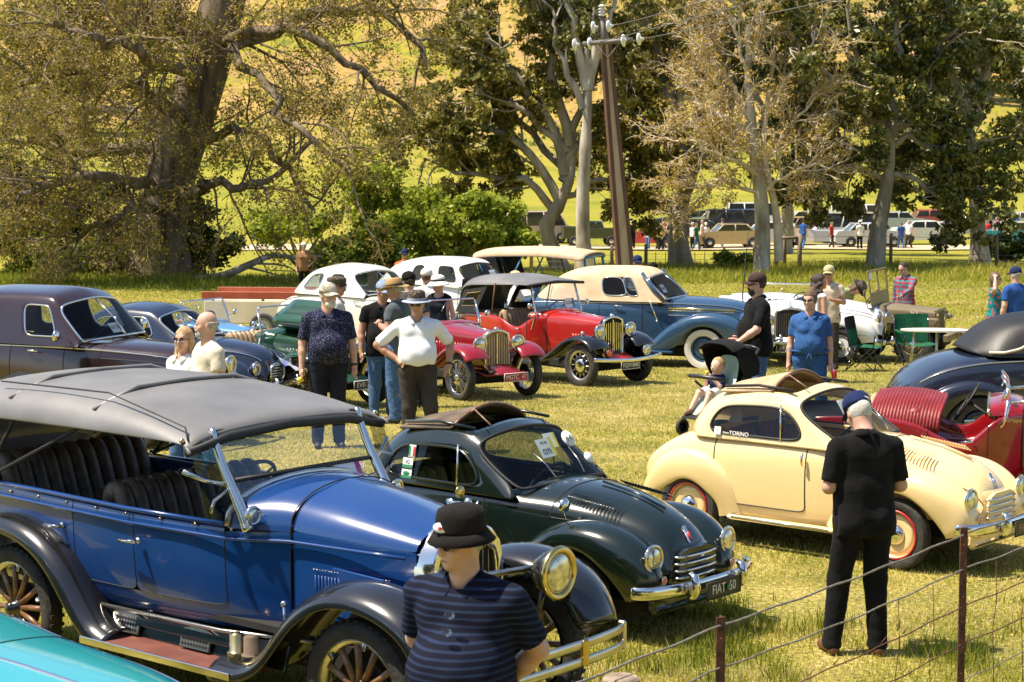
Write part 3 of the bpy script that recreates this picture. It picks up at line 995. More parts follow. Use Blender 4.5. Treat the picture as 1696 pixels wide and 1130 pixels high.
class Cage:
 """control grid of one half (y >= 0) of a body; parts are picked out of it by cell"""
 def __init__(s, rows):
  s.P = np.array(rows, dtype=float); s.ni, s.nj = s.P.shape[:2]
 def all(s): return {(i, j) for i in range(s.ni - 1) for j in range(s.nj - 1)}
 def refine(s, k):
  def ax(P):
   n = len(P)
   Q = np.concatenate([[2 * P[0] - P[1]], P, [2 * P[-1] - P[-2]]])
   out = []
   for a in range((n - 1) * k + 1):
    i, f = divmod(a, k)
    if i == n - 1: i, f = n - 2, k
    t = f / k
    w = ((1 - t) ** 3 / 6, (3 * t ** 3 - 6 * t * t + 4) / 6, (-3 * t ** 3 + 3 * t * t + 3 * t + 1) / 6, t ** 3 / 6)
    out.append(sum(w[q] * Q[i + q] for q in range(4)))
   return np.array(out)
  s.P = ax(s.P)
  s.P = ax(s.P.transpose(1, 0, 2)).transpose(1, 0, 2).copy()
  s.P[:, -1, 1] = 0
  s.ni, s.nj = s.P.shape[:2]; s.k = k
  return s
 def rc(s, i0, i1, j0, j1): k = s.k; return s.cells(i0 * k, i1 * k, j0 * k, j1 * k)
 @staticmethod
 def cells(i0, i1, j0, j1): return {(i, j) for i in range(i0, i1) for j in range(j0, j1)}
 def part(s, name, cells, material, parent, side=0, lv=2, thick=0):
  vi = {}; V = []; F = []
  def v(i, j, sg):
   p = s.P[i, j]
   c = abs(p[1]) < 1e-6
   k = (i, j, 0 if c else sg)
   if k not in vi:
    vi[k] = len(V); V.append((p[0], p[1] * sg, p[2]))
   return vi[k]
  for sg in ((1, -1) if side == 0 else (side,)):
   for i, j in sorted(cells):
    f = [v(i, j, sg), v(i + 1, j, sg), v(i + 1, j + 1, sg), v(i, j + 1, sg)]
    f = list(dict.fromkeys(f))
    if len(f) > 2: F.append(tuple(f if sg < 0 else f[::-1]))
  me = bpy.data.meshes.new(name); me.from_pydata(V, [], F); me.update()
  o = link(name, me, material, parent)
  if lv: subsurf(o, lv)
  if thick:
   m = o.modifiers.new('thick', 'SOLIDIFY'); m.thickness = thick; m.offset = -1
  return o
 def loop(s, i0, i1, j0, j1, side):
  idx = [(i, j0) for i in range(i0, i1)] + [(i1, j) for j in range(j0, j1)] + [(i, j1) for i in range(i1, i0, -1)] + [(i0, j) for j in range(j1, j0, -1)]
  return [s.P[i, j] * np.array([1, side, 1]) for i, j in idx]
 def trim(s, name, i0, i1, j0, j1, r, material, parent, side, off=0.0):
  C = bspl_closed(s.loop(i0, i1, j0, j1, side))
  P = [tuple(p + np.array([0, side * off, 0])) for p in C]
  P.append(P[0])
  return MB().tube(P, r, 6, caps=False).obj(name, material, parent)
 def screen_trim(s, name, i0, i1, j0, r, material, parent):
  """closed rim of an opening that crosses the centre line"""
  j1 = s.nj - 1
  half = [(i0, j) for j in range(j1, j0, -1)] + [(i, j0) for i in range(i0, i1)] + [(i1, j) for j in range(j0, j1)]
  a = [s.P[i, j] * np.array([1, -1, 1]) for i, j in half] + [s.P[i1, j1]]
  b = [s.P[i, j] for i, j in half[1:]][::-1]
  C = bspl_closed(a + b)
  C.append(C[0])
  return MB().tube([tuple(p) for p in C], r, 6, caps=False).obj(name, material, parent)
 def line(s, name, idx, r, material, parent, side, off=0.0):
  C = bspl_open([s.P[i, j] * np.array([1, side, 1]) for i, j in idx])
  return MB().tube([tuple(p + np.array([0, side * off, 0])) for p in C], r, 5).obj(name, material, parent)

def lower_rows(spec):
 """spec rows: x, z_sill, w_sill, z_belt, w_belt, z_centre [, w_top fraction]"""
 rows = []
 for r in spec:
  x, zs, ws, zb, wb, zc = r[:6]
  f = r[6] if len(r) > 6 else .62
  h = zb - zs
  rows.append([(x, ws * .92, zs), (x, ws, zs + .12 * h), (x, ws * .5 + wb * .5 + .012, zs + .55 * h), (x, wb, zs + .88 * h), (x, wb * .93, zb + .02),
      (x, wb * f, zb + (zc - zb) * .72), (x, wb * .3, zc - .004), (x, 0, zc)])
 return rows

def cabin_rows(xr0, xr1, pill, xf1, xf0, zb, zr, wb, wr, wend=None, vee=0.0, rise=.02, zr_r=None, zr_f=None, wh=(.05, .17)):
 """greenhouse: xr0 rear base, xr1 rear roof, pill pillars at the belt, xf1 header, xf0 screen base"""
 wend = wend or wb * .72
 zr_r = zr_r or zr - .07; zr_f = zr_f or zr - .03
 rows = []
 rows.append([(xr0 + .18, wend * 1.05, zb), (xr0 + .11, wend * .95, zb + .02), (xr0 + .05, wend * .75, zb + .04), (xr0 + .02, wend * .5, zb + .05), (xr0, wend * .25, zb + .06), (xr0, 0, zb + .06)])
 xm = xr0 * .45 + xr1 * .55; zm = zb + (zr_r - zb) * .68
 rows.append([(xr0 * .6 + xr1 * .4 + .08, wb * .96, zb), (xr0 * .6 + xr1 * .4 + .05, wb * .93, zb + .06), (xm + .03, wr * .9, zm - .03), (xm, wr * .62, zm + .03), (xm - .02, wr * .32, zm + .05), (xm - .03, 0, zm + .055)])
 for k, p in enumerate(pill):
  t = (p - pill[0]) / max(1e-6, pill[-1] - pill[0])
  xt = (xr1 + .04) * (1 - t) + xf1 * t
  zz = zr - (zr - zr_r) * (1 - t) ** 2 * .8 - (zr - zr_f) * t ** 3 * .9
  xb = p
  q = wb * (1 - .02 * abs(t - .5))
  rows.append([(xb, q, zb), (xb, q - .012, zb + wh[0]), (xt, wr, zz - wh[1]), (xt, wr * .86, zz - .045), (xt, wr * .45, zz - .005), (xt, 0, zz + rise)])
 zz = zr_f - .035
 rows.append([(xf0 - .07, wb * .995, zb), (xf0 - .10, wb * .975, zb + wh[0] * .9), (xf1 + .07, wr * .97, zz - wh[1] * .75), (xf1 + .09, wr * .90, zz - .05), (xf1 + .11 + vee * .5, wr * .45, zz - .005), (xf1 + .12 + vee, 0, zz + rise * .7)])
 rows.append([(xf0 + .0, wb * .98, zb), (xf0 + .0, wb * .95, zb + .025), (xf0 + .01, wb * .88, zb + .05), (xf0 + .04, wb * .75, zb + .065), (xf0 + .09 + vee * .5, wb * .38, zb + .08), (xf0 + .11 + vee, 0, zb + .085)])
 return rows

def wing(name, cx, cz, R, path, yi, yo, material, parent, crown=.03, lv=2, both=True, nose=None):
 """mudguard over a wheel; path of (x, z, [yi, yo]) outer crown points, lip at radius R round (cx, cz)"""
 rows = []
 for p in path:
  x, z = p[0], p[1]
  a, b = (p[2], p[3]) if len(p) > 3 else (yi, yo)
  d = math.hypot(x - cx, z - cz) or 1
  f = R / d
  lx, lz = cx + (x - cx) * f, cz + (z - cz) * f
  if len(p) > 4: lx, lz = p[4], p[5]
  nx, nz = (x - cx) / d, (z - cz) / d
  m = a + (b - a) * .5
  rows.append([(x - nx * .05, a, z - nz * .05), (x - nx * .008, a + (b - a) * .22, z - nz * .008), (x + nx * crown, m, z + nz * crown), (x, a + (b - a) * .84, z), (x * .7 + lx * .3, b, z * .7 + lz * .3),
      (x * .25 + lx * .75, b + .002, z * .25 + lz * .75), (lx, b - .006, lz), (lx, b - .03, lz)])
 C = Cage(rows)
 out = []
 for sd in ((1, -1) if both else (both or 1,)):
  out.append(C.part(name, C.all(), material, parent, side=sd, lv=lv))
 return out

def flat_wing(name, path, yi, yo, material, parent, crown=.03, skirt=.05, lv=2, thick=.008, sides=(1, -1)):
 """flowing separate mudguard: path of (x, z[, yi, yo]) centre line, with a turned down outer edge"""
 out = []
 n = len(path)
 for sd in sides:
  P = []
  for i, p in enumerate(path):
   x, z = p[0], p[1]
   a, b = (p[2], p[3]) if len(p) > 3 else (yi, yo)
   q0, q1 = path[max(i - 1, 0)], path[min(i + 1, n - 1)]
   tx, tz = q1[0] - q0[0], q1[1] - q0[1]
   L = math.hypot(tx, tz) or 1
   nx, nz = -tz / L, tx / L
   if nz < 0 and abs(nz) > abs(nx): nx, nz = -nx, -nz
   if path[0][0] > path[-1][0]: nx, nz = (tz / L, -tx / L)
   w = b - a
   row = []
   for f, h in ((0, -skirt * .8), (0.02, -.008), (.2, crown * .6), (.5, crown), (.8, crown * .6), (.97, -.01), (1.0, -skirt * .6), (.995, -skirt)):
    row.append((x + nx * h, (a + w * f) * sd, z + nz * h))
   P.append(row)
  mb = MB().grid(P)
  o = mb.obj(name, material, parent, sub=lv)
  if thick:
   m = o.modifiers.new('thick', 'SOLIDIFY'); m.thickness = thick; m.offset = 0
  out.append(o)
 return out

def wheel(parent, x, y, R, w, kind='disc', hubm=None, ringm=None, spokem=None, rim=.66, tread=True, n=36, steer=0.0, whitewl=False):
 """a wheel thing-part with tyre, rim and what fills it; y<0 is the right hand side"""
 s = -1 if y < 0 else 1
 root = bpy.data.objects.new('wheel', None); COL.objects.link(root); root.parent = parent
 root.location = (x, y, R); root.rotation_euler = (0, 0, steer)
 A = (0, s, 0)
 r0 = R * rim; h = w / 2
 pr = [(r0, -h * .72), (r0 + (R - r0) * .35, -h), (R * .93, -h * .92), (R * .985, -h * .62), (R, -h * .3), (R, h * .3), (R * .985, h * .62), (R * .93, h * .92), (r0 + (R - r0) * .35, h), (r0, h * .72)]
 t = MB().lathe(pr, (0, 0, 0), A, n, caps=False)
 if tread:
  for k in range(44):
   a = 2 * pi * k / 44
   for q in (-1, 1):
    t.box((cos(a) * R * .995, q * h * .55, sin(a) * R * .995), (.010, h * .5, R * .055), ry=-a)
 t.obj('tyre', rubber, root, angle=40)
 if whitewl:
  MB().lathe([(r0 + .004, h * .80), (r0 + (R - r0) * .35, h + .004), (R * .93, h * .93 + .004)], (0, 0, 0), A, n, caps=False).obj('whitewall', whitewall, root)
 if kind == 'disc':
  hubm = hubm or chrome
  MB().lathe([(r0 + .002, h * .70), (r0 * .97, h * .78), (r0 * .93, h * .5), (r0 * .88, h * .38)], (0, 0, 0), A, n, caps=False).obj('rim', ringm or hubm, root)
  MB().lathe([(r0 * .89, h * .38), (r0 * .7, h * .55), (r0 * .45, h * .52), (r0 * .40, h * .45), (0, h * .45)], (0, 0, 0), A, n).obj('disc', hubm, root)
  MB().lathe([(r0 * .42, h * .45), (r0 * .41, h * .72), (r0 * .30, h * .98), (r0 * .12, h * 1.1), (0, h * 1.13)], (0, 0, 0), A, n).obj('hubcap', chrome, root)
 elif kind == 'slots':
  MB().lathe([(r0 + .002, h * .70), (r0 * .97, h * .78), (r0 * .93, h * .45), (r0 * .86, h * .4)], (0, 0, 0), A, n, caps=False).obj('rim', chrome_dull, root)
  MB().lathe([(r0 * .87, h * .3), (r0 * .5, h * .42), (0, h * .42)], (0, 0, 0), A, n).obj('disc', hubm or black_paint, root)
  for k in range(12):
   a = 2 * pi * k / 12
   MB().box((cos(a) * r0 * .70, s * h * .42, sin(a) * r0 * .70), (r0 * .26, .02, r0 * .07), ry=-a, bev=.006).obj('spoke', chrome_dull, root)
  MB().lathe([(r0 * .47, h * .4), (r0 * .44, h * .8), (r0 * .25, h * .98), (0, h * 1.0)], (0, 0, 0), A, n).obj('hubcap', chrome, root)
 elif kind == 'wire':
  MB().lathe([(r0 + .002, h * .70), (r0 * .98, h * .80), (r0 * .95, h * .5), (r0 * .92, -h * .5), (r0 + .002, -h * .7)], (0, 0, 0), A, n, caps=False).obj('rim', ringm or chrome, root)
  m = MB()
  for k in range(40):
   a = 2 * pi * k / 40; b = a + (.42 if k % 2 else -.42); q = (.55, -.1)[k % 4 > 1]
   m.tube([(cos(b) * r0 * .14, s * h * q * 1.6, sin(b) * r0 * .14), (cos(a) * r0 * .95, s * h * (.1 if q < 0 else .2), sin(a) * r0 * .95)], .0032, 3, caps=False)
  tag(m.obj('spokes', ringm or chrome, root), kind='stuff')
  MB().lathe([(r0 * .16, -h * .5), (r0 * .15, h * .7), (r0 * .19, h * .85), (r0 * .13, h * 1.25), (0, h * 1.3)], (0, 0, 0), A, 16).obj('hub', chrome, root)
  for k in range(2):
   pass
  MB().tube([(-r0 * .26, s * h * 1.05, 0), (r0 * .26, s * h * 1.05, 0)], .012, 6).obj('knock_off', chrome, root)
  MB().lathe([(r0 * .5, -h * .5), (r0 * .5, -h * .8), (0, -h * .8)], (0, 0, 0), A, 20).obj('brake_drum', under, root)
 elif kind == 'wood':
  MB().lathe([(r0 + .002, h * .66), (r0 * 1.0, h * .75), (r0 * .95, h * .45), (r0 * .90, h * .4), (r0 * .90, -h * .5)], (0, 0, 0), A, n, caps=False).obj('rim', ringm or chrome_dull, root)
  for k in range(12):
   a = 2 * pi * k / 12 + .1
   MB().tube([(cos(a) * r0 * .16, s * h * .12, sin(a) * r0 * .16), (cos(a) * r0 * .55, s * h * .12, sin(a) * r0 * .55), (cos(a) * r0 * .92, s * h * .12, sin(a) * r0 * .92)], [.026, .019, .021], 6).obj('spoke', spokem or wood, root)
  for k in range(6):
   a = 2 * pi * k / 6 + .35
   MB().box((cos(a) * r0 * .90, s * h * .42, sin(a) * r0 * .90), (.045, .03, .03), ry=-a, bev=.006).obj('rim_clamp', chrome_dull, root)
  MB().lathe([(r0 * .26, h * .1), (r0 * .25, h * .4), (r0 * .14, h * .5), (r0 * .13, h * 1.3), (r0 * .10, h * 1.45), (0, h * 1.5)], (0, 0, 0), A, 20).obj('hubcap', black_paint, root)
  MB().lathe([(r0 * .5, -h * .5), (r0 * .5, -h * .9), (0, -h * .9)], (0, 0, 0), A, 20).obj('brake_drum', under, root)
 return root

def lamp(parent, p, r, depth=1.1, d=(1, 0, 0), shell=None, rimm=None, lensm=None, rimw=.14, name='headlight'):
 d = Vector(d).normalized()
 root = bpy.data.objects.new(name, None); COL.objects.link(root); root.parent = parent
 root.location = p
 root.rotation_mode = 'QUATERNION'; root.rotation_quaternion = Vector((0, 0, 1)).rotation_difference(d)
 if shell is not None:
  MB().lathe([(0, -r * depth), (r * .35, -r * depth * .95), (r * .72, -r * depth * .7), (r * .95, -r * depth * .3), (r, -.0)], n=24).obj('shell', shell, root)
 MB().ring((0, 0, 0), r, r * rimw, axis='z', n=28, k=8).obj('rim', rimm or chrome, root)
 MB().lathe([(r * .95, 0), (r * .7, r * .13), (r * .35, r * .2), (0, r * .22)], n=24).obj('lens', lensm or lens, root)
 return root

def plate(parent, p, w, h, txt, bg, fg, rot=(pi / 2, 0, pi / 2), rim=None, name='number_plate', size=None):
 """number plate facing forwards (+x)"""
 root = bpy.data.objects.new(name, None); COL.objects.link(root); root.parent = parent
 root.location = p; root.rotation_euler = rot
 MB().box((0, 0, 0), (w, h, .008), bev=.003).obj('board', bg, root, angle=30)
 if rim is not None:
  m = MB()
  for a, b_ in (((-w / 2, -h / 2), (w / 2, -h / 2)), ((w / 2, -h / 2), (w / 2, h / 2)), ((w / 2, h / 2), (-w / 2, h / 2)), ((-w / 2, h / 2), (-w / 2, -h / 2))):
   m.tube([(a[0], a[1], .004), (b_[0], b_[1], .004)], .005, 4)
  m.obj('plate_frame', rim, root)
 text('lettering', txt, size or h * .82, (0, 0, .006), (0, 0, 0), fg, root, extrude=.0012, sx=min(1.0, w * .92 / (len(txt) * (size or h * .82) * .58)))
 return root

def paper_sheet(parent, p, w, h, rot, lines, band=None, name='paper_notice', big=.45):
 root = bpy.data.objects.new(name, None); COL.objects.link(root); root.parent = parent
 root.location = p; root.rotation_euler = rot
 MB().box((0, 0, 0), (w, h, .002)).obj('sheet', paper, root, smooth=False)
 if band: MB().box((w * .40, 0, .0016), (w * .2, h, .001)).obj('band', band, root, smooth=False)
 for i, (t, s, y) in enumerate(lines):
  text('lettering', t, s, (-w * .05, y, .0025), (0, 0, 0), ink, root, extrude=.0004)
 return root

def seat(parent, x, y, z, w, m, back=.5, lean=.25, ribs=6, name='seat'):
 root = bpy.data.objects.new(name, None); COL.objects.link(root); root.parent = parent
 root.location = (x, y, z)
 MB().box((.12, 0, 0), (.5, w, .16), bev=.05).obj('cushion', m, root, sub=1)
 b = MB()
 for k in range(ribs):
  yy = (k - (ribs - 1) / 2) * w / ribs
  b.tube([(-.12, yy, .02), (-.14 - lean * .4, yy, back * .5), (-.14 - lean, yy, back), (-.18 - lean, yy, back + .01)], [w / ribs * .55, w / ribs * .58, w / ribs * .52, w / ribs * .3], 8)
 b.obj('backrest', m, root)
 return root

def steering(parent, p, tilt=.9, R=.2, m=None):
 root = bpy.data.objects.new('steering_wheel', None); COL.objects.link(root); root.parent = parent
 root.location = p; root.rotation_euler = (0, -tilt, 0)
 MB().ring((0, 0, 0), R, .013, axis='z', n=28, k=6).obj('rim', m or seal, root)
 b = MB()
 for k in range(4):
  a = pi / 4 + k * pi / 2
  b.tube([(0, 0, -.02), (cos(a) * R, sin(a) * R, 0)], .008, 5)
 b.lathe([(.03, -.04), (.035, 0), (0, .01)], n=12)
 b.tube([(0, 0, 0), (0, 0, -.55)], .014, 6)
 b.obj('spokes', m or seal, root)
 return root

def wiper(parent, p, q, name='wiper'):
 m = MB(); p = Vector(p); q = Vector(q)
 m.tube([p, p * .5 + q * .5 + Vector((.01, 0, .01)), q], .005, 5)
 return m.obj(name, chrome_dull, parent)

def underbody(parent, x0, x1, w, z0=.16, z1=.34):
 return MB().box(((x0 + x1) / 2, 0, (z0 + z1) / 2), (x1 - x0, w, z1 - z0), bev=.03).obj('chassis', under, parent, smooth=False)

def mirror_arm(parent, base, head, r=.055, face=(-1, 0, .1)):
 root = bpy.data.objects.new('mirror', None); COL.objects.link(root); root.parent = parent
 root.location = base
 h = Vector(head) - Vector(base)
 MB().tube([(0, 0, 0), h * .5 + Vector((0, 0, -.01)), h], .007, 6).obj('arm', chrome, root)
 MB().lathe([(0, -.03), (r * .7, -.022), (r, 0), (r * .96, .004), (0, .005)], tuple(h), face, 18).obj('mirror_head', chrome, root)
 return root
# ------------------------------------------------------------------ the two small bubble coupes
def topolino(loc, rz, pm, ringm, trimm, seatm, label, letters, num, plate_bg, plate_fg, group, extras):
 c = empty('small_coupe', loc, radians(rz), label, 'car', group)
 low = [  # x, zsill, wsill, zbelt, wbelt, zc
  (-2.62, .34, .30, .52, .34, .55), (-2.55, .30, .44, .62, .46, .68), (-2.32, .27, .52, .78, .53, .86), (-2.02, .25, .55, .87, .555, .95),
  (-1.80, .24, .565, .88, .565, .96), (-1.30, .24, .575, .89, .575, .96), (-.80, .24, .57, .89, .57, .96), (-.60, .25, .56, .88, .55, .99),
  (-.32, .34, .50, .86, .46, .985), (.02, .38, .44, .82, .38, .94), (.28, .40, .38, .76, .31, .87), (.46, .42, .33, .69, .26, .79), (.55, .44, .29, .60, .235, .68), (.58, .46, .27, .54, .23, .58)]
 L = Cage(lower_rows(low)).refine(3)
 A = L.all()
 door = L.rc(4, 6, 1, 4)
 hood = L.rc(8, 13, 3, 7)
 open_ = L.rc(4, 7, 4, 7)            # under the greenhouse
 L.part('body', A - door - hood - open_, pm, c, lv=1)
 for sd in (-1, 1):
  L.part('door', door, pm, c, side=sd, lv=1)
  L.trim('door_gap', 12, 18, 3, 12, .0055, seal, c, sd)
 L.part('bonnet', hood, pm, c, lv=1)
 for sd in (-1, 1): L.line('bonnet_gap', [(i, 9) for i in range(24, 40)], .005, seal, c, sd)
 for sd in (-1, 1): L.line('bonnet_gap', [(24, j) for j in range(9, 22)], .005, seal, c, sd)
 R_ = cabin_rows(-2.22, -1.78, [-1.86, -1.62, -1.12, -.84], -1.05, -.58, .885, 1.375, .565, .50, wend=.40, zr_r=1.30, zr_f=1.34, wh=(.05, .165))
 R_[2][0] = (-1.9, .56, .885)
 G = Cage(R_)
 wins = G.cells(2, 5, 1, 2); scr = G.cells(6, 7, 2, 5); sun_ = G.cells(3, 4, 3, 5) | G.cells(4, 5, 3, 5)
 rearw = G.cells(0, 1, 4, 5)
 G.part('cabin', G.all() - wins - scr - sun_, pm, c, thick=.02)
 for sd in (-1, 1):
  G.part('window_glass', wins, glass_dk, c, side=sd)
  G.trim('window_frame', 2, 5, 1, 2, .011, trimm, c, sd, off=.002)
  MB().tube([(-1.10, sd * .558, .925), (-1.13, sd * .508, 1.215)], .008, 6).obj('quarter_pillar', chrome, c)
  # rounded moulding line above the window, from bonnet round the cabin
 G.part('windscreen', scr, glass_m, c)
 G.screen_trim('windscreen_frame', 6, 7, 2, .013, seal, c)
 # folded back fabric roof: an arched flap standing over the opening
 P = []
 for i in range(9):
  t = i / 8
  x = -1.80 + .52 * t
  z = 1.30 + .035 * t
  P.append([(x + .02 * cos(j / 10 * pi), -.44 + .088 * j, z + (.05 + .085 * t) * sin(pi * j / 10) ** .8 - .02) for j in range(11)])
 o = MB().grid(P).obj('fabric_roof', extras['roof'], c)
 m_ = o.modifiers.new('t', 'SOLIDIFY'); m_.thickness = .018
 MB().tube(P[-1], .012, 6).obj('roof_bow', wood, c)
 MB().tube([(-1.28, -.36, 1.30), (-1.25, -.20, 1.43), (-1.0, -.30, 1.345)], .008, 5).obj('roof_strut', wood, c)
 for sd in (-1, 1): MB().tube([(-1.75, sd * .405, 1.315), (-1.4, sd * .425, 1.352), (-1.05, sd * .42, 1.33)], .012, 6).obj('roof_rail', trimm, c)
 # wings
 wing('front_wing', 0, .29, .345, [(-.64, .27, .48, .575, -.46, .22), (-.56, .42, .46, .60, -.42, .30), (-.44, .58, .42, .625), (-.26, .72, .36, .645), (-.04, .785, .30, .65), (.18, .785, .25, .645), (.36, .735, .23, .63, .26, .52), (.50, .64, .23, .60, .335, .43), (.585, .52, .24, .575, .38, .36), (.60, .42, .24, .56, .42, .30), (.57, .34, .24, .54, .40, .29)], .3, .64, pm, c, crown=.035)
 wing('rear_wing', -2.0, .29, .235, [(-1.50, .26, .50, .575, -1.70, .22), (-1.53, .42, .50, .60, -1.70, .34), (-1.62, .60, .50, .63), (-1.80, .73, .48, .645), (-2.0, .77, .46, .65), (-2.2, .73, .44, .64), (-2.36, .62, .42, .62), (-2.48, .48, .38, .58, -2.36, .36), (-2.55, .34, .36, .54, -2.45, .28)], .4, .64, pm, c, crown=.03)
 for sd in (-1, 1):
  pth = [(-1.50, .27), (-1.53, .42), (-1.62, .60), (-1.80, .73), (-2.0, .77)]
  lamp(c, (.575, sd * .435, .60), .088, .6, (1, sd * .06, .04), pm, chrome, lens, .12)
  MB().box((-1.05, sd * .60, .245), (1.05, .09, .035), bev=.015).obj('running_board', pm, c)
  MB().tube([(-.58, sd * .648, .252), (-1.52, sd * .648, .252)], .008, 6).obj('sill_strip', chrome, c)
 # nose with the grille bars
 NP = []
 for (x, z, w) in ((.585, .64, .20), (.615, .60, .225), (.625, .52, .24), (.62, .42, .25), (.60, .34, .26)):
  NP.append([(x - .05 * abs(k / 3) ** 2.5, w * k / 3, z) for k in range(-3, 4)])
 MB().grid(NP).obj('nose', pm, c, sub=2)
 MB().prism([(-.20, .41), (.20, .41), (.215, .50), (.20, .60), (.12, .625), (-.12, .625), (-.20, .60), (-.215, .50)], .60, .628, 'yz').obj('grille_recess', extras['recess'], c, smooth=False)
 for k in range(4):
  z = .435 + k * .048
  MB().tube([(.60, -.235, z), (.632, -.20, z), (.645, -.1, z), (.648, 0, z), (.645, .1, z), (.632, .20, z), (.60, .235, z)], .0095, 6).obj('grille_bar', chrome, c)
 MB().box((.60, 0, .30), (.10, 1.02, .16), bev=.06).obj('front_apron', pm, c, sub=1)
 # bonnet louvres
 for sd in (-1, 1):
  for k in range(16):
   x = -.24 + k * .026
   MB().tube([(x, sd * .37, .90 - .10 * (x + .24)), (x + .004, sd * .25, .957 - .11 * (x + .24))], .006, 4).obj('louvre', pm, c)
 MB().tube([(-.2, 0, .985), (.1, 0, .935), (.35, 0, .855)], .010, 6).obj('bonnet_strip', pm, c)
 badge = MB().box((.535, 0, .70), (.02, .035, .13), ry=-.5, bev=.008).obj('badge', chrome, c)
 MB().box((.553, 0, .69), (.01, .022, .06), ry=-.5).obj('badge_enamel', extras['badge'], c)
 # bumper
 P = [(.56, -.66, .40), (.66, -.63, .40), (.73, -.45, .40), (.76, -.2, .40), (.765, 0, .40), (.76, .2, .40), (.73, .45, .40), (.66, .63, .40), (.56, .66, .40)]
 b = MB().tube(bspl_open(P, 4), .045, 10, flat=.35, up=(0, 0, 1)); b.obj('bumper', chrome, c)
 for sd in (-1, 1):
  MB().tube([(.75, sd * .28, .31), (.80, sd * .28, .36), (.812, sd * .28, .42), (.80, sd * .28, .48), (.765, sd * .28, .50)], [.02, .034, .036, .032, .02], 10).obj('overrider', chrome, c)
  lamp(c, (.64, sd * .40, .455), .026, 1.0, (1, 0, 0), chrome, chrome, lens_amber, .15, name='indicator')
  mh = MB().tube([(-.86, sd * .595, .85), (-.86, sd * .61, .82), (-.855, sd * .615, .76), (-.86, sd * .60, .74)], [.008, .014, .012, .006], 8)
  mh.obj('door_handle', chrome, c)
 MB().tube([(.60, -.3, .36), (.755, -.3, .39)], .015, 6).obj('bumper_bracket', chrome_dull, c)
 MB().tube([(.60, .3, .36), (.755, .3, .39)], .015, 6).obj('bumper_bracket', chrome_dull, c)
 plate(c, (.815, .04, .36), .40, .115, letters + ' ' + num, plate_bg, plate_fg, rim=seal)
 if extras.get('emblem'):
  MB().lathe([(.022, 0), (.022, .004), (0, .005)], (.826, .04 + .045, .36), (1, 0, 0), 14).obj('plate_emblem', extras['emblem'], c)
 mirror_arm(c, (-.14, -.50, .79), (-.10, -.56, .90))
 for sd in (-1, 1): wiper(c, (-.50, sd * .16, 1.0), (-.68, sd * .20, 1.16))
 for k, (x, y) in enumerate(((0, -.555), (0, .555), (-2.0, -.54), (-2.0, .54))):
  wheel(c, x, y, .285, .13, 'disc', hubm=extras.get('wheel', pm), ringm=ringm, rim=.70, tread=False)
 # inside
 for sd in (-1, 1): seat(c, -1.42, sd * .25, .45, .42, seatm, .46, .16, 4)
 MB().box((-1.15, 0, .30), (1.5, .98, .04)).obj('floor', under, c, smooth=False)
 MB().box((-1.98, 0, .70), (.06, .9, .5), bev=.02).obj('rear_bulkhead', cloth_dark, c, smooth=False)
 MB().box((-.66, 0, .86), (.07, .96, .14), bev=.03).obj('dashboard', pm, c, smooth=False)
 steering(c, (-.93, .26, .87), .95, .18)
 underbody(c, -2.3, .45, .8, .17, .30)
 return c

cream = paint('cream_enamel', (.80, .605, .295), .25, .8, .05)
dkgreen = paint('dark_green_enamel', (.004, .010, .006), .2, .9, .02)
red_ring = paint('red_enamel_ring', (.45, .01, .02), .3)
black_plate = mat('plate_black', (.012, .012, .012), .4)
letter_white = mat('letter_cream', (.78, .76, .68), .5)
letter_tan = mat('letter_tan', (.42, .25, .12), .5)
emb_green = mat('emblem_green', (.05, .22, .06), .4)
badge_red = mat('badge_red', (.5, .03, .04), .3, coat=.6)
canvas_brn = mat('canvas_brown', (.06, .042, .028), .85, c2=(.14, .10, .065), scale=5, bump=.2)
canvas_beige = mat('canvas_beige', (.36, .25, .14), .85, c2=(.46, .34, .21), scale=5, bump=.2)
tg = topolino((.80, 13.86, 0), -40.7, dkgreen, dkgreen, dkgreen, cloth_yel,
    'dark green rounded small coupe between the blue tourer and the cream coupe, roof rolled back', 'FIAT', ' 50', black_plate, letter_white, 'rounded two seat coupes with rolled back roofs',
    dict(roof=canvas_brn, recess=black_paint, badge=badge_red, emblem=emb_green))
# stickers and papers of the green car
st_w = mat('sticker_white', (.75, .77, .72), .5); st_g = mat('sticker_green', (.03, .22, .10), .5); st_r = mat('sticker_red', (.5, .05, .04), .5); st_y = mat('sticker_yellow', (.75, .62, .04), .5); st_b = mat('sticker_blue', (.05, .16, .3), .5)
def sticker(parent, x, z, w, h, m, txt=None, tm=None, y=-.548, tilt=-.20, size=None, band=None):
 root = bpy.data.objects.new('sticker', None); COL.objects.link(root); root.parent = parent
 root.location = (x, y, z); root.rotation_euler = (pi / 2 + tilt, 0, 0)
 MB().box((0, 0, .002), (w, h, .002)).obj('backing', m, root, smooth=False)
 if band is not None: MB().box((0, -h * .32, .004), (w, h * .3, .001)).obj('band', band, root, smooth=False)
 if txt: text('lettering', txt, size or h * .55, (0, h * .08, .0045), (0, 0, 0), tm or ink, root, extrude=.0003)
 return root
sticker(tg, -1.57, 1.125, .065, .09, st_w, None, y=-.522)
for k, mm in enumerate((st_g, st_w, st_r)): MB().box((-1.591 + k * .021, -.528, 1.125), (.018, .002, .07), rx=-.2).obj('sticker_stripe', mm, tg, smooth=False)
sticker(tg, -1.60, 1.035, .10, .075, st_w, '42', ink, y=-.540, band=st_g)
sticker(tg, -1.60, .957, .10, .065, st_w, None, y=-.556, band=st_g)
MB().ball((-1.60, -.560, .96), (.035, .003, .02), 8).obj('sticker_badge', st_g, tg)
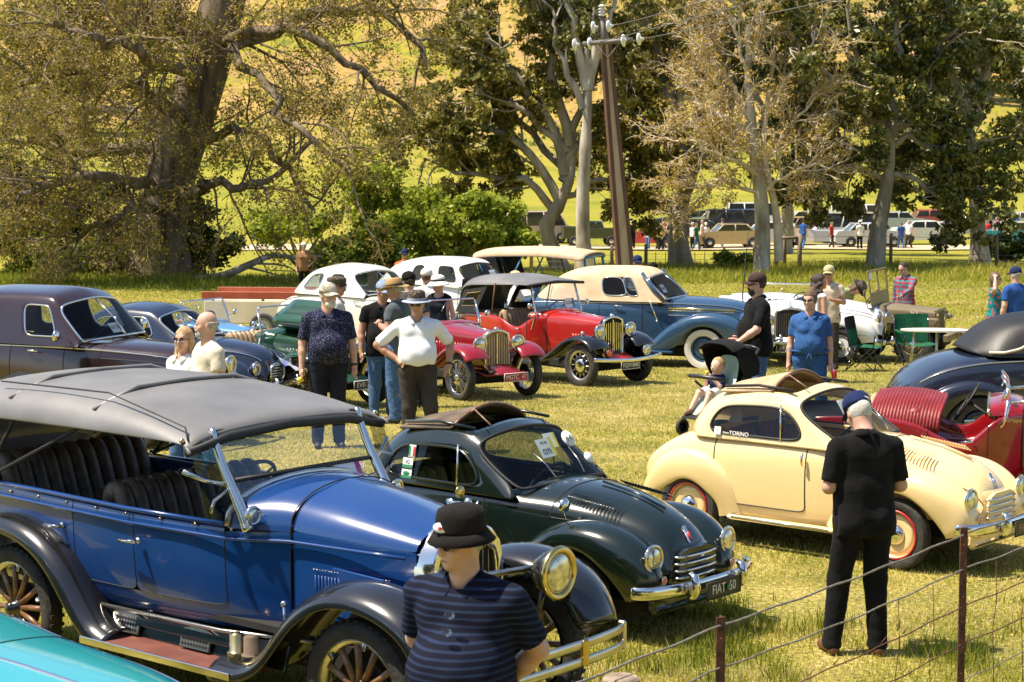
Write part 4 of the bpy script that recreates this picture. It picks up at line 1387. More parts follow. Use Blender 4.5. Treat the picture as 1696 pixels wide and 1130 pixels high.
paper_sheet(tg, (-.80, .09, 1.155), .21, .15, (pi / 2 - .55, 0, pi / 2 + .15), [('0295', .06, -.03), ('the day', .03, .045)], st_y)
paper_sheet(tg, (-.86, .21, 1.19), .13, .12, (pi / 2 - .55, 0, pi / 2), [('', .02, 0)], st_y, name='yellow_tag')
MB().lathe([(.065, 0), (.065, .003), (0, .004)], (-.775, -.16 + .47, 1.20), (.8, 0, .55), 20).obj('race_number_disc', st_w, tg)
text('lettering', '64', .07, (-.768, .31, 1.205), (pi / 2 - .6, 0, pi / 2), ink, tg, extrude=.0005)
MB().lathe([(.045, 0), (.045, .003), (0, .004)], (-.66, .41, 1.06), (.8, 0, .55), 18).obj('round_sticker', st_w, tg)

tc_ = topolino((3.42, 16.02, 0), -40.0, cream, cream, seal, leather_red,
    'cream rounded small coupe with red ringed wheels behind the man looking at his phone', 'FIAT', ' 49', black_plate, letter_tan, 'rounded two seat coupes with rolled back roofs',
    dict(roof=canvas_beige, recess=cream, badge=chrome, wheel=cream))
for w_ in tc_.children:
 if w_.name.startswith('wheel'):
  s_ = -1 if w_.location.y < 0 else 1
  MB().ring((0, s_ * .052, 0), .192, .010, axis='y', n=36, k=6).obj('red_ring', red_ring, w_)
sticker(tc_, -1.72, .955, .065, .065, st_w, 'o', st_b, y=-.562)
text('lettering', 'TORINO', .05, (-1.50, -.572, .945), (pi / 2 - .2, 0, 0), letter_white, tc_, extrude=.0005)
text('lettering', 'from', .03, (-1.63, -.572, .945), (pi / 2 - .2, 0, 0), letter_white, tc_, extrude=.0005)
paper_sheet(tc_, (-.80, -.02, 1.17), .20, .16, (pi / 2 - .55, 0, pi / 2 + .1), [('1016', .06, -.035), ('All', .03, .045)], st_b)
jk = MB().grid([[(-1.70 + .03 * sin(j * 2.1 + i), -.40 - .01 * i, 1.24 - .045 * j) for j in range(6)] for i in range(2)] + [[(-1.58 + .02 * sin(j * 1.7 + i), -.44 + .02 * i, 1.24 - .045 * j) for j in range(6)] for i in range(2)])
tag(jk.obj('jacket', mat('jacket_beige', (.55, .42, .33), .9, c2=(.66, .53, .43), scale=8), None, sub=2), 'beige jacket hanging inside the side window of the cream coupe', 'jacket')
bpy.data.objects['jacket'].location = tc_.location; bpy.data.objects['jacket'].rotation_euler = tc_.rotation_euler

# ------------------------------------------------------------------ the blue vintage tourer
blue = paint('royal_blue_enamel', (.006, .042, .175), .2, .9, .03)
def tourer():
 c = empty('vintage_tourer', (-.356, 11.143, 0), radians(-40.3), 'royal blue vintage tourer with raised black hood, wooden wheels and brass rimmed headlamps', 'car')
 low = [(-3.95, .60, .40, 1.05, .46, .70), (-3.80, .57, .58, 1.18, .64, .70), (-3.3, .56, .66, 1.20, .70, .70), (-2.72, .56, .68, 1.18, .71, .70), (-1.97, .56, .68, 1.165, .70, .70), (-1.12, .56, .62, 1.155, .635, .70),
   (-.80, .56, .47, 1.16, .475, 1.40), (-.795, .56, .465, 1.16, .465, 1.40), (-.4, .57, .43, 1.155, .425, 1.345), (.04, .58, .33, 1.13, .315, 1.235)]
 rows = []
 brow = []
 for (x, zs, ws, zb, wb, zc) in low:
  if x > -.796:
   h = zb - zs
   brow.append([(x, ws * .97, zs), (x, ws, zs + .1 * h), (x, wb * .5 + ws * .5, zs + .55 * h), (x, wb, zb - .07), (x, wb + .006, zb - .01), (x, wb * .95, zb + (zc - zb) * .40), (x, wb * .68, zb + (zc - zb) * .84), (x, 0, zc + .012)])
   continue
  if x > -1.0:
   h = zb - zs
   rows.append([(x, ws * .97, zs), (x, ws, zs + .1 * h), (x, wb * .5 + ws * .5, zs + .55 * h), (x, wb, zb - .07), (x, wb + .006, zb - .01), (x, wb * .95, zb + (zc - zb) * .35), (x, wb * .66, zb + (zc - zb) * .78), (x, 0, zc + .012)])
  else:
   h = zb - zs
   rows.append([(x, ws * .9, zs - .02), (x, ws * .985, zs + .06 * h), (x, wb * .5 + ws * .5 + .012, zs + .5 * h), (x, wb, zb - .10), (x, wb + .008, zb - .02), (x, wb - .03, zb + .008), (x, wb - .07, zb - .03), (x, wb - .09, zb - .35)])
 L = Cage(rows).refine(4)
 A = L.all(); HC = Cage(brow).refine(4)
 scut = L.rc(5, 6, 5, 7)
 doors = [L.cells(13, 16, 5, 20), L.cells(16, 20, 5, 20)]
 L.part('body', A - scut - doors[0] - doors[1] - L.rc(5, 6, 4, 7), blue, c, lv=1)
 for sd in (-1, 1):
  L.part('door', doors[0], blue, c, side=sd, lv=1); L.part('door', doors[1], blue, c, side=sd, lv=1)
  for i in ((13, 16), (16, 20)): L.trim('door_gap', i[0], i[1], 5, 20, .0035, seal, c, sd)
  HC.part('bonnet_side', HC.rc(0, 2, 0, 4), blue, c, side=sd, lv=1)
 HC.part('bonnet', HC.rc(0, 2, 4, 7), blue, c, lv=1)
 # scuttle: dome between the screen and the bonnet
 S = []
 for t in range(7):
  f = t / 6
  x = -1.18 + .375 * f; wbt = .62 * (1 - f) + .47 * f; zb = 1.16; zc = 1.40 + .02 * sin(f * pi)
  S.append([(x - .10 * (1 - f) * cos(a) ** 2 * 0, wbt * cos(a) if abs(cos(a)) > .001 else 0, zb - .01 + (zc - zb) * max(0, sin(a)) ** .8) for a in [pi * k / 14 for k in range(15)]])
 MB().grid(S).obj('scuttle', blue, c)
 rim = [(S[0][k][0], S[0][k][1], S[0][k][2] + .012) for k in range(15)]
 MB().tube(rim, .022, 8).obj('cowl_beading', chrome_dull, c)
 seam = [(-.80, .478 * cos(a), 1.15 + .258 * max(0, sin(a)) ** .8) for a in [pi * k / 14 for k in range(15)]]
 MB().tube([(-.80, .478, .60)] + seam + [(-.80, -.478, .60)], .0045, 5).obj('bonnet_gap', seal, c)
 for sd in (-1, 1):
  MB().tube([(-3.9, sd * .55, 1.10), (-3.6, sd * .69, 1.115), (-2.9, sd * .724, 1.115), (-2.0, sd * .715, 1.10), (-1.15, sd * .65, 1.095), (-.8, sd * .49, 1.10), (-.2, sd * .425, 1.10), (.02, sd * .385, 1.095)], .011, 6).obj('waist_moulding', blue, c)
  MB().tube([(-3.7, sd * .675, 1.185), (-2.9, sd * .705, 1.192), (-2.0, sd * .695, 1.178), (-1.2, sd * .63, 1.172)], .016, 6).obj('body_rail', blue, c)
  for k in range(9):
   x = -3.45 + k * .29
   MB().ball((x, sd * (.708 - max(0, x + 2) * .085), 1.15), .010, 6).obj('press_stud', brass, c)
  for x in (-2.62, -1.88):
   r_ = bpy.data.objects.new('door_handle', None); COL.objects.link(r_); r_.parent = c; r_.location = (x, sd * .715, 1.0)
   MB().tube([(0, 0, 0), (0, sd * .05, 0), (-.02, sd * .055, 0), (-.12, sd * .05, -.008)], [.014, .012, .011, .012], 8).obj('lever', chrome, r_)
   MB().lathe([(.022, 0), (.018, .01), (0, .012)], (0, 0, 0), (0, sd, 0), 12).obj('rose', chrome, r_)
  # louvred panel pressed in the bonnet side
  MB().box((-.36, sd * .442, .84), (.60, .012, .28), rz=sd * .11, bev=.005).obj('louvre_panel', blue, c, smooth=False)
  for k in range(22):
   x = -.62 + k * .024
   MB().tube([(x, sd * (.456 - (x + .62) * .11), .735), (x, sd * (.456 - (x + .62) * .11), .925)], .006, 4).obj('louvre', blue, c)
  for k in range(26):
   x = -.63 + k * .0215
   MB().ball((x, sd * (.456 - (x + .62) * .11), .955), .005, 5).obj('rivet', chrome_dull, c)
 # radiator
 rp = [(-.30, .50), (-.30, 1.02), (-.27, 1.12), (-.20, 1.20), (-.10, 1.25), (0, 1.265), (.10, 1.25), (.20, 1.20), (.27, 1.12), (.30, 1.02), (.30, .50)]
 ip = [(-.235, .56), (-.235, 1.0), (-.22, 1.06), (-.16, 1.10), (-.10, 1.08), (0, 1.12), (.10, 1.08), (.16, 1.10), (.22, 1.06), (.235, 1.0), (.235, .56)]
 m = MB()
 n = len(rp)
 for x0, x1 in ((.03, .15),):
  V = [(x1, y, z) for y, z in rp] + [(x1, y, z) for y, z in ip] + [(x0, y * 1.08, z + .01) for y, z in rp] + [(x1 - .05, y, z) for y, z in ip]
  F = []
  for k in range(n - 1):
   F += [(k, k + 1, n + k + 1, n + k), (k, 2 * n + k, 2 * n + k + 1, k + 1), (n + k, n + k + 1, 3 * n + k + 1, 3 * n + k)]
  F.append((0, n - 1, 2 * n - 1, n))
  m.add(V, F)
 m.obj('radiator_shell', chrome, c, bevel=.012)
 MB().box((.10, 0, .80), (.02, .50, .60)).obj('radiator_core', under, c, smooth=False)
 for k in range(9): MB().box((.115, -.20 + .05 * k, .80), (.012, .006, .56)).obj('radiator_slat', chrome_dull, c, smooth=False)
 mas = bpy.data.objects.new('mascot', None); COL.objects.link(mas); mas.parent = c; mas.location = (.09, 0, 1.27)
 MB().lathe([(.045, 0), (.05, .02), (.03, .035), (.02, .06), (0, .06)], n=16).obj('filler_cap', chrome, mas)
 MB().ball((-.02, 0, .075), (.075, .03, .026), 10).ball((.05, 0, .10), (.03, .022, .03), 8).ball((-.085, 0, .09), (.035, .014, .02), 8).obj('figure', chrome, mas)
 MB().lathe([(.0, -.008), (.034, -.006), (.036, .006), (.0, .008)], (-.01, 0, .155), (1, 0, 0), 16).obj('motometer', brass, mas)
 MB().lathe([(.03, 0), (.03, .006), (0, .008)], (.156, .0, 1.185), (1, 0, 0), 16).obj('badge', seal, c)
 # lamps on their bar
 for sd in (-1, 1):
  lamp(c, (.50, sd * .37, .955), .138, 1.25, (1, sd * .02, 0), black_paint, brass, lens, .15)
  MB().tube([(.40, sd * .37, .90), (.36, sd * .36, .70), (.30, sd * .36, .55)], .018, 6).obj('lamp_bracket', black_paint, c)
  lamp(c, (-.98, sd * .60, 1.245), .05, 1.3, (1, sd * .05, 0), chrome, chrome, lens, .18, name='side_lamp')
 MB().tube([(.38, -.37, .98), (.22, 0, .96), (.38, .37, .98)], .018, 6).obj('tie_bar', chrome_dull, c)
 # mudguards, valance, running boards
 fw = [(.58, .62, .50, .84), (.52, .78, .48, .85), (.36, .90, .47, .86), (.14, .965, .47, .87), (-.08, .965, .47, .87), (-.28, .90, .47, .87), (-.46, .77, .47, .87), (-.60, .60, .48, .87), (-.72, .46, .50, .87), (-.90, .385, .52, .87), (-1.1, .38, .54, .87)]
 flat_wing('front_mudguard', fw, .48, .86, black_paint, c, crown=.06, skirt=.07)
 rw = [(-2.05, .38, .54, .87), (-2.22, .42, .54, .87), (-2.38, .60, .56, .87), (-2.52, .78, .56, .88), (-2.72, .92, .56, .88), (-2.98, .99, .56, .88), (-3.22, .99, .56, .88), (-3.48, .90, .56, .88), (-3.66, .74, .56, .88), (-3.75, .56, .56, .88)]
 flat_wing('rear_mudguard', rw, .5, .86, black_paint, c, crown=.05, skirt=.07)
 mbro = mat('running_mat', (.10, .028, .02), .6, c2=(.16, .05, .035), scale=6)
 for sd in (-1, 1):
  MB().box((-1.58, sd * .70, .36), (1.36, .33, .035), bev=.008).obj('running_board', mbro, c, smooth=False)
  MB().box((-1.58, sd * .872, .362), (1.36, .016, .045), bev=.004).obj('board_edge', chrome, c, smooth=False)
  MB().box((-1.55, sd * .60, .45), (1.7, .03, .16), rx=sd * .3, bev=.006).obj('valance', black_paint, c, smooth=False)
  MB().tube([(-2.5, sd * .70, .545), (-1.2, sd * .66, .545), (-.55, sd * .50, .55)], .013, 6).obj('valance_bead', chrome_dull, c)
  MB().box((-1.55, sd * .645, .475), (.9, .012, .05), rx=sd * .3, bev=.004).obj('valance_panel', black_paint, c, smooth=False)
  for x in (-2.10, -1.45):
   st = bpy.data.objects.new('step_plate', None); COL.objects.link(st); st.parent = c; st.location = (x, sd * .64, .45); st.rotation_euler = (sd * .25, 0, 0)
   MB().prism([(-.13, -.06), (.13, -.06), (.13, .045), (.06, .065), (-.06, .065), (-.13, .045)], -.008, .008).obj('plate', chrome_dull, st, smooth=False)
   mm = MB()
   for i in range(9):
    for j in range(3): mm.box((-.105 + i * .026, -.0 + sd * .0095, -.035 + j * .03), (.016, .003, .02), ry=.6)
   mm.obj('perforation', seal, st, smooth=False)
  for k, (x, h) in enumerate(((-.98, .20), (-.86, .20))):
   MB().lathe([(.04, 0), (.055, .01), (.055, h * .45), (.058, h * .47), (.05, h * .5), (.042, h * .52), (.042, h * 1.0), (.02, h * 1.05), (0, h * 1.06)], (x, sd * .74, .378), (0, 0, 1), 16).obj('tool_canister', canvas_brn if k else brass, c)
 # screen
 for sd in (-1, 1):
  pil = [(-1.02, sd * .60, 1.15), (-1.06, sd * .60, 1.24), (-1.17, sd * .60, 1.40), (-1.27, sd * .60, 1.56), (-1.33, sd * .60, 1.72)]
  MB().tube(bspl_open(pil, 4), [.040 - .0012 * i for i in range(len(bspl_open(pil, 4)))], 10).obj('screen_pillar', chrome, c)
  MB().tube([(-1.17, sd * .60, 1.40), (-1.25, sd * .74, 1.44), (-1.30, sd * .85, 1.5)], [.014, .012, .018], 8).obj('wind_wing_arm', chrome, c)
  MB().grid([[(-.97, sd * .66, 1.21), (-1.20, sd * .70, 1.63)], [(-1.23, sd * .74, 1.18), (-1.36, sd * .74, 1.63)]]).obj('wind_wing', perspex, c, smooth=False)
  MB().tube([(-1.17, sd * .62, 1.38), (-1.20, sd * .70, 1.32), (-1.20, sd * .73, 1.25)], .012, 6).obj('wing_clamp', chrome, c)
 MB().tube([(-1.19, -.60, 1.42), (-1.18, 0, 1.425), (-1.19, .60, 1.42)], .014, 6).obj('screen_bar', seal, c)
 MB().grid([[(-1.12, -.57, 1.30), (-1.12, .57, 1.30)], [(-1.19, -.57, 1.42), (-1.19, .57, 1.42)], [(-1.33, -.57, 1.70), (-1.33, .57, 1.70)]]).obj('windscreen', glass_clear, c, smooth=False)
 MB().tube([(-1.33, -.62, 1.70), (-1.33, .62, 1.70)], .018, 6).obj('screen_header', seal, c)
 pk = mat('tag_magenta', (.45, .03, .25), .5)
 paper_sheet(c, (-1.15, .36, 1.345), .22, .15, (pi / 2 - .45, 0, pi / 2 + .02), [('0549', .07, -.02)], pk)
 text('lettering', 'V', .07, (-1.14, .462, 1.385), (pi / 2 - .45, 0, pi / 2), paper, c, extrude=.0005)
 MB().box((-1.14, .48, 1.27), (.003, .09, .07), ry=-.4).obj('paper_tag', paper, c, smooth=False)
 # hood: raised fabric top, sagging between its bows
 prof = [(-4.02, 1.28, .60, 1.34), (-3.96, 1.52, .66, 1.70), (-3.72, 1.60, .78, 1.83), (-3.3, 1.64, .80, 1.88), (-2.75, 1.655, .80, 1.885), (-2.25, 1.66, .80, 1.875), (-1.8, 1.655, .80, 1.83), (-1.45, 1.65, .80, 1.765), (-1.33, 1.645, .81, 1.74), (-1.30, 1.60, .815, 1.70)]
 P = []
 for x, ze, w, zc in prof:
  row = []
  for sd, seq in ((-1, (0, 1, 2, 3, 4, 5)), (1, (4, 3, 2, 1, 0))):
   for k in seq:
    f = [(1.0, -.05), (1.0, .10), (.95, .45), (.80, .80), (.42, .98), (0, 1.0)][k]
    row.append((x + (.05 if k == 0 and x > -1.4 else 0), sd * w * f[0], ze + (zc - ze) * f[1] + .012 * sin(x * 7 + k)))
  P.append(row)
 o = MB().grid(P).obj('hood', canvas_gry, c, sub=2)
 mm = o.modifiers.new('t', 'SOLIDIFY'); mm.thickness = .012
 MB().tube([(-1.31, -.81, 1.60), (-1.295, -.5, 1.665), (-1.29, 0, 1.69), (-1.295, .5, 1.665), (-1.31, .81, 1.60)], .030, 6).obj('hood_front_bow', seal, c)
 MB().tube([(-1.33, -.78, 1.885 - .22), (-1.4, -.74, 1.735), (-2.2, -.66, 1.865), (-3.3, -.66, 1.85)], .006, 4).obj('hood_seam', seal, c)
 for x, z in ((-2.25, 1.885), (-3.1, 1.885)): MB().tube([(x, -.74, z - .12), (x, -.4, z - .012), (x, 0, z + .0), (x, .4, z - .012), (x, .74, z - .12)], .016, 5).obj('hood_ridge', canvas_gry, c)
 for x in (-2.25, -3.1):
  MB().tube([(x, -.74, 1.60), (x, -.5, 1.74), (x, 0, 1.80), (x, .5, 1.74), (x, .74, 1.60)], .014, 5).obj('hood_bow', wood, c)
 for sd in (-1, 1):
  MB().tube([(-3.45, sd * .70, 1.2), (-3.0, sd * .77, 1.66)], .014, 6).obj('hood_iron', seal, c)
  MB().tube([(-3.45, sd * .70, 1.2), (-2.3, sd * .77, 1.67)], .012, 6).obj('hood_iron', seal, c)
  q = MB().grid([[(-4.0, sd * .58, 1.2), (-3.96, sd * .66, 1.64)], [(-3.50, sd * .70, 1.19), (-3.80, sd * .78, 1.64)]]); q.obj('hood_quarter', canvas_gry, c, smooth=False)
  MB().ball((-1.36, sd * .80, 1.665), .018, 8).obj('hood_stud', brass, c)
  MB().ball((-3.50, sd * .73, 1.2), .022, 8).obj('hood_stud', brass, c)
 MB().grid([[(-4.03, -.58, 1.15), (-4.0, -.62, 1.66)], [(-4.05, 0, 1.15), (-4.03, 0, 1.8)], [(-4.03, .58, 1.15), (-4.0, .62, 1.66)]]).obj('hood_rear', canvas_gry, c)
 # seats: pleated leather
 for x, zz, nm in ((-2.06, .80, 'front_seat'), (-3.25, .86, 'rear_seat')):
  s_ = bpy.data.objects.new(nm, None); COL.objects.link(s_); s_.parent = c; s_.location = (x, 0, zz)
  MB().box((.20, 0, 0), (.55, 1.12, .2), bev=.06).obj('cushion', leather_br, s_, sub=1)
  for k in range(11):
   y = (k - 5) * .108
   MB().tube(bspl_open([(-.02, y, .05), (-.10, y, .22), (-.16, y, .40), (-.22, y, .47), (-.29, y, .43), (-.30, y, .2)], 3), [.058] * 16, 8).obj('pleat', leather_br, s_)
 MB().box((-2.2, 0, .60), (2.9, 1.2, .04)).obj('floor', under, c, smooth=False)
 MB().box((-1.16, 0, 1.22), (.05, 1.1, .2), bev=.02).obj('dashboard', seal, c, smooth=False)
 MB().box((-2.55, -.1, 1.06), (.25, .34, .13), rz=.2, bev=.02).obj('bag', mat('bag_teal', (.04, .22, .17), .7), c)
 steering(c, (-1.48, -.20, 1.30), .95, .21)
 # front bumper: two flat spring bars
 for z in (.50, .60):
  P = [(.62, -.80, z), (.70, -.74, z), (.74, -.4, z), (.75, 0, z), (.74, .4, z), (.70, .74, z), (.62, .80, z)]
  MB().tube(bspl_open(P, 4), .028, 8, flat=.35, up=(0, 0, 1)).obj('bumper_bar', chrome_dull, c)
 for y in (-.3, .3): MB().box((.745, y, .55), (.035, .05, .15), bev=.008).obj('bumper_clamp', brass, c, smooth=False)
 for sd in (-1, 1): MB().box((.66, sd * .76, .55), (.05, .03, .17), bev=.008).obj('bumper_end', chrome_dull, c, smooth=False)
 for sd in (-1, 1): MB().tube([(-.2, sd * .3, .5), (.4, sd * .3, .48), (.72, sd * .3, .55)], .022, 6).obj('dumb_iron', black_paint, c)
 MB().tube([(.0, -.68, .40), (.05, 0, .36), (0, .68, .40)], .03, 8).obj('front_axle', under, c)
 for k, (x, y) in enumerate(((0, -.71), (0, .71), (-3.1, -.71), (-3.1, .71))):
  wheel(c, x, y, .405, .13, 'wood', rim=.74, tread=True)
 # luggage rack fan of tubes behind the rear wheel and gear lever by the sill
 MB().tube([(-.70, -.62, .60), (-.70, -.63, .76)], .008, 6).ball((-.70, -.63, .775), .022, 8).obj('bonnet_catch', chrome, c)
 underbody(c, -3.9, .2, .8, .34, .56)
 return c
tourer()
# ------------------------------------------------------------------ closed cars with separate wings
def G_(x, y): return (x, y, ztf(x, y) + .0)

def saloon(name, loc, rz, pm, label, low, cab, wins, wb_, R, track, fw, rw, cat='car', group=None, trimm=None, roofm=None, wheelk='disc', hubm=None,
   lampp=None, grille=None, bumper=None, seatm=None, wingm=None, doors=((4, 6),), hoodc=None, whitewl=False, glassm=None, handle=None, fyi=.42, fyo=.74, liner=None, vee=0, chrome_belt=True, boards=True, split=True, rwR=None):
 c = empty(name, loc, radians(rz), label, cat, group)
 cab.setdefault('wh', (.025, .095))
 trimm = trimm or chrome; wingm = wingm or pm; glassm = glassm or glass_m
 L = Cage(lower_rows(low)).refine(3)
 A = L.all()
 cut = set()
 for a, b in doors: cut |= L.rc(a, b, 1, 4)
 hc = L.rc(hoodc[0], hoodc[1], 3, 7) if hoodc else set()
 xr0, xf0 = cab['xr0'], cab['xf0']
 op = {(i, j) for (i, j) in A if j >= 12 and L.P[i, 0, 0] > xr0 + .15 and L.P[i + 1, 0, 0] < xf0 + .05}
 L.part('body', A - cut - hc - op, pm, c, lv=1)
 for a, b in doors:
  for sd in (-1, 1):
   L.part('door', L.rc(a, b, 1, 4), pm, c, side=sd, lv=1)
   L.trim('door_gap', a * 3, b * 3, 3, 12, .006, seal, c, sd)
   if handle is not False:
    p = L.P[a * 3 + 1, 10]
    MB().tube([(p[0], sd * (p[1] + .01), p[2]), (p[0] + .02, sd * (p[1] + .045), p[2]), (p[0] + .15, sd * (p[1] + .04), p[2] - .005)], [.014, .013, .010], 8).obj('door_handle', chrome, c)
 if hc:
  L.part('bonnet', hc, pm, c, lv=1)
  for sd in (-1, 1):
   L.line('bonnet_gap', [(i, 9) for i in range(hoodc[0] * 3, hoodc[1] * 3 + 1)], .005, seal, c, sd)
   L.line('bonnet_gap', [(hoodc[0] * 3, j) for j in range(9, 22)], .005, seal, c, sd)
 if chrome_belt:
  for sd in (-1, 1):
   L.line('belt_strip', [(i, 11) for i in range(3, L.ni - 4)], .010, chrome, c, sd, off=.004)
 Gc = Cage(cabin_rows(vee=vee, **cab)).refine(2)
 n = Gc.ni
 ws = set()
 for a, b in wins: ws |= Gc.cells(a * 2, b * 2, 2, 4)
 scr = Gc.cells(n - 3, n - 1, 4, 10)
 rear = Gc.cells(0, 2, 6, 10) if not roofm else set()
 Gc.part('cabin', Gc.all() - ws - scr - rear, roofm or pm, c, thick=.015)
 for a, b in wins:
  for sd in (-1, 1):
   Gc.part('window_glass', Gc.cells(a * 2, b * 2, 2, 4), glassm, c, side=sd)
   Gc.trim('window_frame', a * 2, b * 2, 2, 4, .011, trimm, c, sd, off=.002)
 Gc.part('windscreen', scr, glassm, c); Gc.screen_trim('windscreen_frame', n - 3, n - 1, 4, .014, trimm, c)
 if rear: Gc.part('rear_window', rear, glassm, c)
 if split:
  a, b = Gc.P[n - 3, 10], Gc.P[n - 1, 10]
  m = (a + b) / 2 + np.array([.012, 0, .02])
  MB().tube([tuple(a + (.0, 0, -.02)), tuple(m), tuple(b + (.0, 0, .02))], .012, 6).obj('screen_divider', trimm, c)
 for w_, (P, yi, yo, Rl, cx) in (('front_wing', (fw, fyi, fyo, R + .05, 0)), ('rear_wing', (rw, fyi + .05, fyo, rwR or (R + .03), -wb_))):
  if P: wing(w_, cx, R, Rl, P, yi, yo, wingm, c, crown=.03)
 if boards:
  for sd in (-1, 1): MB().box((-wb_ / 2, sd * (fyo - .10), .30), (wb_ - 1.1, .2, .04), bev=.015).obj('running_board', wingm, c)
 for x, y in ((0, -track / 2), (0, track / 2), (-wb_, -track / 2), (-wb_, track / 2)):
  wheel(c, x, y, R, .16, wheelk, hubm=hubm or pm, rim=.62 if wheelk == 'disc' else .68, tread=False, whitewl=whitewl, n=28)
 if lampp:
  x, y, z, r = lampp
  for sd in (-1, 1): lamp(c, (x, sd * y, z), r, 1.3, (1, 0, .03), pm, chrome, lens, .13)
 if grille:
  gx, gz0, gz1, gw, gt, k = grille
  P = [(-gw * .55, gz0), (gw * .55, gz0), (gw, gz0 + (gz1 - gz0) * .35), (gw * .95, gz0 + (gz1 - gz0) * .8), (gw * .5, gz1), (-gw * .5, gz1), (-gw * .95, gz0 + (gz1 - gz0) * .8), (-gw, gz0 + (gz1 - gz0) * .35)]
  MB().prism(P, gx - .05, gx, 'yz').obj('grille_back', seal, c, smooth=False)
  q = [(gx, y, z) for y, z in P] + [(gx, P[0][0], P[0][1])]
  MB().tube(q, .018, 6).obj('grille_frame', chrome, c)
  for i in range(k):
   y = -gw * .88 + 2 * gw * .88 * i / (k - 1)
   f = abs(y / gw)
   if gt == 'v': MB().tube([(gx + .012 + .03 * (1 - f), y, gz0 + (gz1 - gz0) * (.02 + .25 * f ** 2)), (gx + .02 + .03 * (1 - f), y, (gz0 + gz1) / 2), (gx + .0, y, gz1 - (gz1 - gz0) * .16 * f ** 2)], .008, 4).obj('grille_bar', chrome, c)
  if gt == 'h':
   for i in range(k):
    z = gz0 + (gz1 - gz0) * (i + .5) / k
    w = gw * (.6 + .4 * sin(pi * min(1, (i + 1.5) / k)))
    MB().tube([(gx - .03, -w, z), (gx + .02, -w * .5, z), (gx + .03, 0, z), (gx + .02, w * .5, z), (gx - .03, w, z)], .010, 5).obj('grille_bar', chrome, c)
 if bumper:
  bx, bw, bz = bumper
  P = [(bx - .16, -bw, bz), (bx - .04, -bw * .9, bz), (bx, -bw * .5, bz), (bx + .01, 0, bz), (bx, bw * .5, bz), (bx - .04, bw * .9, bz), (bx - .16, bw, bz)]
  MB().tube(bspl_open(P, 4), .055, 8, flat=.35, up=(0, 0, 1)).obj('bumper', chrome, c)
  for sd in (-1, 1): MB().tube([(bx, sd * bw * .4, bz - .09), (bx + .03, sd * bw * .4, bz), (bx, sd * bw * .4, bz + .1)], [.02, .035, .02], 8).obj('overrider', chrome, c)
 sm = seatm or cloth_dark
 wbt = cab['wb']
 for sd in (-1, 1): seat(c, xf0 - .95, sd * wbt * .46, .42, wbt * .8, sm, .5, .15, 4)
 if xf0 - xr0 > 1.9: seat(c, xf0 - 1.9, 0, .45, wbt * 1.6, sm, .5, .2, 6)
 MB().box(((xr0 + xf0) / 2, 0, .32), (xf0 - xr0 - .2, wbt * 1.75, .05)).obj('floor', under, c, smooth=False)
 MB().box((xf0 - .12, 0, cab['zb'] - .02), (.08, wbt * 1.75, .16), bev=.03).obj('dashboard', liner or cloth_dark, c, smooth=False)
 steering(c, (xf0 - .42, wbt * .45, cab['zb'] - .02), .9, .2)
 underbody(c, -wb_ - .6, .4, track * .75, .2, .4)
 return c, L, Gc

brown = paint('maroon_brown_enamel', (.024, .011, .012), .12, .9, .04)
def scale_rows(rows, sx=1, sy=1, sz=1): return [(r[0] * sx, r[1] * sz, r[2] * sy, r[3] * sz, r[4] * sy, r[5] * sz) + tuple(r[6:]) for r in rows]
LOW30 = [(-3.95, .42, .40, .66, .42, .72), (-3.80, .36, .56, .86, .58, .92), (-3.45, .30, .66, 1.02, .66, 1.10), (-3.0, .28, .70, 1.10, .70, 1.18), (-2.55, .27, .72, 1.12, .72, 1.15), (-1.75, .27, .74, 1.13, .72, 1.15), (-.95, .27, .70, 1.13, .67, 1.16),
   (-.62, .35, .60, 1.10, .55, 1.17), (-.2, .45, .50, 1.06, .43, 1.15), (.2, .5, .42, 1.02, .34, 1.12), (.45, .52, .34, .95, .25, 1.05), (.58, .50, .26, .80, .18, .88), (.62, .46, .22, .66, .15, .70)]
FW30 = [(-.86, .30, .55, .74, -.60, .26), (-.74, .46, .50, .76), (-.56, .66, .46, .78), (-.32, .82, .43, .79), (-.02, .90, .42, .80), (.26, .86, .42, .79), (.48, .72, .43, .78), (.60, .54, .44, .76), (.62, .40, .46, .74)]
RW30 = [(-2.25, .30, .6, .74), (-2.32, .48, .62, .77), (-2.5, .68, .62, .80), (-2.78, .82, .62, .81), (-3.05, .84, .6, .81), (-3.32, .76, .56, .80), (-3.55, .58, .52, .77), (-3.68, .40, .48, .72)]
saloon('vintage_sedan', G_(-3.90, 22.7), -25, brown, 'dark maroon thirties sedan with split windscreen and chrome side strips at the left edge', LOW30,
  dict(xr0=-3.45, xr1=-2.75, pill=[-2.95, -2.30, -2.20, -1.42, -1.34, -1.05], xf1=-1.28, xf0=-.80, zb=1.12, zr=1.76, wb=.70, wr=.56, wend=.5), [(3, 4), (5, 7)],
  2.95, .34, 1.42, FW30, RW30, hoodc=(7, 11), doors=((4, 5), (5, 6)), lampp=(.46, .52, .86, .10), grille=(.66, .42, .95, .17, 'h', 12), bumper=(.86, .78, .42), hubm=brown, seatm=leather_br, vee=.05)
_br = bpy.data.objects['vintage_sedan']
for sd in (-1, 1):
 for k in range(6): MB().tube([(-.58, sd * (.575), .74 + k * .03), (.08, sd * .475, .74 + k * .03)], .008, 5).obj('side_strip', chrome, _br)
 mirror_arm(_br, (-1.0, sd * .69, 1.22), (-.98, sd * .84, 1.25), .07)
paper_sheet(_br, (-.96, .25, 1.26), .2, .14, (pi / 2 - .7, 0, pi / 2), [('0153', .07, 0)], st_b)

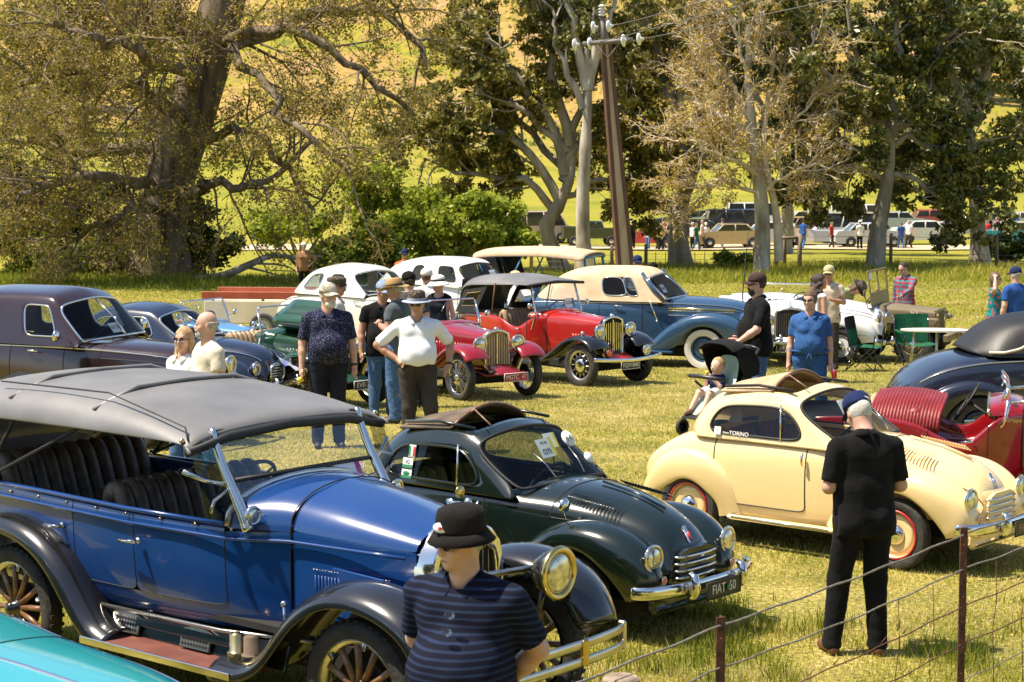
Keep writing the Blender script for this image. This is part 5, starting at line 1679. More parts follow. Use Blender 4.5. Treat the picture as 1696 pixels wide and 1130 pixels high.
def moveto(o, label): pass
navy = paint('navy_enamel', (.012, .017, .035), .2, .9, .04)
dkblue = paint('dark_blue_enamel', (.010, .016, .040), .22, .9, .04)
# small dark blue car behind the brown sedan
LOWM = [(-2.95, .40, .36, .58, .38, .62), (-2.80, .34, .48, .74, .50, .80), (-2.5, .28, .56, .86, .58, .93), (-2.2, .26, .60, .91, .61, .97), (-1.9, .25, .63, .92, .62, .95), (-1.35, .25, .64, .92, .62, .95), (-.75, .25, .62, .92, .60, .96),
  (-.55, .30, .56, .90, .52, .99), (-.2, .38, .48, .87, .42, .97), (.12, .42, .42, .83, .34, .93), (.38, .45, .34, .78, .27, .87), (.52, .46, .28, .68, .21, .76), (.56, .44, .24, .56, .18, .60)]
FWM = [(-.66, .27, .48, .62, -.48, .22), (-.58, .44, .46, .66), (-.44, .60, .42, .70), (-.22, .73, .40, .72), (.02, .78, .38, .73), (.26, .75, .36, .72), (.44, .66, .34, .70), (.55, .52, .34, .66), (.58, .38, .36, .62)]
RWM = [(-1.66, .28, .5, .62), (-1.74, .46, .54, .68), (-1.92, .64, .54, .71), (-2.15, .73, .54, .72), (-2.38, .72, .52, .71), (-2.58, .60, .48, .68), (-2.70, .42, .44, .62)]
saloon('small_saloon', G_(-3.62, 26.3), -24, dkblue, 'small dark blue rounded saloon parked behind the maroon sedan', LOWM,
  dict(xr0=-2.45, xr1=-1.95, pill=[-2.05, -1.5, -1.42, -.86], xf1=-1.1, xf0=-.58, zb=.92, zr=1.42, wb=.60, wr=.48, wend=.42), [(2, 3), (4, 5)],
  2.2, .30, 1.28, FWM, RWM, hoodc=(8, 11), lampp=(.55, .47, .64, .085), grille=(.58, .42, .66, .17, 'h', 7), bumper=(.72, .66, .40), hubm=dkblue)
white = paint('cream_white_enamel', (.70, .66, .56), .25, .8, .05)
white2 = paint('white_enamel', (.74, .73, .70), .25, .8, .05)
wh1, L1, G1 = saloon('vintage_coupe', G_(-1.35, 36.2), -42, white, 'big cream white thirties coupe with tall black grille behind the chatting men', scale_rows(LOW30, 1.0, 1, 1.02),
  dict(xr0=-3.5, xr1=-2.75, pill=[-3.1, -2.45, -2.35, -1.60], xf1=-1.80, xf0=-1.25, zb=1.15, zr=1.74, wb=.70, wr=.55, wend=.5), [(2, 3), (4, 5)],
  2.95, .36, 1.45, FW30, RW30, hoodc=(7, 11), doors=((5, 6),), lampp=(.50, .44, .88, .11), bumper=(.86, .78, .42), hubm=white, vee=.04)
MB().prism([(-.10, .42), (.10, .42), (.15, .60), (.165, .80), (.14, .94), (.06, 1.02), (-.06, 1.02), (-.14, .94), (-.165, .80), (-.15, .60)], .60, .68, 'yz').obj('grille', seal, wh1, smooth=False)
MB().tube([(.68, -.10, .42), (.68, -.15, .60), (.675, -.165, .80), (.66, -.14, .94), (.64, -.06, 1.02), (.64, .06, 1.02), (.66, .14, .94), (.675, .165, .80), (.68, .15, .60), (.68, .10, .42)], .014, 6).obj('grille_frame', chrome, wh1)
wh2, _, _ = saloon('vintage_sedan', G_(.1, 41.0), -38, white2, 'white rounded sedan with wide windscreen parked behind the cream white coupe', scale_rows(LOW30, 1.0, 1, 1.02),
  dict(xr0=-3.5, xr1=-2.7, pill=[-3.0, -2.25, -2.15, -1.42, -1.32, -.98], xf1=-1.22, xf0=-.78, zb=1.16, zr=1.74, wb=.72, wr=.58, wend=.5), [(3, 4), (5, 7)],
  2.95, .35, 1.45, FW30, RW30, hoodc=(7, 11), doors=((4, 5), (5, 6)), lampp=(.46, .52, .86, .10), grille=(.66, .42, .95, .17, 'h', 12), bumper=(.86, .78, .42), split=False, trimm=seal)
paper_sheet(wh2, (-.90, .35, 1.40), .22, .14, (pi / 2 - .6, 0, pi / 2), [('0311', .07, 0)], st_b)
# blue convertible with tan fabric top
pblue = paint('steel_blue_enamel', (.022, .062, .125), .2, .9, .05)
LOWP = [(-4.35, .42, .45, .70, .45, .74), (-4.2, .36, .62, .88, .60, .93), (-3.8, .30, .74, 1.05, .70, 1.12), (-3.3, .28, .78, 1.13, .76, 1.2), (-2.75, .27, .80, 1.15, .78, 1.18), (-1.95, .27, .80, 1.16, .78, 1.18), (-1.05, .27, .76, 1.16, .74, 1.2),
  (-.7, .35, .68, 1.16, .60, 1.24), (-.2, .48, .58, 1.14, .50, 1.23), (.25, .52, .5, 1.12, .42, 1.20), (.6, .54, .42, 1.06, .34, 1.15), (.80, .54, .36, .94, .26, 1.0), (.86, .50, .30, .78, .22, .82)]
FWP = [(-1.10, .30, .62, .80, -.78, .26), (-.92, .50, .58, .84), (-.66, .74, .54, .87), (-.36, .92, .52, .88), (0, 1.0, .50, .89), (.34, .97, .5, .88), (.62, .86, .5, .87), (.80, .66, .5, .85), (.84, .46, .52, .82)]
RWP = [(-2.4, .30, .66, .82), (-2.48, .52, .70, .86), (-2.7, .76, .70, .88), (-3.0, .90, .70, .89), (-3.3, .93, .68, .89), (-3.62, .84, .64, .88), (-3.9, .64, .6, .85), (-4.05, .44, .55, .80)]
pk_, Lp, Gp = saloon('convertible_car', G_(3.62, 35.3), -20, pblue, 'steel blue convertible with tan fabric top and white walled tyres', LOWP,
  dict(xr0=-3.25, xr1=-2.55, pill=[-2.6, -2.05, -1.95, -1.28, -1.2, -.90], xf1=-1.22, xf0=-.72, zb=1.16, zr=1.76, wb=.76, wr=.60, wend=.60, rise=.015), [(4, 5), (5, 6)],
  3.2, .37, 1.5, FWP, RWP, hoodc=(7, 11), doors=((5, 6),), roofm=canvas_tan, hubm=pblue, whitewl=True, lampp=(.72, .62, .92, .11), grille=(.88, .5, .98, .2, 'h', 12), bumper=(1.1, .88, .45), seatm=leather_tan, fyi=.52, fyo=.88, vee=.08)
for sd in (-1, 1):
 q = MB()
 q.tube([(-.68, sd * .685, 1.02), (.45, sd * .47, .99)], .012, 5); q.obj('vent_strip', chrome, pk_)
 q = MB(); q.tube([(-.68, sd * .69, 1.06), (.47, sd * .475, 1.03)], .024, 6); q.obj('vent_grille', brass, pk_)
 q = MB(); q.tube([(-.68, sd * .685, .94), (-.25, sd * .61, .93)], .010, 5); q.obj('vent_strip', chrome, pk_)
 MB().tube([(-1.0, sd * .772, 1.20), (-.86, sd * .775, .86)], .012, 6).ball((-.86, sd * .78, .84), .02, 8).obj('door_lever', chrome, pk_)
 MB().tube([(-.72, sd * .755, 1.18), (-.98, sd * .70, 1.42), (-1.18, sd * .61, 1.66)], .035, 8).obj('screen_pillar', pblue, pk_)
paper_sheet(pk_, (-.93, -.12, 1.36), .24, .17, (pi / 2 - .6, 0, pi / 2), [('0406', .07, 0)])
# navy coupe at the right with black leathercloth roof
nv, Ln, Gn = saloon('vintage_coupe', G_(7.95, 22.3), 2, navy, 'navy blue coupe with black roof and cream piping at the right edge', [(r[0] * .93, r[1], r[2], r[3] - .04, r[4], r[5] - .04) for r in LOW30],
  dict(xr0=-2.98, xr1=-2.45, pill=[-2.62, -2.28, -2.18, -1.15], xf1=-1.3, xf0=-.82, zb=1.09, zr=1.56, wb=.69, wr=.54, wend=.5), [(4, 5)],
  2.9, .34, 1.42, FW30, RW30, hoodc=(7, 11), doors=((5, 6),), roofm=canvas_blk, lampp=(.46, .52, .86, .10), hubm=navy, glassm=glass_dk, trimm=navy, seatm=leather_red)
for sd in (-1, 1):
 q = Gn.P
 C = bspl_open([q[1, 1] + (0, .04, .03), q[2, 1] + (.1, .05, .02), q[3, 2] + (.1, .045, .0), q[5, 2] + (.05, .04, .03), q[6, 4] + (-.05, .035, .02), q[7, 5] + (0, .012, .0), q[9, 5] + (0, .012, .0), q[11, 5] + (0, .012, -.01)], 5)
 MB().tube([(p[0], p[1] * sd, p[2]) for p in C], .016, 6).obj('roof_piping', mat('piping_cream', (.62, .5, .42), .5), nv)
 MB().box((-1.3, sd * .755, .86), (2.2, .01, .26), bev=.004).obj('side_flash', mat('flash_beige', (.46, .40, .33), .4, coat=.5), nv, smooth=False)

# ------------------------------------------------------------------ white cars beyond the woman in denim
wcar, _, _ = saloon('small_saloon', G_(6.35, 36.6), -32, white2, 'white rounded car with grey waterfall grille beside the olive field jeep', scale_rows(LOWM, 1.1, 1.1, 1.16),
  dict(xr0=-2.7, xr1=-2.15, pill=[-2.25, -1.65, -1.55, -.95], xf1=-1.2, xf0=-.65, zb=1.06, zr=1.2, wb=.66, wr=.52, wend=.45, wh=(.02, .06)), [(4, 5)],
  2.4, .33, 1.36, [(a[0] * 1.1, a[1] * 1.14, a[2] * 1.1, a[3] * 1.08) + tuple(a[4:]) for a in FWM], [(a[0] * 1.1, a[1] * 1.12, a[2] * 1.1, a[3] * 1.08) for a in RWM], hoodc=(8, 11), lampp=(.60, .36, .86, .10), grille=(.62, .46, .92, .13, 'v', 9), bumper=(.82, .72, .42), hubm=white2)

# ------------------------------------------------------------------ turquoise car in the corner
turq = paint('turquoise_enamel', (.015, .30, .34), .18, 1.0, .02)
saloon('fifties_car', (-1.90, 8.60, 0), -40, turq, 'turquoise car whose rounded bonnet shows in the bottom left corner', [(r[0], r[1], r[2] * 1.08, r[3] * .86, r[4] * 1.55 if r[0] > -.8 else r[4] * 1.1, r[5] * .88, .7) for r in scale_rows(LOW30, 1.4, 1, 1)],
  dict(xr0=-4.9, xr1=-4.1, pill=[-4.4, -3.5, -3.4, -2.7, -2.6, -2.35], xf1=-2.55, xf0=-2.0, zb=.97, zr=1.5, wb=.76, wr=.6, wend=.5), [(3, 4), (5, 7)],
  3.6, .34, 1.42, [(a[0], a[1] * .93) + tuple(a[2:]) for a in FW30], [(a[0] - .7, a[1] * .93) + tuple(a[2:]) for a in RW30], lampp=(.62, .60, .72, .09), grille=(.88, .36, .6, .3, 'h', 6), bumper=(1.05, .82, .42), hubm=turq, split=False, hoodc=(7, 11))
MB().tube([(-1.6, 0, 1.03), (-.4, 0, 1.015), (.3, 0, .99), (.62, 0, .93)], .013, 6).obj('bonnet_strip', chrome, bpy.data.objects['fifties_car'])
# ------------------------------------------------------------------ open sports cars and tourers
def roadster(name, loc, rz, pm, wm, label, wb_=2.39, R=.34, track=1.14, cowl=-.95, cock=-1.12, tail=-2.75, zh=.92, zb=.80, rad=('mg',), wheelk='wire', ringm=None, trimw=None, seatm=None, screen='up', top=None, plate_=None, bumper=False, raise_hood=False,
    wmax=.58, wr_=.19, group=None, notch=.16, louv=10, doorx=None, lampz=.80, lampr=.105, louvm=None):
 c = empty(name, loc, radians(rz), label, 'car', group)
 seatm = seatm or leather_tan
 # bonnet
 zr = zh
 rows = []
 for x, w, z in ((.03, wr_, zr), (-.3, wr_ + .05, zr + .02), (-.65, wr_ + .12, zr + .045), (cowl, wr_ + .20, zr + .065)):
  rows.append([(x, w * .94, .42), (x, w * .98, .48), (x, w, .66), (x, w, z - .12), (x, w * .97, z - .055), (x, w * .72, z - .015), (x, w * .3, z), (x, 0, z + .006)])
 H = Cage(rows).refine(3)
 side = H.rc(0, 3, 0, 4); topc = H.rc(0, 3, 4, 7)
 if raise_hood:
  for sd in (-1,): H.part('bonnet_side', side, pm, c, side=sd, lv=1)
  H.part('bonnet_side', side, pm, c, side=1, lv=1)
  # one leaf hinged up over the middle
  H.part('bonnet', topc, pm, c, side=-1, lv=1)
  lf = [(-.01, .97), (-.20, 1.02), (-.34, 1.08), (-.385, 1.14), (-.36, 1.20), (-.20, 1.29), (.06, 1.42)]
  lr = Cage([[(x, y * (1 - .25 * (x + .95)), z) for y, z in lf] for x in (-.97, -.6, -.3, .02)]).refine(2)
  lr.part('bonnet_leaf', lr.all(), pm, c, side=1, lv=1, thick=.012)
  for k in range(13):
   x = -.82 + k * .055; f = 1 - .25 * (x + .95)
   MB().tube([(x, -.30 * f, 1.245), (x, -.10 * f, 1.352)], .008, 4).obj('leaf_louvre', seal, c)
 else:
  for sd in (-1, 1): H.part('bonnet_side', side, pm, c, side=sd, lv=1)
  H.part('bonnet', topc, pm, c, lv=1)
 MB().tube([(.02, 0, zr + .012), (cowl, 0, zr + .075)], .009, 6).obj('bonnet_hinge', chrome, c)
 for sd in (-1, 1):
  f = lambda x: wr_ + .05 + (.03 - x) * .145
  for k in range(louv):
   x = -.22 - k * .052
   w = np.interp(x, [cowl, -.65, -.3, .03], [wr_ + .20, wr_ + .12, wr_ + .05, wr_])
   MB().tube([(x, sd * (w + .002), .56), (x - .03, sd * (w + .006), .78)], .009, 5).obj('louvre', louvm or pm, c)
  C = [(cowl, sd * (wr_ + .195), .46), (cowl, sd * (wr_ + .205), .66), (cowl, sd * (wr_ + .20), zr - .03), (cowl, sd * (wr_ * .75 + .15), zr + .05), (cowl, 0, zr + .073)]
  MB().tube(bspl_open(C, 4), .006, 5).obj('bonnet_gap', seal, c)
 # tub with cut down doors
 z0 = .36
 def row(x, w, zt_, inner=True):
  zt2 = zt_
  return [(x, w * .90, z0), (x, w * .97, z0 + .06), (x, w, (z0 + zt2) / 2), (x, w, zt2 - .06), (x, w * .985, zt2), (x, w * .94, zt2 + .01), (x, w * .90, zt2 - .04), (x, w * .88, z0 + .12)]
 dx = doorx or (cock - .05, cock - .62)
 w0 = wr_ + .20
 T = Cage([row(cowl - .005, w0, zr - .02), row(cock, (w0 + wmax) / 2 + .04, zr - .02), row(dx[0] - .10, wmax - .02, zb - notch * .3), row((dx[0] + dx[1]) / 2, wmax, zb - notch), row(dx[1] - .02, wmax, zb - notch * .2), row(dx[1] - .25, wmax - .005, zb + .03), row(tail + .25, wmax - .04, zb + .02), row(tail + .05, wmax - .12, zb - .04), row(tail, wmax - .30, zb - .10)]).refine(3)
 dr = T.cells(5, 12, 2, 15)
 T.part('body', T.all() - dr, pm, c, lv=1)
 for sd in (-1, 1):
  T.part('door', dr, pm, c, side=sd, lv=1); T.trim('door_gap', 5, 12, 2, 15, .005, seal, c, sd)
  MB().tube([(dx[0] - .18, sd * (wmax - .01), zb - .16), (dx[0] - .18, sd * (wmax + .03), zb - .16), (dx[0] - .28, sd * (wmax + .03), zb - .17)], .011, 6).obj('door_handle', chrome, c)
 # scuttle and tail
 S = []
 for k in range(6):
  f = k / 5; x = (cowl - .002) * (1 - f) + (cock - .10) * f; w = w0 * (1 - f) + ((w0 + wmax) / 2 + .03) * f
  S.append([(x, w * cos(a), zr - .03 + (.10 + .03 * sin(f * pi)) * max(0, sin(a)) ** .6) for a in [pi * q / 12 for q in range(13)]])
 MB().grid(S).obj('scuttle', pm, c)
 MB().tube(S[-1], .016, 6).obj('scuttle_beading', trimw or seatm, c)
 MB().box(((tail + dx[1]) / 2 - .22, 0, zb - .02), (abs(tail - dx[1]) - .35, wmax * 1.8, .05), bev=.02).obj('tonneau', canvas_blk if top is None else seatm, c)
 MB().grid([[(tail + .02, y * (wmax - .28), z) for y in (-1, -.5, 0, .5, 1)] for z in (z0, .6, zb - .08)]).obj('tail_panel', pm, c)
 # radiator
 g = bpy.data.objects.new('radiator', None); COL.objects.link(g); g.parent = c; g.location = (.06, 0, 0)
 w = wr_ + .012
 sh = [(-w * .72, .40), (-w, .48), (-w, zr - .10), (-w * .92, zr - .02), (-w * .5, zr + .02), (0, zr + .035), (w * .5, zr + .02), (w * .92, zr - .02), (w, zr - .10), (w, .48), (w * .72, .40)]
 MB().tube([(.02, y, z) for y, z in sh] + [(.02, sh[0][0], sh[0][1])], .020, 8).obj('shell', chrome if rad[0] != 'dark' else chrome_dull, g)
 MB().prism(sh, -.06, .005, 'yz').obj('core', {'mg': leather_tan, 'dark': seal, 'chrome': under}[rad[0]], g, smooth=False)
 ns = {'mg': 9, 'dark': 13, 'chrome': 9}[rad[0]]
 for k in range(ns):
  y = -w * .85 + 2 * w * .85 * k / (ns - 1)
  MB().box((.012, y, (.43 + zr - .03) / 2), (.02, .014 if rad[0] != 'dark' else .006, zr - .48 - .06 * abs(y / w)), bev=.004).obj('slat', {'mg': mat('slat_tan', (.62, .46, .26), .45) if 'slat_tan' not in bpy.data.materials else bpy.data.materials['slat_tan'], 'dark': chrome_dull, 'chrome': chrome}[rad[0]], g, smooth=False)
 if rad[0] != 'dark': MB().box((.024, 0, (.45 + zr) / 2), (.02, .022, zr - .46), bev=.005).obj('centre_bar', chrome, g, smooth=False)
 MB().lathe([(.035, 0), (.038, .02), (.02, .035), (0, .04)], (0, 0, zr + .045), (0, 0, 1), 14).obj('cap', chrome, g)
 # lamps
 for sd in (-1, 1):
  lamp(c, (.14, sd * (w + .12), lampz), lampr, 1.2, (1, sd * .02, 0), chrome if rad[0] == 'mg' else black_paint, chrome, lens, .13)
  MB().tube([(.05, sd * (w + .02), lampz - .08), (.08, sd * (w + .12), lampz - .10)], .014, 6).obj('lamp_bracket', chrome, c)
 # wings
 fw = [(.34, .60), (.26, .70), (.10, .765), (-.10, .775), (-.30, .72), (-.48, .60), (-.66, .47), (-.86, .37), (-1.05, .33), (-1.5, .32)]
 k_ = R / .34
 flat_wing('front_wing', [(a * k_, b * k_, w + .07 if i < 4 else w + .10 + .02 * i, track / 2 + .11) for i, (a, b) in enumerate(fw)], w + .1, track / 2 + .11, wm, c, crown=.035, skirt=.05)
 for sd in (-1, 1):
  MB().grid([[(.10, sd * (w - .01), .45), (.16, sd * (w + .09), .72)], [(-.4, sd * (w + .06), .45), (-.40, sd * (w + .14), .64)], [(-.8, sd * (w + .12), .38), (-.8, sd * (w + .2), .42)]]).obj('wing_valance', wm, c)
 flat_wing('rear_wing', [(-wb_ + .62, .32), (-wb_ + .50, .36), (-wb_ + .40, .50), (-wb_ + .24, .66), (-wb_ + .02, .74), (-wb_ - .20, .70), (-wb_ - .36, .56), (-wb_ - .42, .42)], wmax - .10, track / 2 + .10, wm, c, crown=.04, skirt=.05)
 for sd in (-1, 1): MB().box(((-1.4 - wb_ + .55) / 2, sd * (track / 2 - .06), .31), (abs(wb_ - .55 - 1.3), .26, .03), bev=.01).obj('running_board', wm, c, smooth=False)
 for x, y in ((0, -track / 2), (0, track / 2), (-wb_, -track / 2), (-wb_, track / 2)):
  wheel(c, x, y, R, .125, wheelk, ringm=ringm, rim=.72 if wheelk == 'wire' else .68, tread=False, n=32)
 MB().tube([(0, -track / 2 + .05, R), (.03, 0, R - .02), (0, track / 2 - .05, R)], .024, 6).obj('front_axle', under, c)
 for sd in (-1, 1): MB().tube([(-.3, sd * .24, .40), (.2, sd * .24, .36), (.42, sd * .24, .40)], .02, 6).obj('dumb_iron', wm, c)
 MB().box((.28, 0, .44), (.30, w * 2.1, .03), ry=.35, bev=.01).obj('front_apron', pm, c)
 underbody(c, tail + .2, 0, .7, .22, .38)
 if bumper:
  P = [(.42, -.74, .47), (.52, -.55, .455), (.56, -.3, .445), (.58, 0, .43), (.56, .3, .445), (.52, .55, .455), (.42, .74, .47)]
  MB().tube(bspl_open(P, 4), .032, 8, flat=.4, up=(0, 0, 1)).obj('bumper', chrome, c)
 if plate_: plate(c, (.52 if bumper else .48, -.05 if bumper else .06, .35), .40, .115, plate_[0], plate_[1], plate_[2], rim=plate_[2])
 # screen
 sz = {'up': (.36, -.12), 'tall': (.46, -.14), 'flat': (.02, .30), 'aero': (.2, -.05)}[screen]
 x0 = cock + .03; zb0 = zr + .03; hw = (w0 + wmax) / 2 - .02
 x1, z1 = x0 + sz[1], zb0 + sz[0]
 if screen in ('up', 'tall'):
  MB().grid([[(x0, -hw, zb0 + .02), (x0, hw, zb0 + .02)], [(x1, -hw * .97, z1), (x1, hw * .97, z1)]]).obj('windscreen', glass_clear, c, smooth=False)
  MB().tube([(x0, -hw, zb0), (x1, -hw * .97, z1 - .03), (x1, -hw * .93, z1), (x1, hw * .93, z1), (x1, hw * .97, z1 - .03), (x0, hw, zb0), (x0 + .01, 0, zb0 + .05), (x0, -hw, zb0)], .013, 6).obj('screen_frame', chrome, c)
  for sd in (-1, 1): MB().tube([(x0 - .06, sd * (hw + .05), zb0 - .25), (x0, sd * (hw + .015), zb0 + .02), (x1, sd * hw, z1 - .02)], [.018, .014, .010], 6).obj('screen_post', chrome, c)
  MB().tube([(x0 + .0, -.2, zb0 + .2), (x0 - .04, -.1, z1 - .04)], .006, 4).obj('wiper', chrome_dull, c)
 elif screen == 'flat':
  MB().tube([(x0 + .06, -hw - .03, zb0 + .06), (x0 + .40, -hw * .95, zb0 + .10), (x0 + .40, hw * .95, zb0 + .10), (x0 + .06, hw + .03, zb0 + .06)], .015, 6).obj('folded_screen', chrome, c)
  for y in (-.28, .10):
   q = [(x0 + .05, y - .16, zb0 + .08), (x0 + .03, y - .165, zb0 + .20), (x0 - .02, y - .10, zb0 + .27), (x0 - .02, y + .06, zb0 + .27), (x0 + .03, y + .15, zb0 + .20), (x0 + .05, y + .16, zb0 + .08)]
   MB().poly(q).obj('aero_screen', perspex, c, smooth=False)
   MB().tube(q + [q[0]], .009, 5).obj('aero_frame', chrome, c)
  for sd in (-1, 1):
   MB().tube([(x0 - .02, sd * (hw + .02), zb0 - .16), (x0 + .02, sd * (hw + .02), zb0 - .08), (x0 + .04, sd * (hw + .02), zb0 + .08)], [.035, .016, .022], 8).obj('screen_post', chrome, c)
 for sd in (-1, 1): mirror_arm(c, (x0 - .02, sd * hw, zb0 + .08), (x0 - .0, sd * (hw + .14), zb0 + .14), .05)
 # inside
 if seatm is not None:
  s_ = bpy.data.objects.new('bench_seat', None); COL.objects.link(s_); s_.parent = c; s_.location = (dx[1] + .12, 0, .5)
  MB().box((.12, 0, 0), (.5, wmax * 1.75, .16), bev=.05).obj('cushion', seatm, s_, sub=1)
  for k in range(13):
   y = (k - 6) * wmax * 1.72 / 13
   MB().tube(bspl_open([(-.10, y, .0), (-.14, y, .20), (-.20, y, zb - .42), (-.28, y, zb - .42), (-.32, y, zb - .6)], 3), wmax * .075, 6).obj('pleat', seatm, s_)
 MB().box(((cock + tail) / 2, 0, .34), (abs(tail - cock), wmax * 1.7, .04)).obj('floor', under, c, smooth=False)
 MB().box((cock - .04, 0, zr - .05), (.04, hw * 1.85, .2), bev=.02).obj('dashboard', wood if rad[0] != 'dark' else pm, c, smooth=False)
 steering(c, (cock - .30, .26, zb + .08), 1.0, .2)
 if top == 'hood':
  # raised black fabric hood with side curtain at the rear
  zt0 = z1 + .0
  P = []
  prof = [(tail + .10, zb + .02, wmax - .10, zb + .30), (tail + .16, zb + .44, wmax - .06, zb + .62), (tail + .55, zt0 - .06, wmax - .02, zt0 + .09), (tail + 1.0, zt0 - .04, wmax, zt0 + .14), (x1 - .5, zt0 - .02, wmax, zt0 + .12), (x1 - .1, zt0 + .0, wmax, zt0 + .06), (x1 + .06, zt0 + .0, wmax, zt0 + .035)]
  for x, ze, ww, zc in prof:
   rowp = []
   for sd, seq in ((-1, (0, 1, 2, 3, 4)), (1, (3, 2, 1, 0))):
    for k in seq:
     f = [(1.0, -.03), (1.0, .1), (.9, .5), (.55, .92), (0, 1.0)][k]
     rowp.append((x, sd * ww * f[0], ze + (zc - ze) * f[1]))
   P.append(rowp)
  o = MB().grid(P).obj('hood', canvas_gry, c, sub=2)
  o.modifiers.new('t', 'SOLIDIFY').thickness = .012
  MB().tube([(x1 + .07, -wmax, zt0 - .01), (x1 + .085, 0, zt0 + .03), (x1 + .07, wmax, zt0 - .01)], .024, 6).obj('hood_front_bow', seal, c)
  for sd in (-1, 1):
   A_, B_, C_, D_ = (tail + .06, zb), (tail + .62, zb + .02), (tail + .92, zt0 - .07), (tail + .30, zt0 - .16)
   def pt(u, v):
    x = (A_[0] * (1 - u) + B_[0] * u) * (1 - v) + (D_[0] * (1 - u) + C_[0] * u) * v
    z = (A_[1] * (1 - u) + B_[1] * u) * (1 - v) + (D_[1] * (1 - u) + C_[1] * u) * v
    return (x, sd * (wmax + .005 - .05 * (1 - u)), z)
   us = [0, .2, .82, 1]; vs = [0, .28, .82, 1]
   m = MB()
   for i in range(3):
    for j in range(3):
     if i == 1 and j == 1: continue
     m.grid([[pt(us[i], vs[j]), pt(us[i], vs[j + 1])], [pt(us[i + 1], vs[j]), pt(us[i + 1], vs[j + 1])]])
   m.obj('side_curtain', canvas_blk, c, smooth=False)
   MB().grid([[pt(.2, .28), pt(.2, .82)], [pt(.82, .28), pt(.82, .82)]]).obj('curtain_window', perspex, c, smooth=False)
   MB().tube([pt(.2, .28), pt(.2, .82), pt(.82, .82), pt(.82, .28), pt(.2, .28)], .008, 5).obj('curtain_frame', leather_tan, c)
   MB().tube([(dx[1] - .3, sd * (wmax - .02), zb + .02), (x1 - .7, sd * wmax, zt0 - .0)], .012, 5).obj('hood_iron', wood, c)
  MB().grid([[(tail + .07, -wmax + .12, zb), (tail + .18, -wmax + .1, zb + .55)], [(tail + .07, wmax - .12, zb), (tail + .18, wmax - .1, zb + .55)]]).obj('hood_rear', canvas_blk, c, smooth=False)
 return c

crimson = paint('crimson_enamel', (.24, .006, .012), .2, .9, .04)
red = paint('bright_red_enamel', (.42, .016, .012), .2, .9, .04)
bgreen = paint('racing_green_enamel', (.010, .055, .018), .2, .9, .04)
lblue = paint('light_blue_enamel', (.06, .20, .42), .25, .8, .05)
plate_red = mat('plate_red', (.40, .02, .03), .4)
roadster('sports_car', G_(-.26, 28.3), -56, crimson, crimson, 'crimson sports car with tan slatted radiator and silver wire wheels', R=.345, track=1.14, zh=.95, plate_=('MGTC  47', plate_red, plate_white), ringm=chrome, louv=14)
mo = roadster('touring_car', G_(1.52, 31.0), -48, red, black_paint, 'bright red tourer with black mudguards and raised charcoal fabric hood', wb_=2.45, R=.345, track=1.2, cowl=-1.0, cock=-1.18, tail=-3.1, zh=1.03, zb=.98, rad=('chrome',), wheelk='slots',
    screen='tall', top='hood', plate_=('YGM·840', black_plate, plate_white), bumper=True, wmax=.62, wr_=.20, lampz=.86, seatm=leather_tan, notch=.20, louv=6)
lamp(mo, (.50, .33, .56), .075, 1.0, (1, 0, 0), chrome, chrome, lens, .14, name='fog_lamp')
lamp(mo, (.44, -.42, .55), .05, 1.0, (1, 0, 0), red_ring, red_ring, lens_amber, .1, name='indicator')
for sd in (-1, 1): MB().lathe([(.03, 0), (.035, .03), (.02, .055), (0, .06)], (-.02, sd * .56, .81), (0, 0, 1), 12).obj('wing_lamp', chrome, mo)
paper_sheet(mo, (-1.16, .25, 1.20), .2, .15, (pi / 2 - .25, 0, pi / 2), [('0228', .07, 0)], st_b)
gr = roadster('sports_car', G_(-2.34, 26.8), -46, bgreen, bgreen, 'racing green sports car with one bonnet side lifted and dark mesh radiator', R=.35, track=1.18, zh=.93, zb=.82, rad=('dark',), plate_=('EVR·240', black_plate, plate_white), ringm=brass, raise_hood=True, lampz=.80, lampr=.11, louvm=bgreen)
lamp(gr, (.26, -.02, .80), .085, 1.2, (1, 0, 0), chrome, chrome, lens, .13, name='spot_lamp')
roadster('sports_car', G_(-3.95, 30.6), -38, lblue, lblue, 'light blue open sports car behind the racing green one', R=.33, track=1.12, zh=.90, zb=.84, rad=('dark',), ringm=chrome, wr_=.2)
rr = roadster('sports_car', (5.75, 17.75, 0), -14, paint('deep_red_enamel', (.26, .006, .010), .18, .95, .03), crimson, 'deep red open sports car with ribbed red leather and folded windscreen at the right edge', wb_=2.5, R=.34, track=1.25, cowl=-1.12, cock=-1.32, tail=-3.2, zh=.99, zb=.90, rad=('chrome',), screen='flat', wmax=.66, wr_=.24, seatm=leather_red, notch=.26, trimw=brass, louv=14)
# the fat roll of red ribbed leather behind its cockpit
for k in range(21):
 f = k / 20; x = -2.42 + f * .60
 h = .06 + .07 * sin(f * pi * .8 + .5)
 MB().tube(bspl_open([(x - .05, -.60, .80), (x - .03, -.58, .95 + h * .2), (x, -.40, .98 + h * .75), (x + .02, 0, 1.0 + h * .85), (x, .40, .98 + h * .75), (x - .03, .58, .95 + h * .2), (x - .05, .60, .80)], 3), .021, 5).obj('leather_rib', leather_red, rr)
MB().tube(bspl_open([(-2.50, -.61, .85), (-2.47, -.42, .99), (-2.45, 0, 1.04), (-2.47, .42, .99), (-2.50, .61, .85)], 4), .03, 6).obj('roll_piping', canvas_beige, rr)
text('lettering', 'Grippe', .05, (-1.20, -.585, .93), (pi / 2, 0, 0), chrome, rr, extrude=.001)

# white open car seen from the front, between the bearded man and the woman in denim
wr2 = roadster('sports_car', G_(5.0, 35.6), -97, white2, white2, 'white open car facing the camera between the bearded man and the woman in denim', R=.33, track=1.3, zh=.98, zb=.95, rad=('dark',), wmax=.66, wr_=.26, plate_=('283·UU', black_plate, plate_white), bumper=True, wheelk='disc', screen='up')

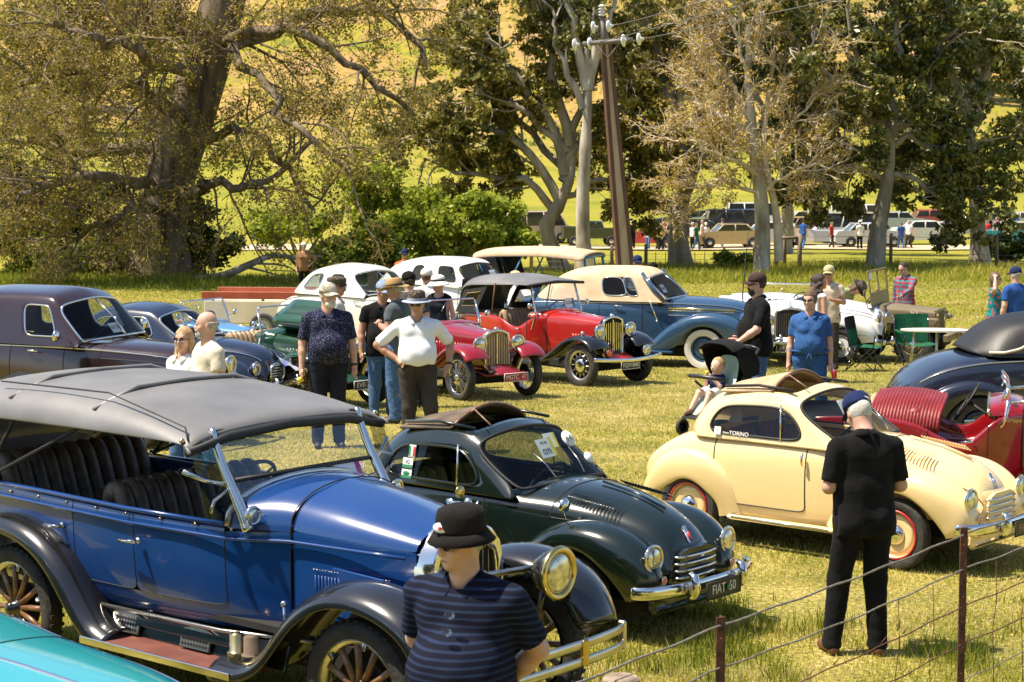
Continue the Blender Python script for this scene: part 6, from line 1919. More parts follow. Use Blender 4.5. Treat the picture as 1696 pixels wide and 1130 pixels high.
# ------------------------------------------------------------------ field jeep
olive = mat('olive_drab', (.150, .115, .055), .55, c2=(.19, .15, .08), scale=3, coat=.15, bump=.05)
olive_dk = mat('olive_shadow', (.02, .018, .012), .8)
def jeep(loc, rz):
 c = empty('field_jeep', loc, radians(rz), 'olive drab military field jeep with flat windscreen up and rope on its bumper', 'jeep')
 R = .36
 rows = []
 for x, w, z in ((.33, .36, .96), (-.2, .42, 1.0), (-.72, .50, 1.03)):
  rows.append([(x, w, .62), (x, w, .8), (x, w, z - .06), (x, w * .94, z), (x, w * .5, z + .015), (x, 0, z + .02)])
 H = Cage(rows).refine(3); H.part('bonnet', H.all(), olive, c, lv=1)
 for sd in (-1, 1): text('lettering', '20504963', .105, (-.18, sd * .405, .90), (pi / 2, 0, 0 if sd < 0 else pi), letter_white, c, extrude=.001)
 # grille with its slots
 g = bpy.data.objects.new('grille', None); COL.objects.link(g); g.parent = c; g.location = (.36, 0, .76)
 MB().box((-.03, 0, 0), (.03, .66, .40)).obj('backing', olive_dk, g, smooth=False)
 for k in range(10): MB().box((0, -.20 + .0444 * k, 0), (.03, .018, .36), bev=.004).obj('bar', olive, g, smooth=False)
 for z in (-.20, .20): MB().box((0, 0, z), (.035, .74, .05), bev=.01).obj('rail', olive, g, smooth=False)
 for sd in (-1, 1): MB().box((0, sd * .30, 0), (.033, .14, .40), bev=.01).obj('cheek', olive, g, smooth=False)
 for sd in (-1, 1):
  lamp(c, (.37, sd * .295, .78), .07, .6, (1, 0, 0), olive, olive, lens, .12)
  lamp(c, (.40, sd * .40, .88), .035, 1, (1, 0, 0), olive, olive, lens_amber, .2, name='marker_lamp')
  P = [(.42, .78), (.40, .82), (-.42, .86), (-.50, .84), (-.76, .46), (-.72, .44), (-.46, .76), (.36, .74)]
  MB().prism(P, sd * .42, sd * .74).obj('front_wing', olive, c, smooth=False, bevel=.012)
  P = [(-.62, .42), (-.74, .46), (-.74, 1.0), (-.95, 1.0), (-1.0, .72), (-1.5, .66), (-1.62, .90), (-2.55, .90), (-2.55, .55), (-2.35, .52), (-2.30, .70), (-1.72, .70), (-1.66, .42)]
  MB().prism(P, sd * .715, sd * .74).obj('body_side', olive, c, smooth=False, bevel=.006)
  MB().box((-2.1, sd * .60, .80), (.9, .26, .10), bev=.02).obj('wheel_box', olive, c, smooth=False)
  seat(c, -1.45, sd * .34, .62, .48, canvas_tan, .42, .1, 2)
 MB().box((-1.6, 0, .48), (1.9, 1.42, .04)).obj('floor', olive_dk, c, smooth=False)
 MB().box((-2.55, 0, .72), (.03, 1.45, .36)).obj('rear_panel', olive, c, smooth=False)
 MB().box((-.74, 0, .85), (.04, 1.46, .34), bev=.01).obj('cowl', olive, c, smooth=False)
 w = bpy.data.objects.new('windscreen', None); COL.objects.link(w); w.parent = c; w.location = (-.76, 0, 1.02); w.rotation_euler = (0, -.14, 0)
 MB().box((0, 0, .13), (.02, 1.36, .26), bev=.01).obj('lower_panel', olive, w, smooth=False)
 for y, wd in ((-.67, .035), (0, .025), (.67, .035)): MB().box((0, y, .44), (.03, wd, .38), bev=.006).obj('post', olive, w, smooth=False)
 MB().box((0, 0, .645), (.035, 1.38, .035), bev=.006).obj('header', olive, w, smooth=False)
 for sd in (-1, 1): MB().box((0, sd * .335, .44), (.005, .63, .38)).obj('pane', glass_clear, w, smooth=False)
 MB().box((.004, -.5, .56), (.003, .16, .12)).obj('paper_notice', paper, w, smooth=False)
 MB().tube([(-.9, .2, 1.12), (-.93, .2, 1.14)], .01, 5); steering(c, (-1.02, .34, 1.10), .9, .21)
 MB().tube([(-.80, -.72, .92), (-.84, -.78, 1.12), (-.86, -.80, 1.22)], .010, 6).lathe([(.0, -.01), (.075, -.006), (.078, .006), (0, .01)], (-.87, -.80, 1.27), (1, 0, 0), 16).obj('mirror', olive, c)
 MB().box((.62, 0, .50), (.10, 1.5, .13), bev=.01).obj('bumper', olive, c, smooth=False)
 MB().box((.82, .45, .50), (.10, .9, .12), bev=.01).obj('bumper_beam', olive, c, smooth=False)
 rope = mat('rope_rust', (.25, .12, .055), .95, c2=(.36, .19, .10), scale=20)
 for k in range(7): MB().ring((.62, .30 + k * .038, .50), .085, .018, axis='y', n=16, k=6).obj('rope_turn', rope, c)
 MB().tube(bspl_open([(.68, .25, .44), (.70, .35, .34), (.70, .5, .32), (.68, .62, .42)], 4), .015, 5).obj('rope_tail', rope, c)
 for x, y in ((0, -.62), (0, .62), (-2.03, -.62), (-2.03, .62)): wheel(c, x, y, R, .16, 'disc', hubm=olive, rim=.55, tread=True, n=24)
 underbody(c, -2.5, .5, .7, .30, .48)
 return c
jeep(G_(7.55, 36.6), -24)
bx = mat('can_blue', (.02, .14, .34), .35, c2=(.10, .25, .45), scale=30)
o = MB().box((0, 0, .06), (.34, .2, .13), bev=.01).obj('drinks_carton', bx, None, smooth=False)
o.location = (8.75, 36.0, ztf(8.75, 36.0) + .56); tag(o, 'small blue drinks carton standing on the end of the jeep bumper', 'carton')

# ------------------------------------------------------------------ light blue tourer with flat canopy
cb = paint('sky_blue_enamel', (.035, .19, .30), .4, .5, .08)
def canopy(loc, rz):
 c = empty('canopy_tourer', loc, radians(rz), 'light blue veteran tourer under a flat tan canopy on blue struts', 'car')
 rows = []
 for x, w, z in ((-3.3, .60, 1.05), (-2.6, .66, 1.12), (-1.9, .66, 1.08), (-1.2, .60, 1.10), (-.85, .45, 1.12)):
  rows.append([(x, w * .95, .55), (x, w, .62), (x, w, .85), (x, w, z - .04), (x, w * .97, z), (x, w * .9, z), (x, w * .88, z - .3)])
 T = Cage(rows).refine(2); T.part('body', T.all(), cb, c, lv=1)
 rows = []
 for x, w, z in ((-.85, .36, 1.18), (-.4, .32, 1.15), (.05, .28, 1.12)):
  rows.append([(x, w, .6), (x, w, .8), (x, w, z - .12), (x, w * .7, z - .02), (x, 0, z)])
 B_ = Cage(rows).refine(2); B_.part('bonnet', B_.all(), cb, c, lv=1)
 MB().box((.08, 0, .88), (.08, .52, .52), bev=.03).obj('radiator', brass, c)
 for x, y in ((0, -.68), (0, .68), (-2.7, -.68), (-2.7, .68)): wheel(c, x, y, .40, .11, 'wood', rim=.80, tread=False, n=24)
 flat_wing('mudguard', [(.5, .62), (.3, .84), (0, .90), (-.3, .82), (-.6, .52), (-.9, .42), (-1.8, .42)], .48, .82, black_paint, c)
 flat_wing('mudguard', [(-2.1, .44), (-2.35, .72), (-2.7, .90), (-3.0, .82), (-3.2, .6)], .5, .82, black_paint, c)
 # windscreen frame
 for sd in (-1, 1): MB().tube([(-1.0, sd * .60, 1.1), (-1.12, sd * .60, 1.98)], .032, 6).obj('screen_post', cb, c)
 for z, x in ((1.24, -1.02), (1.98, -1.12)): MB().tube([(x, -.62, z), (x, .62, z)], .032, 6).obj('screen_rail', cb, c)
 MB().tube([(-1.02, .05, 1.24), (-1.12, .05, 1.98)], .018, 6).obj('screen_bar', cb, c)
 MB().grid([[(-1.02, -.58, 1.24), (-1.02, .58, 1.24)], [(-1.12, -.58, 1.98), (-1.12, .58, 1.98)]]).obj('windscreen', glass_clear, c, smooth=False)
 P = []
 for x, z, w in ((-3.75, 2.02, .74), (-3.6, 2.08, .76), (-3.0, 2.12, .76), (-2.2, 2.14, .76), (-1.5, 2.10, .76), (-1.08, 2.02, .74)):
  P.append([(x, -w, z - .14), (x, -w, z - .03), (x, -w * .8, z + .03), (x, 0, z + .07), (x, w * .8, z + .03), (x, w, z - .03), (x, w, z - .14)])
 o = MB().grid(P).obj('canopy', canvas_tan, c, sub=2); o.modifiers.new('t', 'SOLIDIFY').thickness = .015
 for sd in (-1, 1):
  for a, b in (((-3.25, 1.1), (-3.68, 1.95)), ((-3.0, 1.1), (-2.55, 2.0))): MB().tube([(a[0], sd * .68, a[1]), (b[0], sd * .72, b[1])], .02, 6).obj('strut', cb, c)
  for a, b in (((-1.9, 1.1), (-2.2, 2.0)), ((-1.5, 1.1), (-1.12, 1.6))): MB().tube([(a[0], sd * .66, a[1]), (b[0], sd * .70, b[1])], .014, 6).obj('strut', seal, c)
 m = MB()
 X = lambda y, z: (-3.45 - .25 * (z - 1.1) / .85, y, z)
 for a, b, z0, z1 in ((-.7, -.3, 1.1, 1.97), (.3, .7, 1.1, 1.97), (-.3, .3, 1.1, 1.45), (-.3, .3, 1.85, 1.97)):
  m.grid([[X(a, z0), X(a, z1)], [X(b, z0), X(b, z1)]])
 m.obj('rear_curtain', canvas_blk, c, smooth=False)
 for sd in (-1, 1):
  MB().grid([[(-3.45, sd * .72, 1.1), (-3.7, sd * .72, 1.97)], [(-2.95, sd * .72, 1.1), (-3.2, sd * .73, 1.97)]]).obj('side_curtain', canvas_blk, c, smooth=False)
 for x in (-1.7, -2.7): MB().box((x, 0, .98), (.14, 1.15, .5), bev=.06).obj('seat', leather_br, c)
 MB().box((-2.0, 0, .56), (2.4, 1.2, .05)).obj('floor', under, c, smooth=False)
 underbody(c, -3.2, .1, .7, .4, .55)
 steering(c, (-1.35, .3, 1.2), 1.0, .2)
 return c
canopy((2.72, 42.0, ztf(2.7, 42) - .1), -22).scale = (.95, .95, .93)

# cream trailer with a red rail, blue tarpaulin
tr = empty('box_trailer', G_(-5.3, 43.5), radians(-6), 'low cream box trailer with a red plank rail on the left of the white coupe', 'trailer')
MB().box((0, 0, .62), (2.6, 1.4, .50), bev=.02).obj('box', mat('cream_ply', (.62, .52, .36), .7, c2=(.70, .60, .44), scale=3), tr, smooth=False)
for y in (-.68, .68):
 MB().box((0, y, .98), (2.7, .03, .16), bev=.006).obj('plank', mat('red_plank', (.32, .055, .025), .5, c2=(.42, .09, .04), scale=3) if y < 0 else bpy.data.materials['red_plank'], tr, smooth=False)
 for x in (-1.1, 0, 1.1): MB().box((x, y, .92), (.06, .025, .14)).obj('stake', st_g, tr, smooth=False)
for y in (-.7, .7): wheel(tr, 0, y, .3, .16, 'disc', hubm=chrome_dull, tread=False, n=20)
tarp_m = mat('tarp_blue', (.02, .05, .28), .35, c2=(.55, .58, .68), scale=4.5, bump=.5, bscale=9)
rg = np.random.default_rng(5)
P = []
for i in range(15):
 u = i / 14
 P.append([(-1.1 + 2.2 * u, -.55 + 1.1 * j / 11, .62 + .24 * sin(u * pi) * sin(pi * j / 11) + float(rg.normal(0, .035)) - (.34 if j in (0, 11) else 0)) for j in range(12)])
o = MB().grid(P).obj('tarpaulin', tarp_m, None, sub=1); o.location = G_(-3.75, 27.0); o.rotation_euler = (0, 0, radians(-40))
tag(o, 'crumpled blue and white plastic tarpaulin left of the racing green sports car', 'tarpaulin')
# ------------------------------------------------------------------ people: distance-field bodies turned into one continuous surface
def _polygonise(f, lo, h):
 """naive surface nets on the grid f (negative inside)"""
 s = f < 0
 nx, ny, nz = f.shape
 c = [s[:-1, :-1, :-1], s[1:, :-1, :-1], s[:-1, 1:, :-1], s[1:, 1:, :-1], s[:-1, :-1, 1:], s[1:, :-1, 1:], s[:-1, 1:, 1:], s[1:, 1:, 1:]]
 tot = sum(x.astype(np.int8) for x in c)
 act = (tot > 0) & (tot < 8)
 I = np.argwhere(act)
 if len(I) == 0: return np.zeros((0, 3)), np.zeros((0, 4), int)
 idx = -np.ones(act.shape, dtype=np.int64); idx[act] = np.arange(len(I))
 acc = np.zeros((len(I), 3)); cnt = np.zeros(len(I))
 cor = [(0, 0, 0), (1, 0, 0), (0, 1, 0), (1, 1, 0), (0, 0, 1), (1, 0, 1), (0, 1, 1), (1, 1, 1)]
 V = [f[I[:, 0] + a, I[:, 1] + b, I[:, 2] + d] for a, b, d in cor]
 for a, b in ((0, 1), (2, 3), (4, 5), (6, 7), (0, 2), (1, 3), (4, 6), (5, 7), (0, 4), (1, 5), (2, 6), (3, 7)):
  m = (V[a] < 0) != (V[b] < 0)
  t = V[a][m] / (V[a][m] - V[b][m])
  pa, pb = np.array(cor[a], float), np.array(cor[b], float)
  acc[m] += pa + (pb - pa) * t[:, None]; cnt[m] += 1
 P = (I + acc / cnt[:, None]) * h + lo
 F = []
 for ax in range(3):
  sl0 = [slice(None)] * 3; sl1 = [slice(None)] * 3
  sl0[ax] = slice(0, -1); sl1[ax] = slice(1, None)
  a, b = s[tuple(sl0)], s[tuple(sl1)]
  E = np.argwhere(a != b)
  o1, o2 = [(1, 2), (2, 0), (0, 1)][ax]
  ok = (E[:, o1] > 0) & (E[:, o2] > 0) & (E[:, o1] < f.shape[o1] - 1) & (E[:, o2] < f.shape[o2] - 1)
  E = E[ok]
  def g(d1, d2):
   q = E.copy(); q[:, o1] -= d1; q[:, o2] -= d2
   return idx[q[:, 0], q[:, 1], q[:, 2]]
  q = np.stack([g(1, 1), g(0, 1), g(0, 0), g(1, 0)], -1)
  fl = a[E[:, 0], E[:, 1], E[:, 2]]
  q[~fl] = q[~fl][:, ::-1]
  F.append(q)
 F = np.concatenate(F); F = F[(F >= 0).all(1)]
 return P, F

class SDF:
 def __init__(s): s.p = []
 def cap(s, a, b, r1, r2=None, k=.02, fl=(1, 1, 1)):
  s.p.append(('c', np.array(a, float), np.array(b, float), r1, r2 if r2 is not None else r1, k, np.array(fl, float))); return s
 def ell(s, c, r, k=.02, rot=None, op='u'):
  s.p.append(('e' if op == 'u' else 'x', np.array(c, float), np.array(r, float), rot, k)); return s
 def mesh(s, h, cut=None, wob=0, seed=0, pad=.03):
  lo = np.full(3, 1e9); hi = np.full(3, -1e9)
  for q in s.p:
   if q[0] == 'c':
    m = max(q[3], q[4]) / min(1, *q[6])
    lo = np.minimum(lo, np.minimum(q[1], q[2]) - m); hi = np.maximum(hi, np.maximum(q[1], q[2]) + m)
   elif q[0] == 'e': lo = np.minimum(lo, q[1] - max(q[2])); hi = np.maximum(hi, q[1] + max(q[2]))
  lo -= pad; hi += pad
  n = np.ceil((hi - lo) / h).astype(int) + 1
  f = np.full(tuple(n), 1.0, dtype=np.float32)
  ax = [lo[i] + np.arange(n[i]) * h for i in range(3)]
  for q in s.p:
   if q[0] == 'c':
    _, a, b, r1, r2, k, fl = q
    m = max(r1, r2) / min(1, *fl) + k + .03
    l, u = np.minimum(a, b) - m, np.maximum(a, b) + m
   else:
    _, c, r, rot, k = q
    m = max(r) + k + .03
    l, u = c - m, c + m
   i0 = np.clip(np.floor((l - lo) / h).astype(int), 0, n); i1 = np.clip(np.ceil((u - lo) / h).astype(int) + 1, 0, n)
   if (i1 <= i0).any(): continue
   X, Y, Z = np.meshgrid(ax[0][i0[0]:i1[0]], ax[1][i0[1]:i1[1]], ax[2][i0[2]:i1[2]], indexing='ij')
   if q[0] == 'c':
    ba = (b - a)
    px, py, pz = X - a[0], Y - a[1], Z - a[2]
    L = max(1e-9, ba.dot(ba))
    t = np.clip((px * ba[0] + py * ba[1] + pz * ba[2]) / L, 0, 1)
    dx, dy, dz = (px - t * ba[0]) / fl[0], (py - t * ba[1]) / fl[1], (pz - t * ba[2]) / fl[2]
    d = np.sqrt(dx * dx + dy * dy + dz * dz) - (r1 + (r2 - r1) * t)
    if fl.min() < 1: d = d * fl.min() ** .5
   else:
    P = np.stack([X - c[0], Y - c[1], Z - c[2]], -1)
    if rot is not None: P = P @ rot
    kk = np.sqrt(((P / r) ** 2).sum(-1)); k2 = np.sqrt(((P / (r * r)) ** 2).sum(-1)) + 1e-9
    d = kk * (kk - 1) / k2
   sub = f[i0[0]:i1[0], i0[1]:i1[1], i0[2]:i1[2]]
   if q[0] == 'x':
    f[i0[0]:i1[0], i0[1]:i1[1], i0[2]:i1[2]] = np.maximum(sub, -d); continue
   hh = np.clip(.5 + .5 * (sub - d) / k, 0, 1)
   f[i0[0]:i1[0], i0[1]:i1[1], i0[2]:i1[2]] = sub * (1 - hh) + d * hh - k * hh * (1 - hh)
  if wob or cut is not None:
   X, Y, Z = np.meshgrid(*ax, indexing='ij')
   if wob:
    r = np.random.default_rng(seed); ph = r.uniform(0, 6, 9)
    f = f + wob * (np.sin(X * 31 + Z * 17 + ph[0] + 2 * np.sin(Y * 13 + ph[1])) * .5 + np.sin(Y * 41 - Z * 23 + ph[2] + 2 * np.sin(X * 17 + Z * 9 + ph[3])) * .4 + np.sin(Z * 55 + Y * 21 + ph[4] + 3 * np.sin(X * 9 + ph[5])) * .35)
   if cut is not None: f = np.maximum(f, cut(X, Y, Z))
  return _polygonise(f, lo, h)

def sdf_obj(name, sdf, h, material, parent, **kw):
 V, F = sdf.mesh(h, **kw)
 if len(F) == 0: return None
 me = arrmesh(name, V, F)
 return link(name, me, material, parent)

skin_l = mat('skin_light', (.52, .29, .20), .5, c2=(.60, .36, .26), scale=12)
skin_t = mat('skin_tanned', (.40, .20, .125), .5, c2=(.48, .26, .17), scale=12)
skin_b = mat('skin_baby', (.62, .38, .28), .5)
eye_m = mat('eye_dark', (.03, .02, .015), .3)
shades = mat('sunglasses', (.006, .006, .007), .12, coat=.6)
lips = mat('lips', (.36, .12, .10), .5)
hair_dk = mat('hair_dark', (.022, .014, .010), .6, c2=(.05, .032, .02), scale=30, bump=.5)
hair_br = mat('hair_brown', (.08, .045, .022), .6, c2=(.16, .09, .05), scale=30, bump=.5)
hair_bl = mat('hair_blond', (.36, .22, .10), .6, c2=(.55, .38, .2), scale=30, bump=.5)
hair_wh = mat('hair_white', (.58, .54, .48), .7, c2=(.72, .69, .63), scale=30, bump=.5)
hair_gr = mat('hair_grey', (.30, .26, .22), .7, c2=(.50, .46, .40), scale=30, bump=.5)
shoe_dk = mat('shoe_dark', (.02, .016, .014), .5)
shoe_br = mat('shoe_brown', (.12, .05, .03), .5)
belt_m = mat('belt_leather', (.02, .015, .012), .4)
buckle = mat('buckle', (.6, .5, .25), .3, 1.0)
def cloth(name, c, c2=None, scale=6, rough=.9): return mat('cloth_' + name, c, rough, c2=c2, scale=scale, bump=.25, bscale=25, sheen=.02, spec=.12)

def pattern(name, kind, a, b, s1=1.0, s2=None, c3=None):
 """flat print on fabric: stripes, dots, checks, flowers"""
 m, nt, bs = _nt('cloth_' + name)
 N, L = nt.nodes, nt.links
 tc = N.new('ShaderNodeTexCoord')
 r = N.new('ShaderNodeValToRGB'); r.color_ramp.interpolation = 'CONSTANT'
 e = r.color_ramp.elements
 e[0].position = 0; e[0].color = rgb(a); e[1].position = .5; e[1].color = rgb(b)
 if kind in ('stripes', 'vstripes'):
  w = N.new('ShaderNodeTexWave'); w.bands_direction = 'Z' if kind == 'stripes' else 'Y'
  w.inputs['Scale'].default_value = s1; w.inputs['Distortion'].default_value = .5; w.inputs['Detail'].default_value = 1
  L.new(tc.outputs['Object'], w.inputs[0]); L.new(w.outputs['Fac'], r.inputs[0]); e[1].position = s2 or .7
  L.new(r.outputs[0], bs.inputs['Base Color'])
 elif kind == 'dots':
  v = N.new('ShaderNodeTexVoronoi'); v.inputs['Scale'].default_value = s1; v.inputs['Randomness'].default_value = .9
  L.new(tc.outputs['Object'], v.inputs['Vector']); L.new(v.outputs['Distance'], r.inputs[0]); e[1].position = s2 or .25
  L.new(r.outputs[0], bs.inputs['Base Color'])
 elif kind == 'check':
  outs = []
  for d, sc in (('Y', s1), ('Z', s1 * .8)):
   w = N.new('ShaderNodeTexWave'); w.bands_direction = d; w.inputs['Scale'].default_value = sc
   L.new(tc.outputs['Object'], w.inputs[0]); outs.append(w.outputs['Fac'])
  L.new(outs[0], r.inputs[0])
  r2 = N.new('ShaderNodeValToRGB'); r2.color_ramp.interpolation = 'CONSTANT'
  q = r2.color_ramp.elements; q[0].position = 0; q[0].color = rgb(a); q[1].position = .55; q[1].color = rgb(c3 or b)
  L.new(outs[1], r2.inputs[0])
  mx = N.new('ShaderNodeMix'); mx.data_type = 'RGBA'; mx.inputs[0].default_value = .5
  L.new(r.outputs[0], mx.inputs[6]); L.new(r2.outputs[0], mx.inputs[7]); L.new(mx.outputs[2], bs.inputs['Base Color'])
 else:
  v = N.new('ShaderNodeTexVoronoi'); v.inputs['Scale'].default_value = s1
  L.new(tc.outputs['Object'], v.inputs['Vector'])
  sp = N.new('ShaderNodeSeparateColor'); L.new(v.outputs['Color'], sp.inputs[0]); L.new(sp.outputs[0], r.inputs[0])
  e[1].position = .55; e[1].color = rgb(b); q = e.new(.8); q.color = rgb(c3 or b)
  L.new(r.outputs[0], bs.inputs['Base Color'])
 bs.inputs['Roughness'].default_value = .9; bs.inputs['Specular IOR Level'].default_value = .12
 return m

def lerp(a, b, t): return np.array(a, float) * (1 - t) + np.array(b, float) * t

def person(loc, rz, label, H=1.75, skin=None, shirt=None, pants=None, shoes=None, hair=None, hairk='short', hat=None, hatm=None, beard=None, glasses=False, armL='down', armR='down', sleeve=.55,
   belly=0.0, bulk=1.0, female=False, head=(0, 0), lean=0.0, legs='stand', res=.014, collar=True, belt=True, tuck=False, shorts=False, group=None, hem=.80, wob=.003, moustache=None, dress=False, watch=None, seed=0, crown=None, strap=False, hand_detail=True, shade=None, cat='person', open_legs=.0, seg=None):
 """standing figure facing +x; sizes scaled from a 1.75 m body"""
 root = empty('person', loc, radians(rz), label, cat, group)
 S = H / 1.75
 skin = skin or skin_l; shoes = shoes or shoe_dk
 sw = (.165 if female else .188) * bulk ** .5; hw = .092 * bulk ** .4
 ln = radians(lean)
 piv = np.array([0, 0, .92])
 def T(p):                       # bend of the upper body at the hips
  p = np.array(p, float); q = p - piv
  return np.array([q[0] * cos(ln) + q[2] * sin(ln), q[1], -q[0] * sin(ln) + q[2] * cos(ln)]) + piv
 hy, hp = radians(head[0]), radians(head[1])
 neck = T((-.005, 0, 1.47)); hc0 = np.array([.022, 0, .145])
 Rh = np.array([[cos(hy), -sin(hy), 0], [sin(hy), cos(hy), 0], [0, 0, 1]]) @ np.array([[cos(hp), 0, sin(hp)], [0, 1, 0], [-sin(hp), 0, cos(hp)]])
 if lean: Rl = np.array([[cos(ln), 0, sin(ln)], [0, 1, 0], [-sin(ln), 0, cos(ln)]]); Rh = Rl @ Rh
 HC = neck + Rh @ hc0
 def Hd(p): return HC + Rh @ np.array(p, float)
 arms = {}
 for sd, key in ((1, armL), (-1, armR)):
  sh = np.array([-.01, sd * sw, 1.378])
  pre = {'down': ((-.025, sd * (sw + .055), 1.12), (.03, sd * (sw + .075), .865), (.06, sd * (sw + .07), .76)),
    'hips': ((-.09, sd * (sw + .22), 1.17), (.03, sd * (hw + .11), 1.015), (.09, sd * (hw + .07), .985)),
    'hip_down': ((-.10, sd * (sw + .16), 1.18), (.02, sd * (sw + .14), .95), (.06, sd * (sw + .08), .87)),
    'back': ((-.12, sd * (sw + .07), 1.14), (-.19, sd * .10, .95), (-.21, sd * -.02, .90)),
    'phone': ((-.01, sd * (sw + .05), 1.12), (.22, sd * .13, 1.09), (.30, sd * .05, 1.12)),
    'chest': ((.0, sd * (sw + .06), 1.15), (.20, sd * .10, 1.20), (.24, sd * .0, 1.24)),
    'push': ((-.06, sd * (sw + .10), 1.15), (.18, sd * .20, 1.02), (.27, sd * .18, 1.00)),
    'reach': ((.16, sd * (sw + .03), 1.22), (.38, sd * .17, 1.12), (.47, sd * .16, 1.09)),
    'up': ((.04, sd * (sw + .20), 1.45), (.02, sd * (sw + .02), 1.66), (.0, sd * (sw - .06), 1.70))}
  e, w, ft = pre[key] if isinstance(key, str) else key
  arms[sd] = [T(q) for q in (sh, e, w, ft)]
 B = SDF()
 # head and face
 B.ell(Hd((-.012, 0, .025)), (.094, .074, .098), .02, Rh)
 B.ell(Hd((.018, 0, -.045)), (.068, .056, .070), .03, Rh)
 B.ell(Hd((.058, 0, -.088)), (.026, .026, .022), .02, Rh)             # chin
 B.cap(Hd((.082, 0, .012)), Hd((.100, 0, -.028)), .008, .014, .012)   # nose
 B.cap(Hd((.072, -.032, .028)), Hd((.072, .032, .028)), .012, None, .015)   # brow
 B.cap(Hd((.072, -.016, -.062)), Hd((.072, .016, -.062)), .011, None, .012)  # mouth
 for sd in (-1, 1):
  B.ell(Hd((.060, sd * .042, -.025)), (.02, .02, .018), .02, Rh)
  B.ell(Hd((-.012, sd * .077, -.008)), (.018, .008, .030), .008, Rh)
 B.cap(HC + Rh @ np.array([-.025, 0, -.05]), neck + (T((0, 0, 1.42)) - neck) * .5, .054 * bulk ** .3, .060 * bulk ** .5, .03)
 sx = (.88 if female else 1.0)
 # trunk
 def trunk(D, g=0.0, belly=belly, bulk=bulk):
  D.cap(T((-.005, -sw * .5, 1.36)), T((-.005, sw * .5, 1.36)), .080 + g, None, .05, (.9, 1, .85))
  for sd in (-1, 1):
   D.cap(T((0.005, sd * .065, 1.30)), T((0, sd * .055, 1.10)), .105 * bulk + g, .10 * bulk + g, .06, (.92, 1, 1))
   D.cap(T((0, sd * .055, 1.10)), T((-.005, sd * .07, .95)), .098 * bulk + g, (.102 + .008 * female) * bulk + g, .06, (.95, 1, 1))
   D.ell(T((-.05, sd * .065, .90)), (.085 + g, .088 * bulk + g, .10), .05)
   if female: D.ell(T((.085, sd * .068, 1.27)), (.058 + g, .062 + g, .06), .035)
  if belly: D.ell(T((.045 + .04 * belly, 0, 1.08)), (.115 + .075 * belly + g, .15 + .05 * belly + g, .17 + .02 * belly), .06)
  for sd in (-1, 1): D.cap(T((-.012, sd * sw * .25, 1.43)), T((-.012, sd * sw * .86, 1.378)), .044 + g, .046 + g, .04)
  D.cap(T((-.01, 0, 1.40)), T((-.01, 0, 1.46)), .068 + g, .052 + g * .5, .04)
 trunk(B, -.018 if shirt is not None else 0, 0 if shirt is not None else belly, min(bulk, 1.0) if shirt is not None else bulk)
 # legs
 hip = {sd: np.array([0, sd * hw, .90]) for sd in (1, -1)}
 if legs == 'stand': leg = {1: ((.02, .105, .50), (-.02, .115, .085)), -1: ((.01, -.10, .50), (-.01, -.115, .085))}
 elif legs == 'stride': leg = {1: ((.16, .09, .50), (.18, .10, .085)), -1: ((.02, -.09, .49), (-.24, -.10, .12))}
 elif legs == 'walk2': leg = {1: ((.05, .09, .50), (-.20, .10, .10)), -1: ((.13, -.09, .50), (.20, -.10, .085))}
 elif legs == 'relaxed': leg = {1: ((.06, .14, .50), (.04, .19, .085)), -1: ((.01, -.09, .50), (-.03, -.10, .085))}
 else: leg = legs
 for sd in (1, -1):
  kn, an = np.array(leg[sd][0]), np.array(leg[sd][1])
  lb = min(bulk, 1.1) ** .6 * (.82 if pants is not None and not shorts else 1)
  B.cap(hip[sd], kn, .088 * lb, .058 * lb, .03); B.cap(kn, lerp(kn, an, .35) - np.array([.02, 0, 0]), .055 * lb, .055 * lb, .03); B.cap(lerp(kn, an, .35) - np.array([.02, 0, 0]), an, .055 * lb, .034, .02)
 # arms
 for sd in (1, -1):
  sh, e, w, ft = arms[sd]
  ab = bulk ** .5 * (.88 if female else 1)
  B.cap(sh, e, .052 * ab, .041 * ab, .03); B.cap(e, lerp(e, w, .35), .041 * ab, .041 * ab, .02); B.cap(lerp(e, w, .35), w, .041 * ab, .026 * ab, .02)
  d = (ft - w); d /= np.linalg.norm(d) + 1e-9
  B.cap(w, w + d * .07, .026, .034, .015, (1, 1, 1))
 sdf_obj('body', B, res, skin, root)
 # fingers
 hd = MB()
 for sd in (1, -1):
  sh, e, w, ft = arms[sd]
  d = (ft - w); d /= np.linalg.norm(d) + 1e-9
  ref = np.array([1., 0, 0]) if abs(d[0]) < .7 else np.array([0, 0, 1.])
  a = ref - d * ref.dot(d); a /= np.linalg.norm(a)          # across the palm
  b = np.cross(d, a)
  for k, L_ in enumerate((.062, .072, .068, .052)):
   o = w + d * .075 + a * (k - 1.5) * -.019
   c1 = o + d * L_ * .55 - b * sd * .006; c2 = o + d * L_ * .95 - b * sd * .026
   hd.tube([o - d * .02, o, c1, c2], [.011, .0105, .0095, .007], 6)
  o = w + d * .03 + a * .030
  hd.tube([o - a * .012, o + a * .018 + d * .02, o + a * .024 + d * .052 - b * sd * .008], [.014, .0115, .008], 6)
 hd.obj('fingers', skin, root)
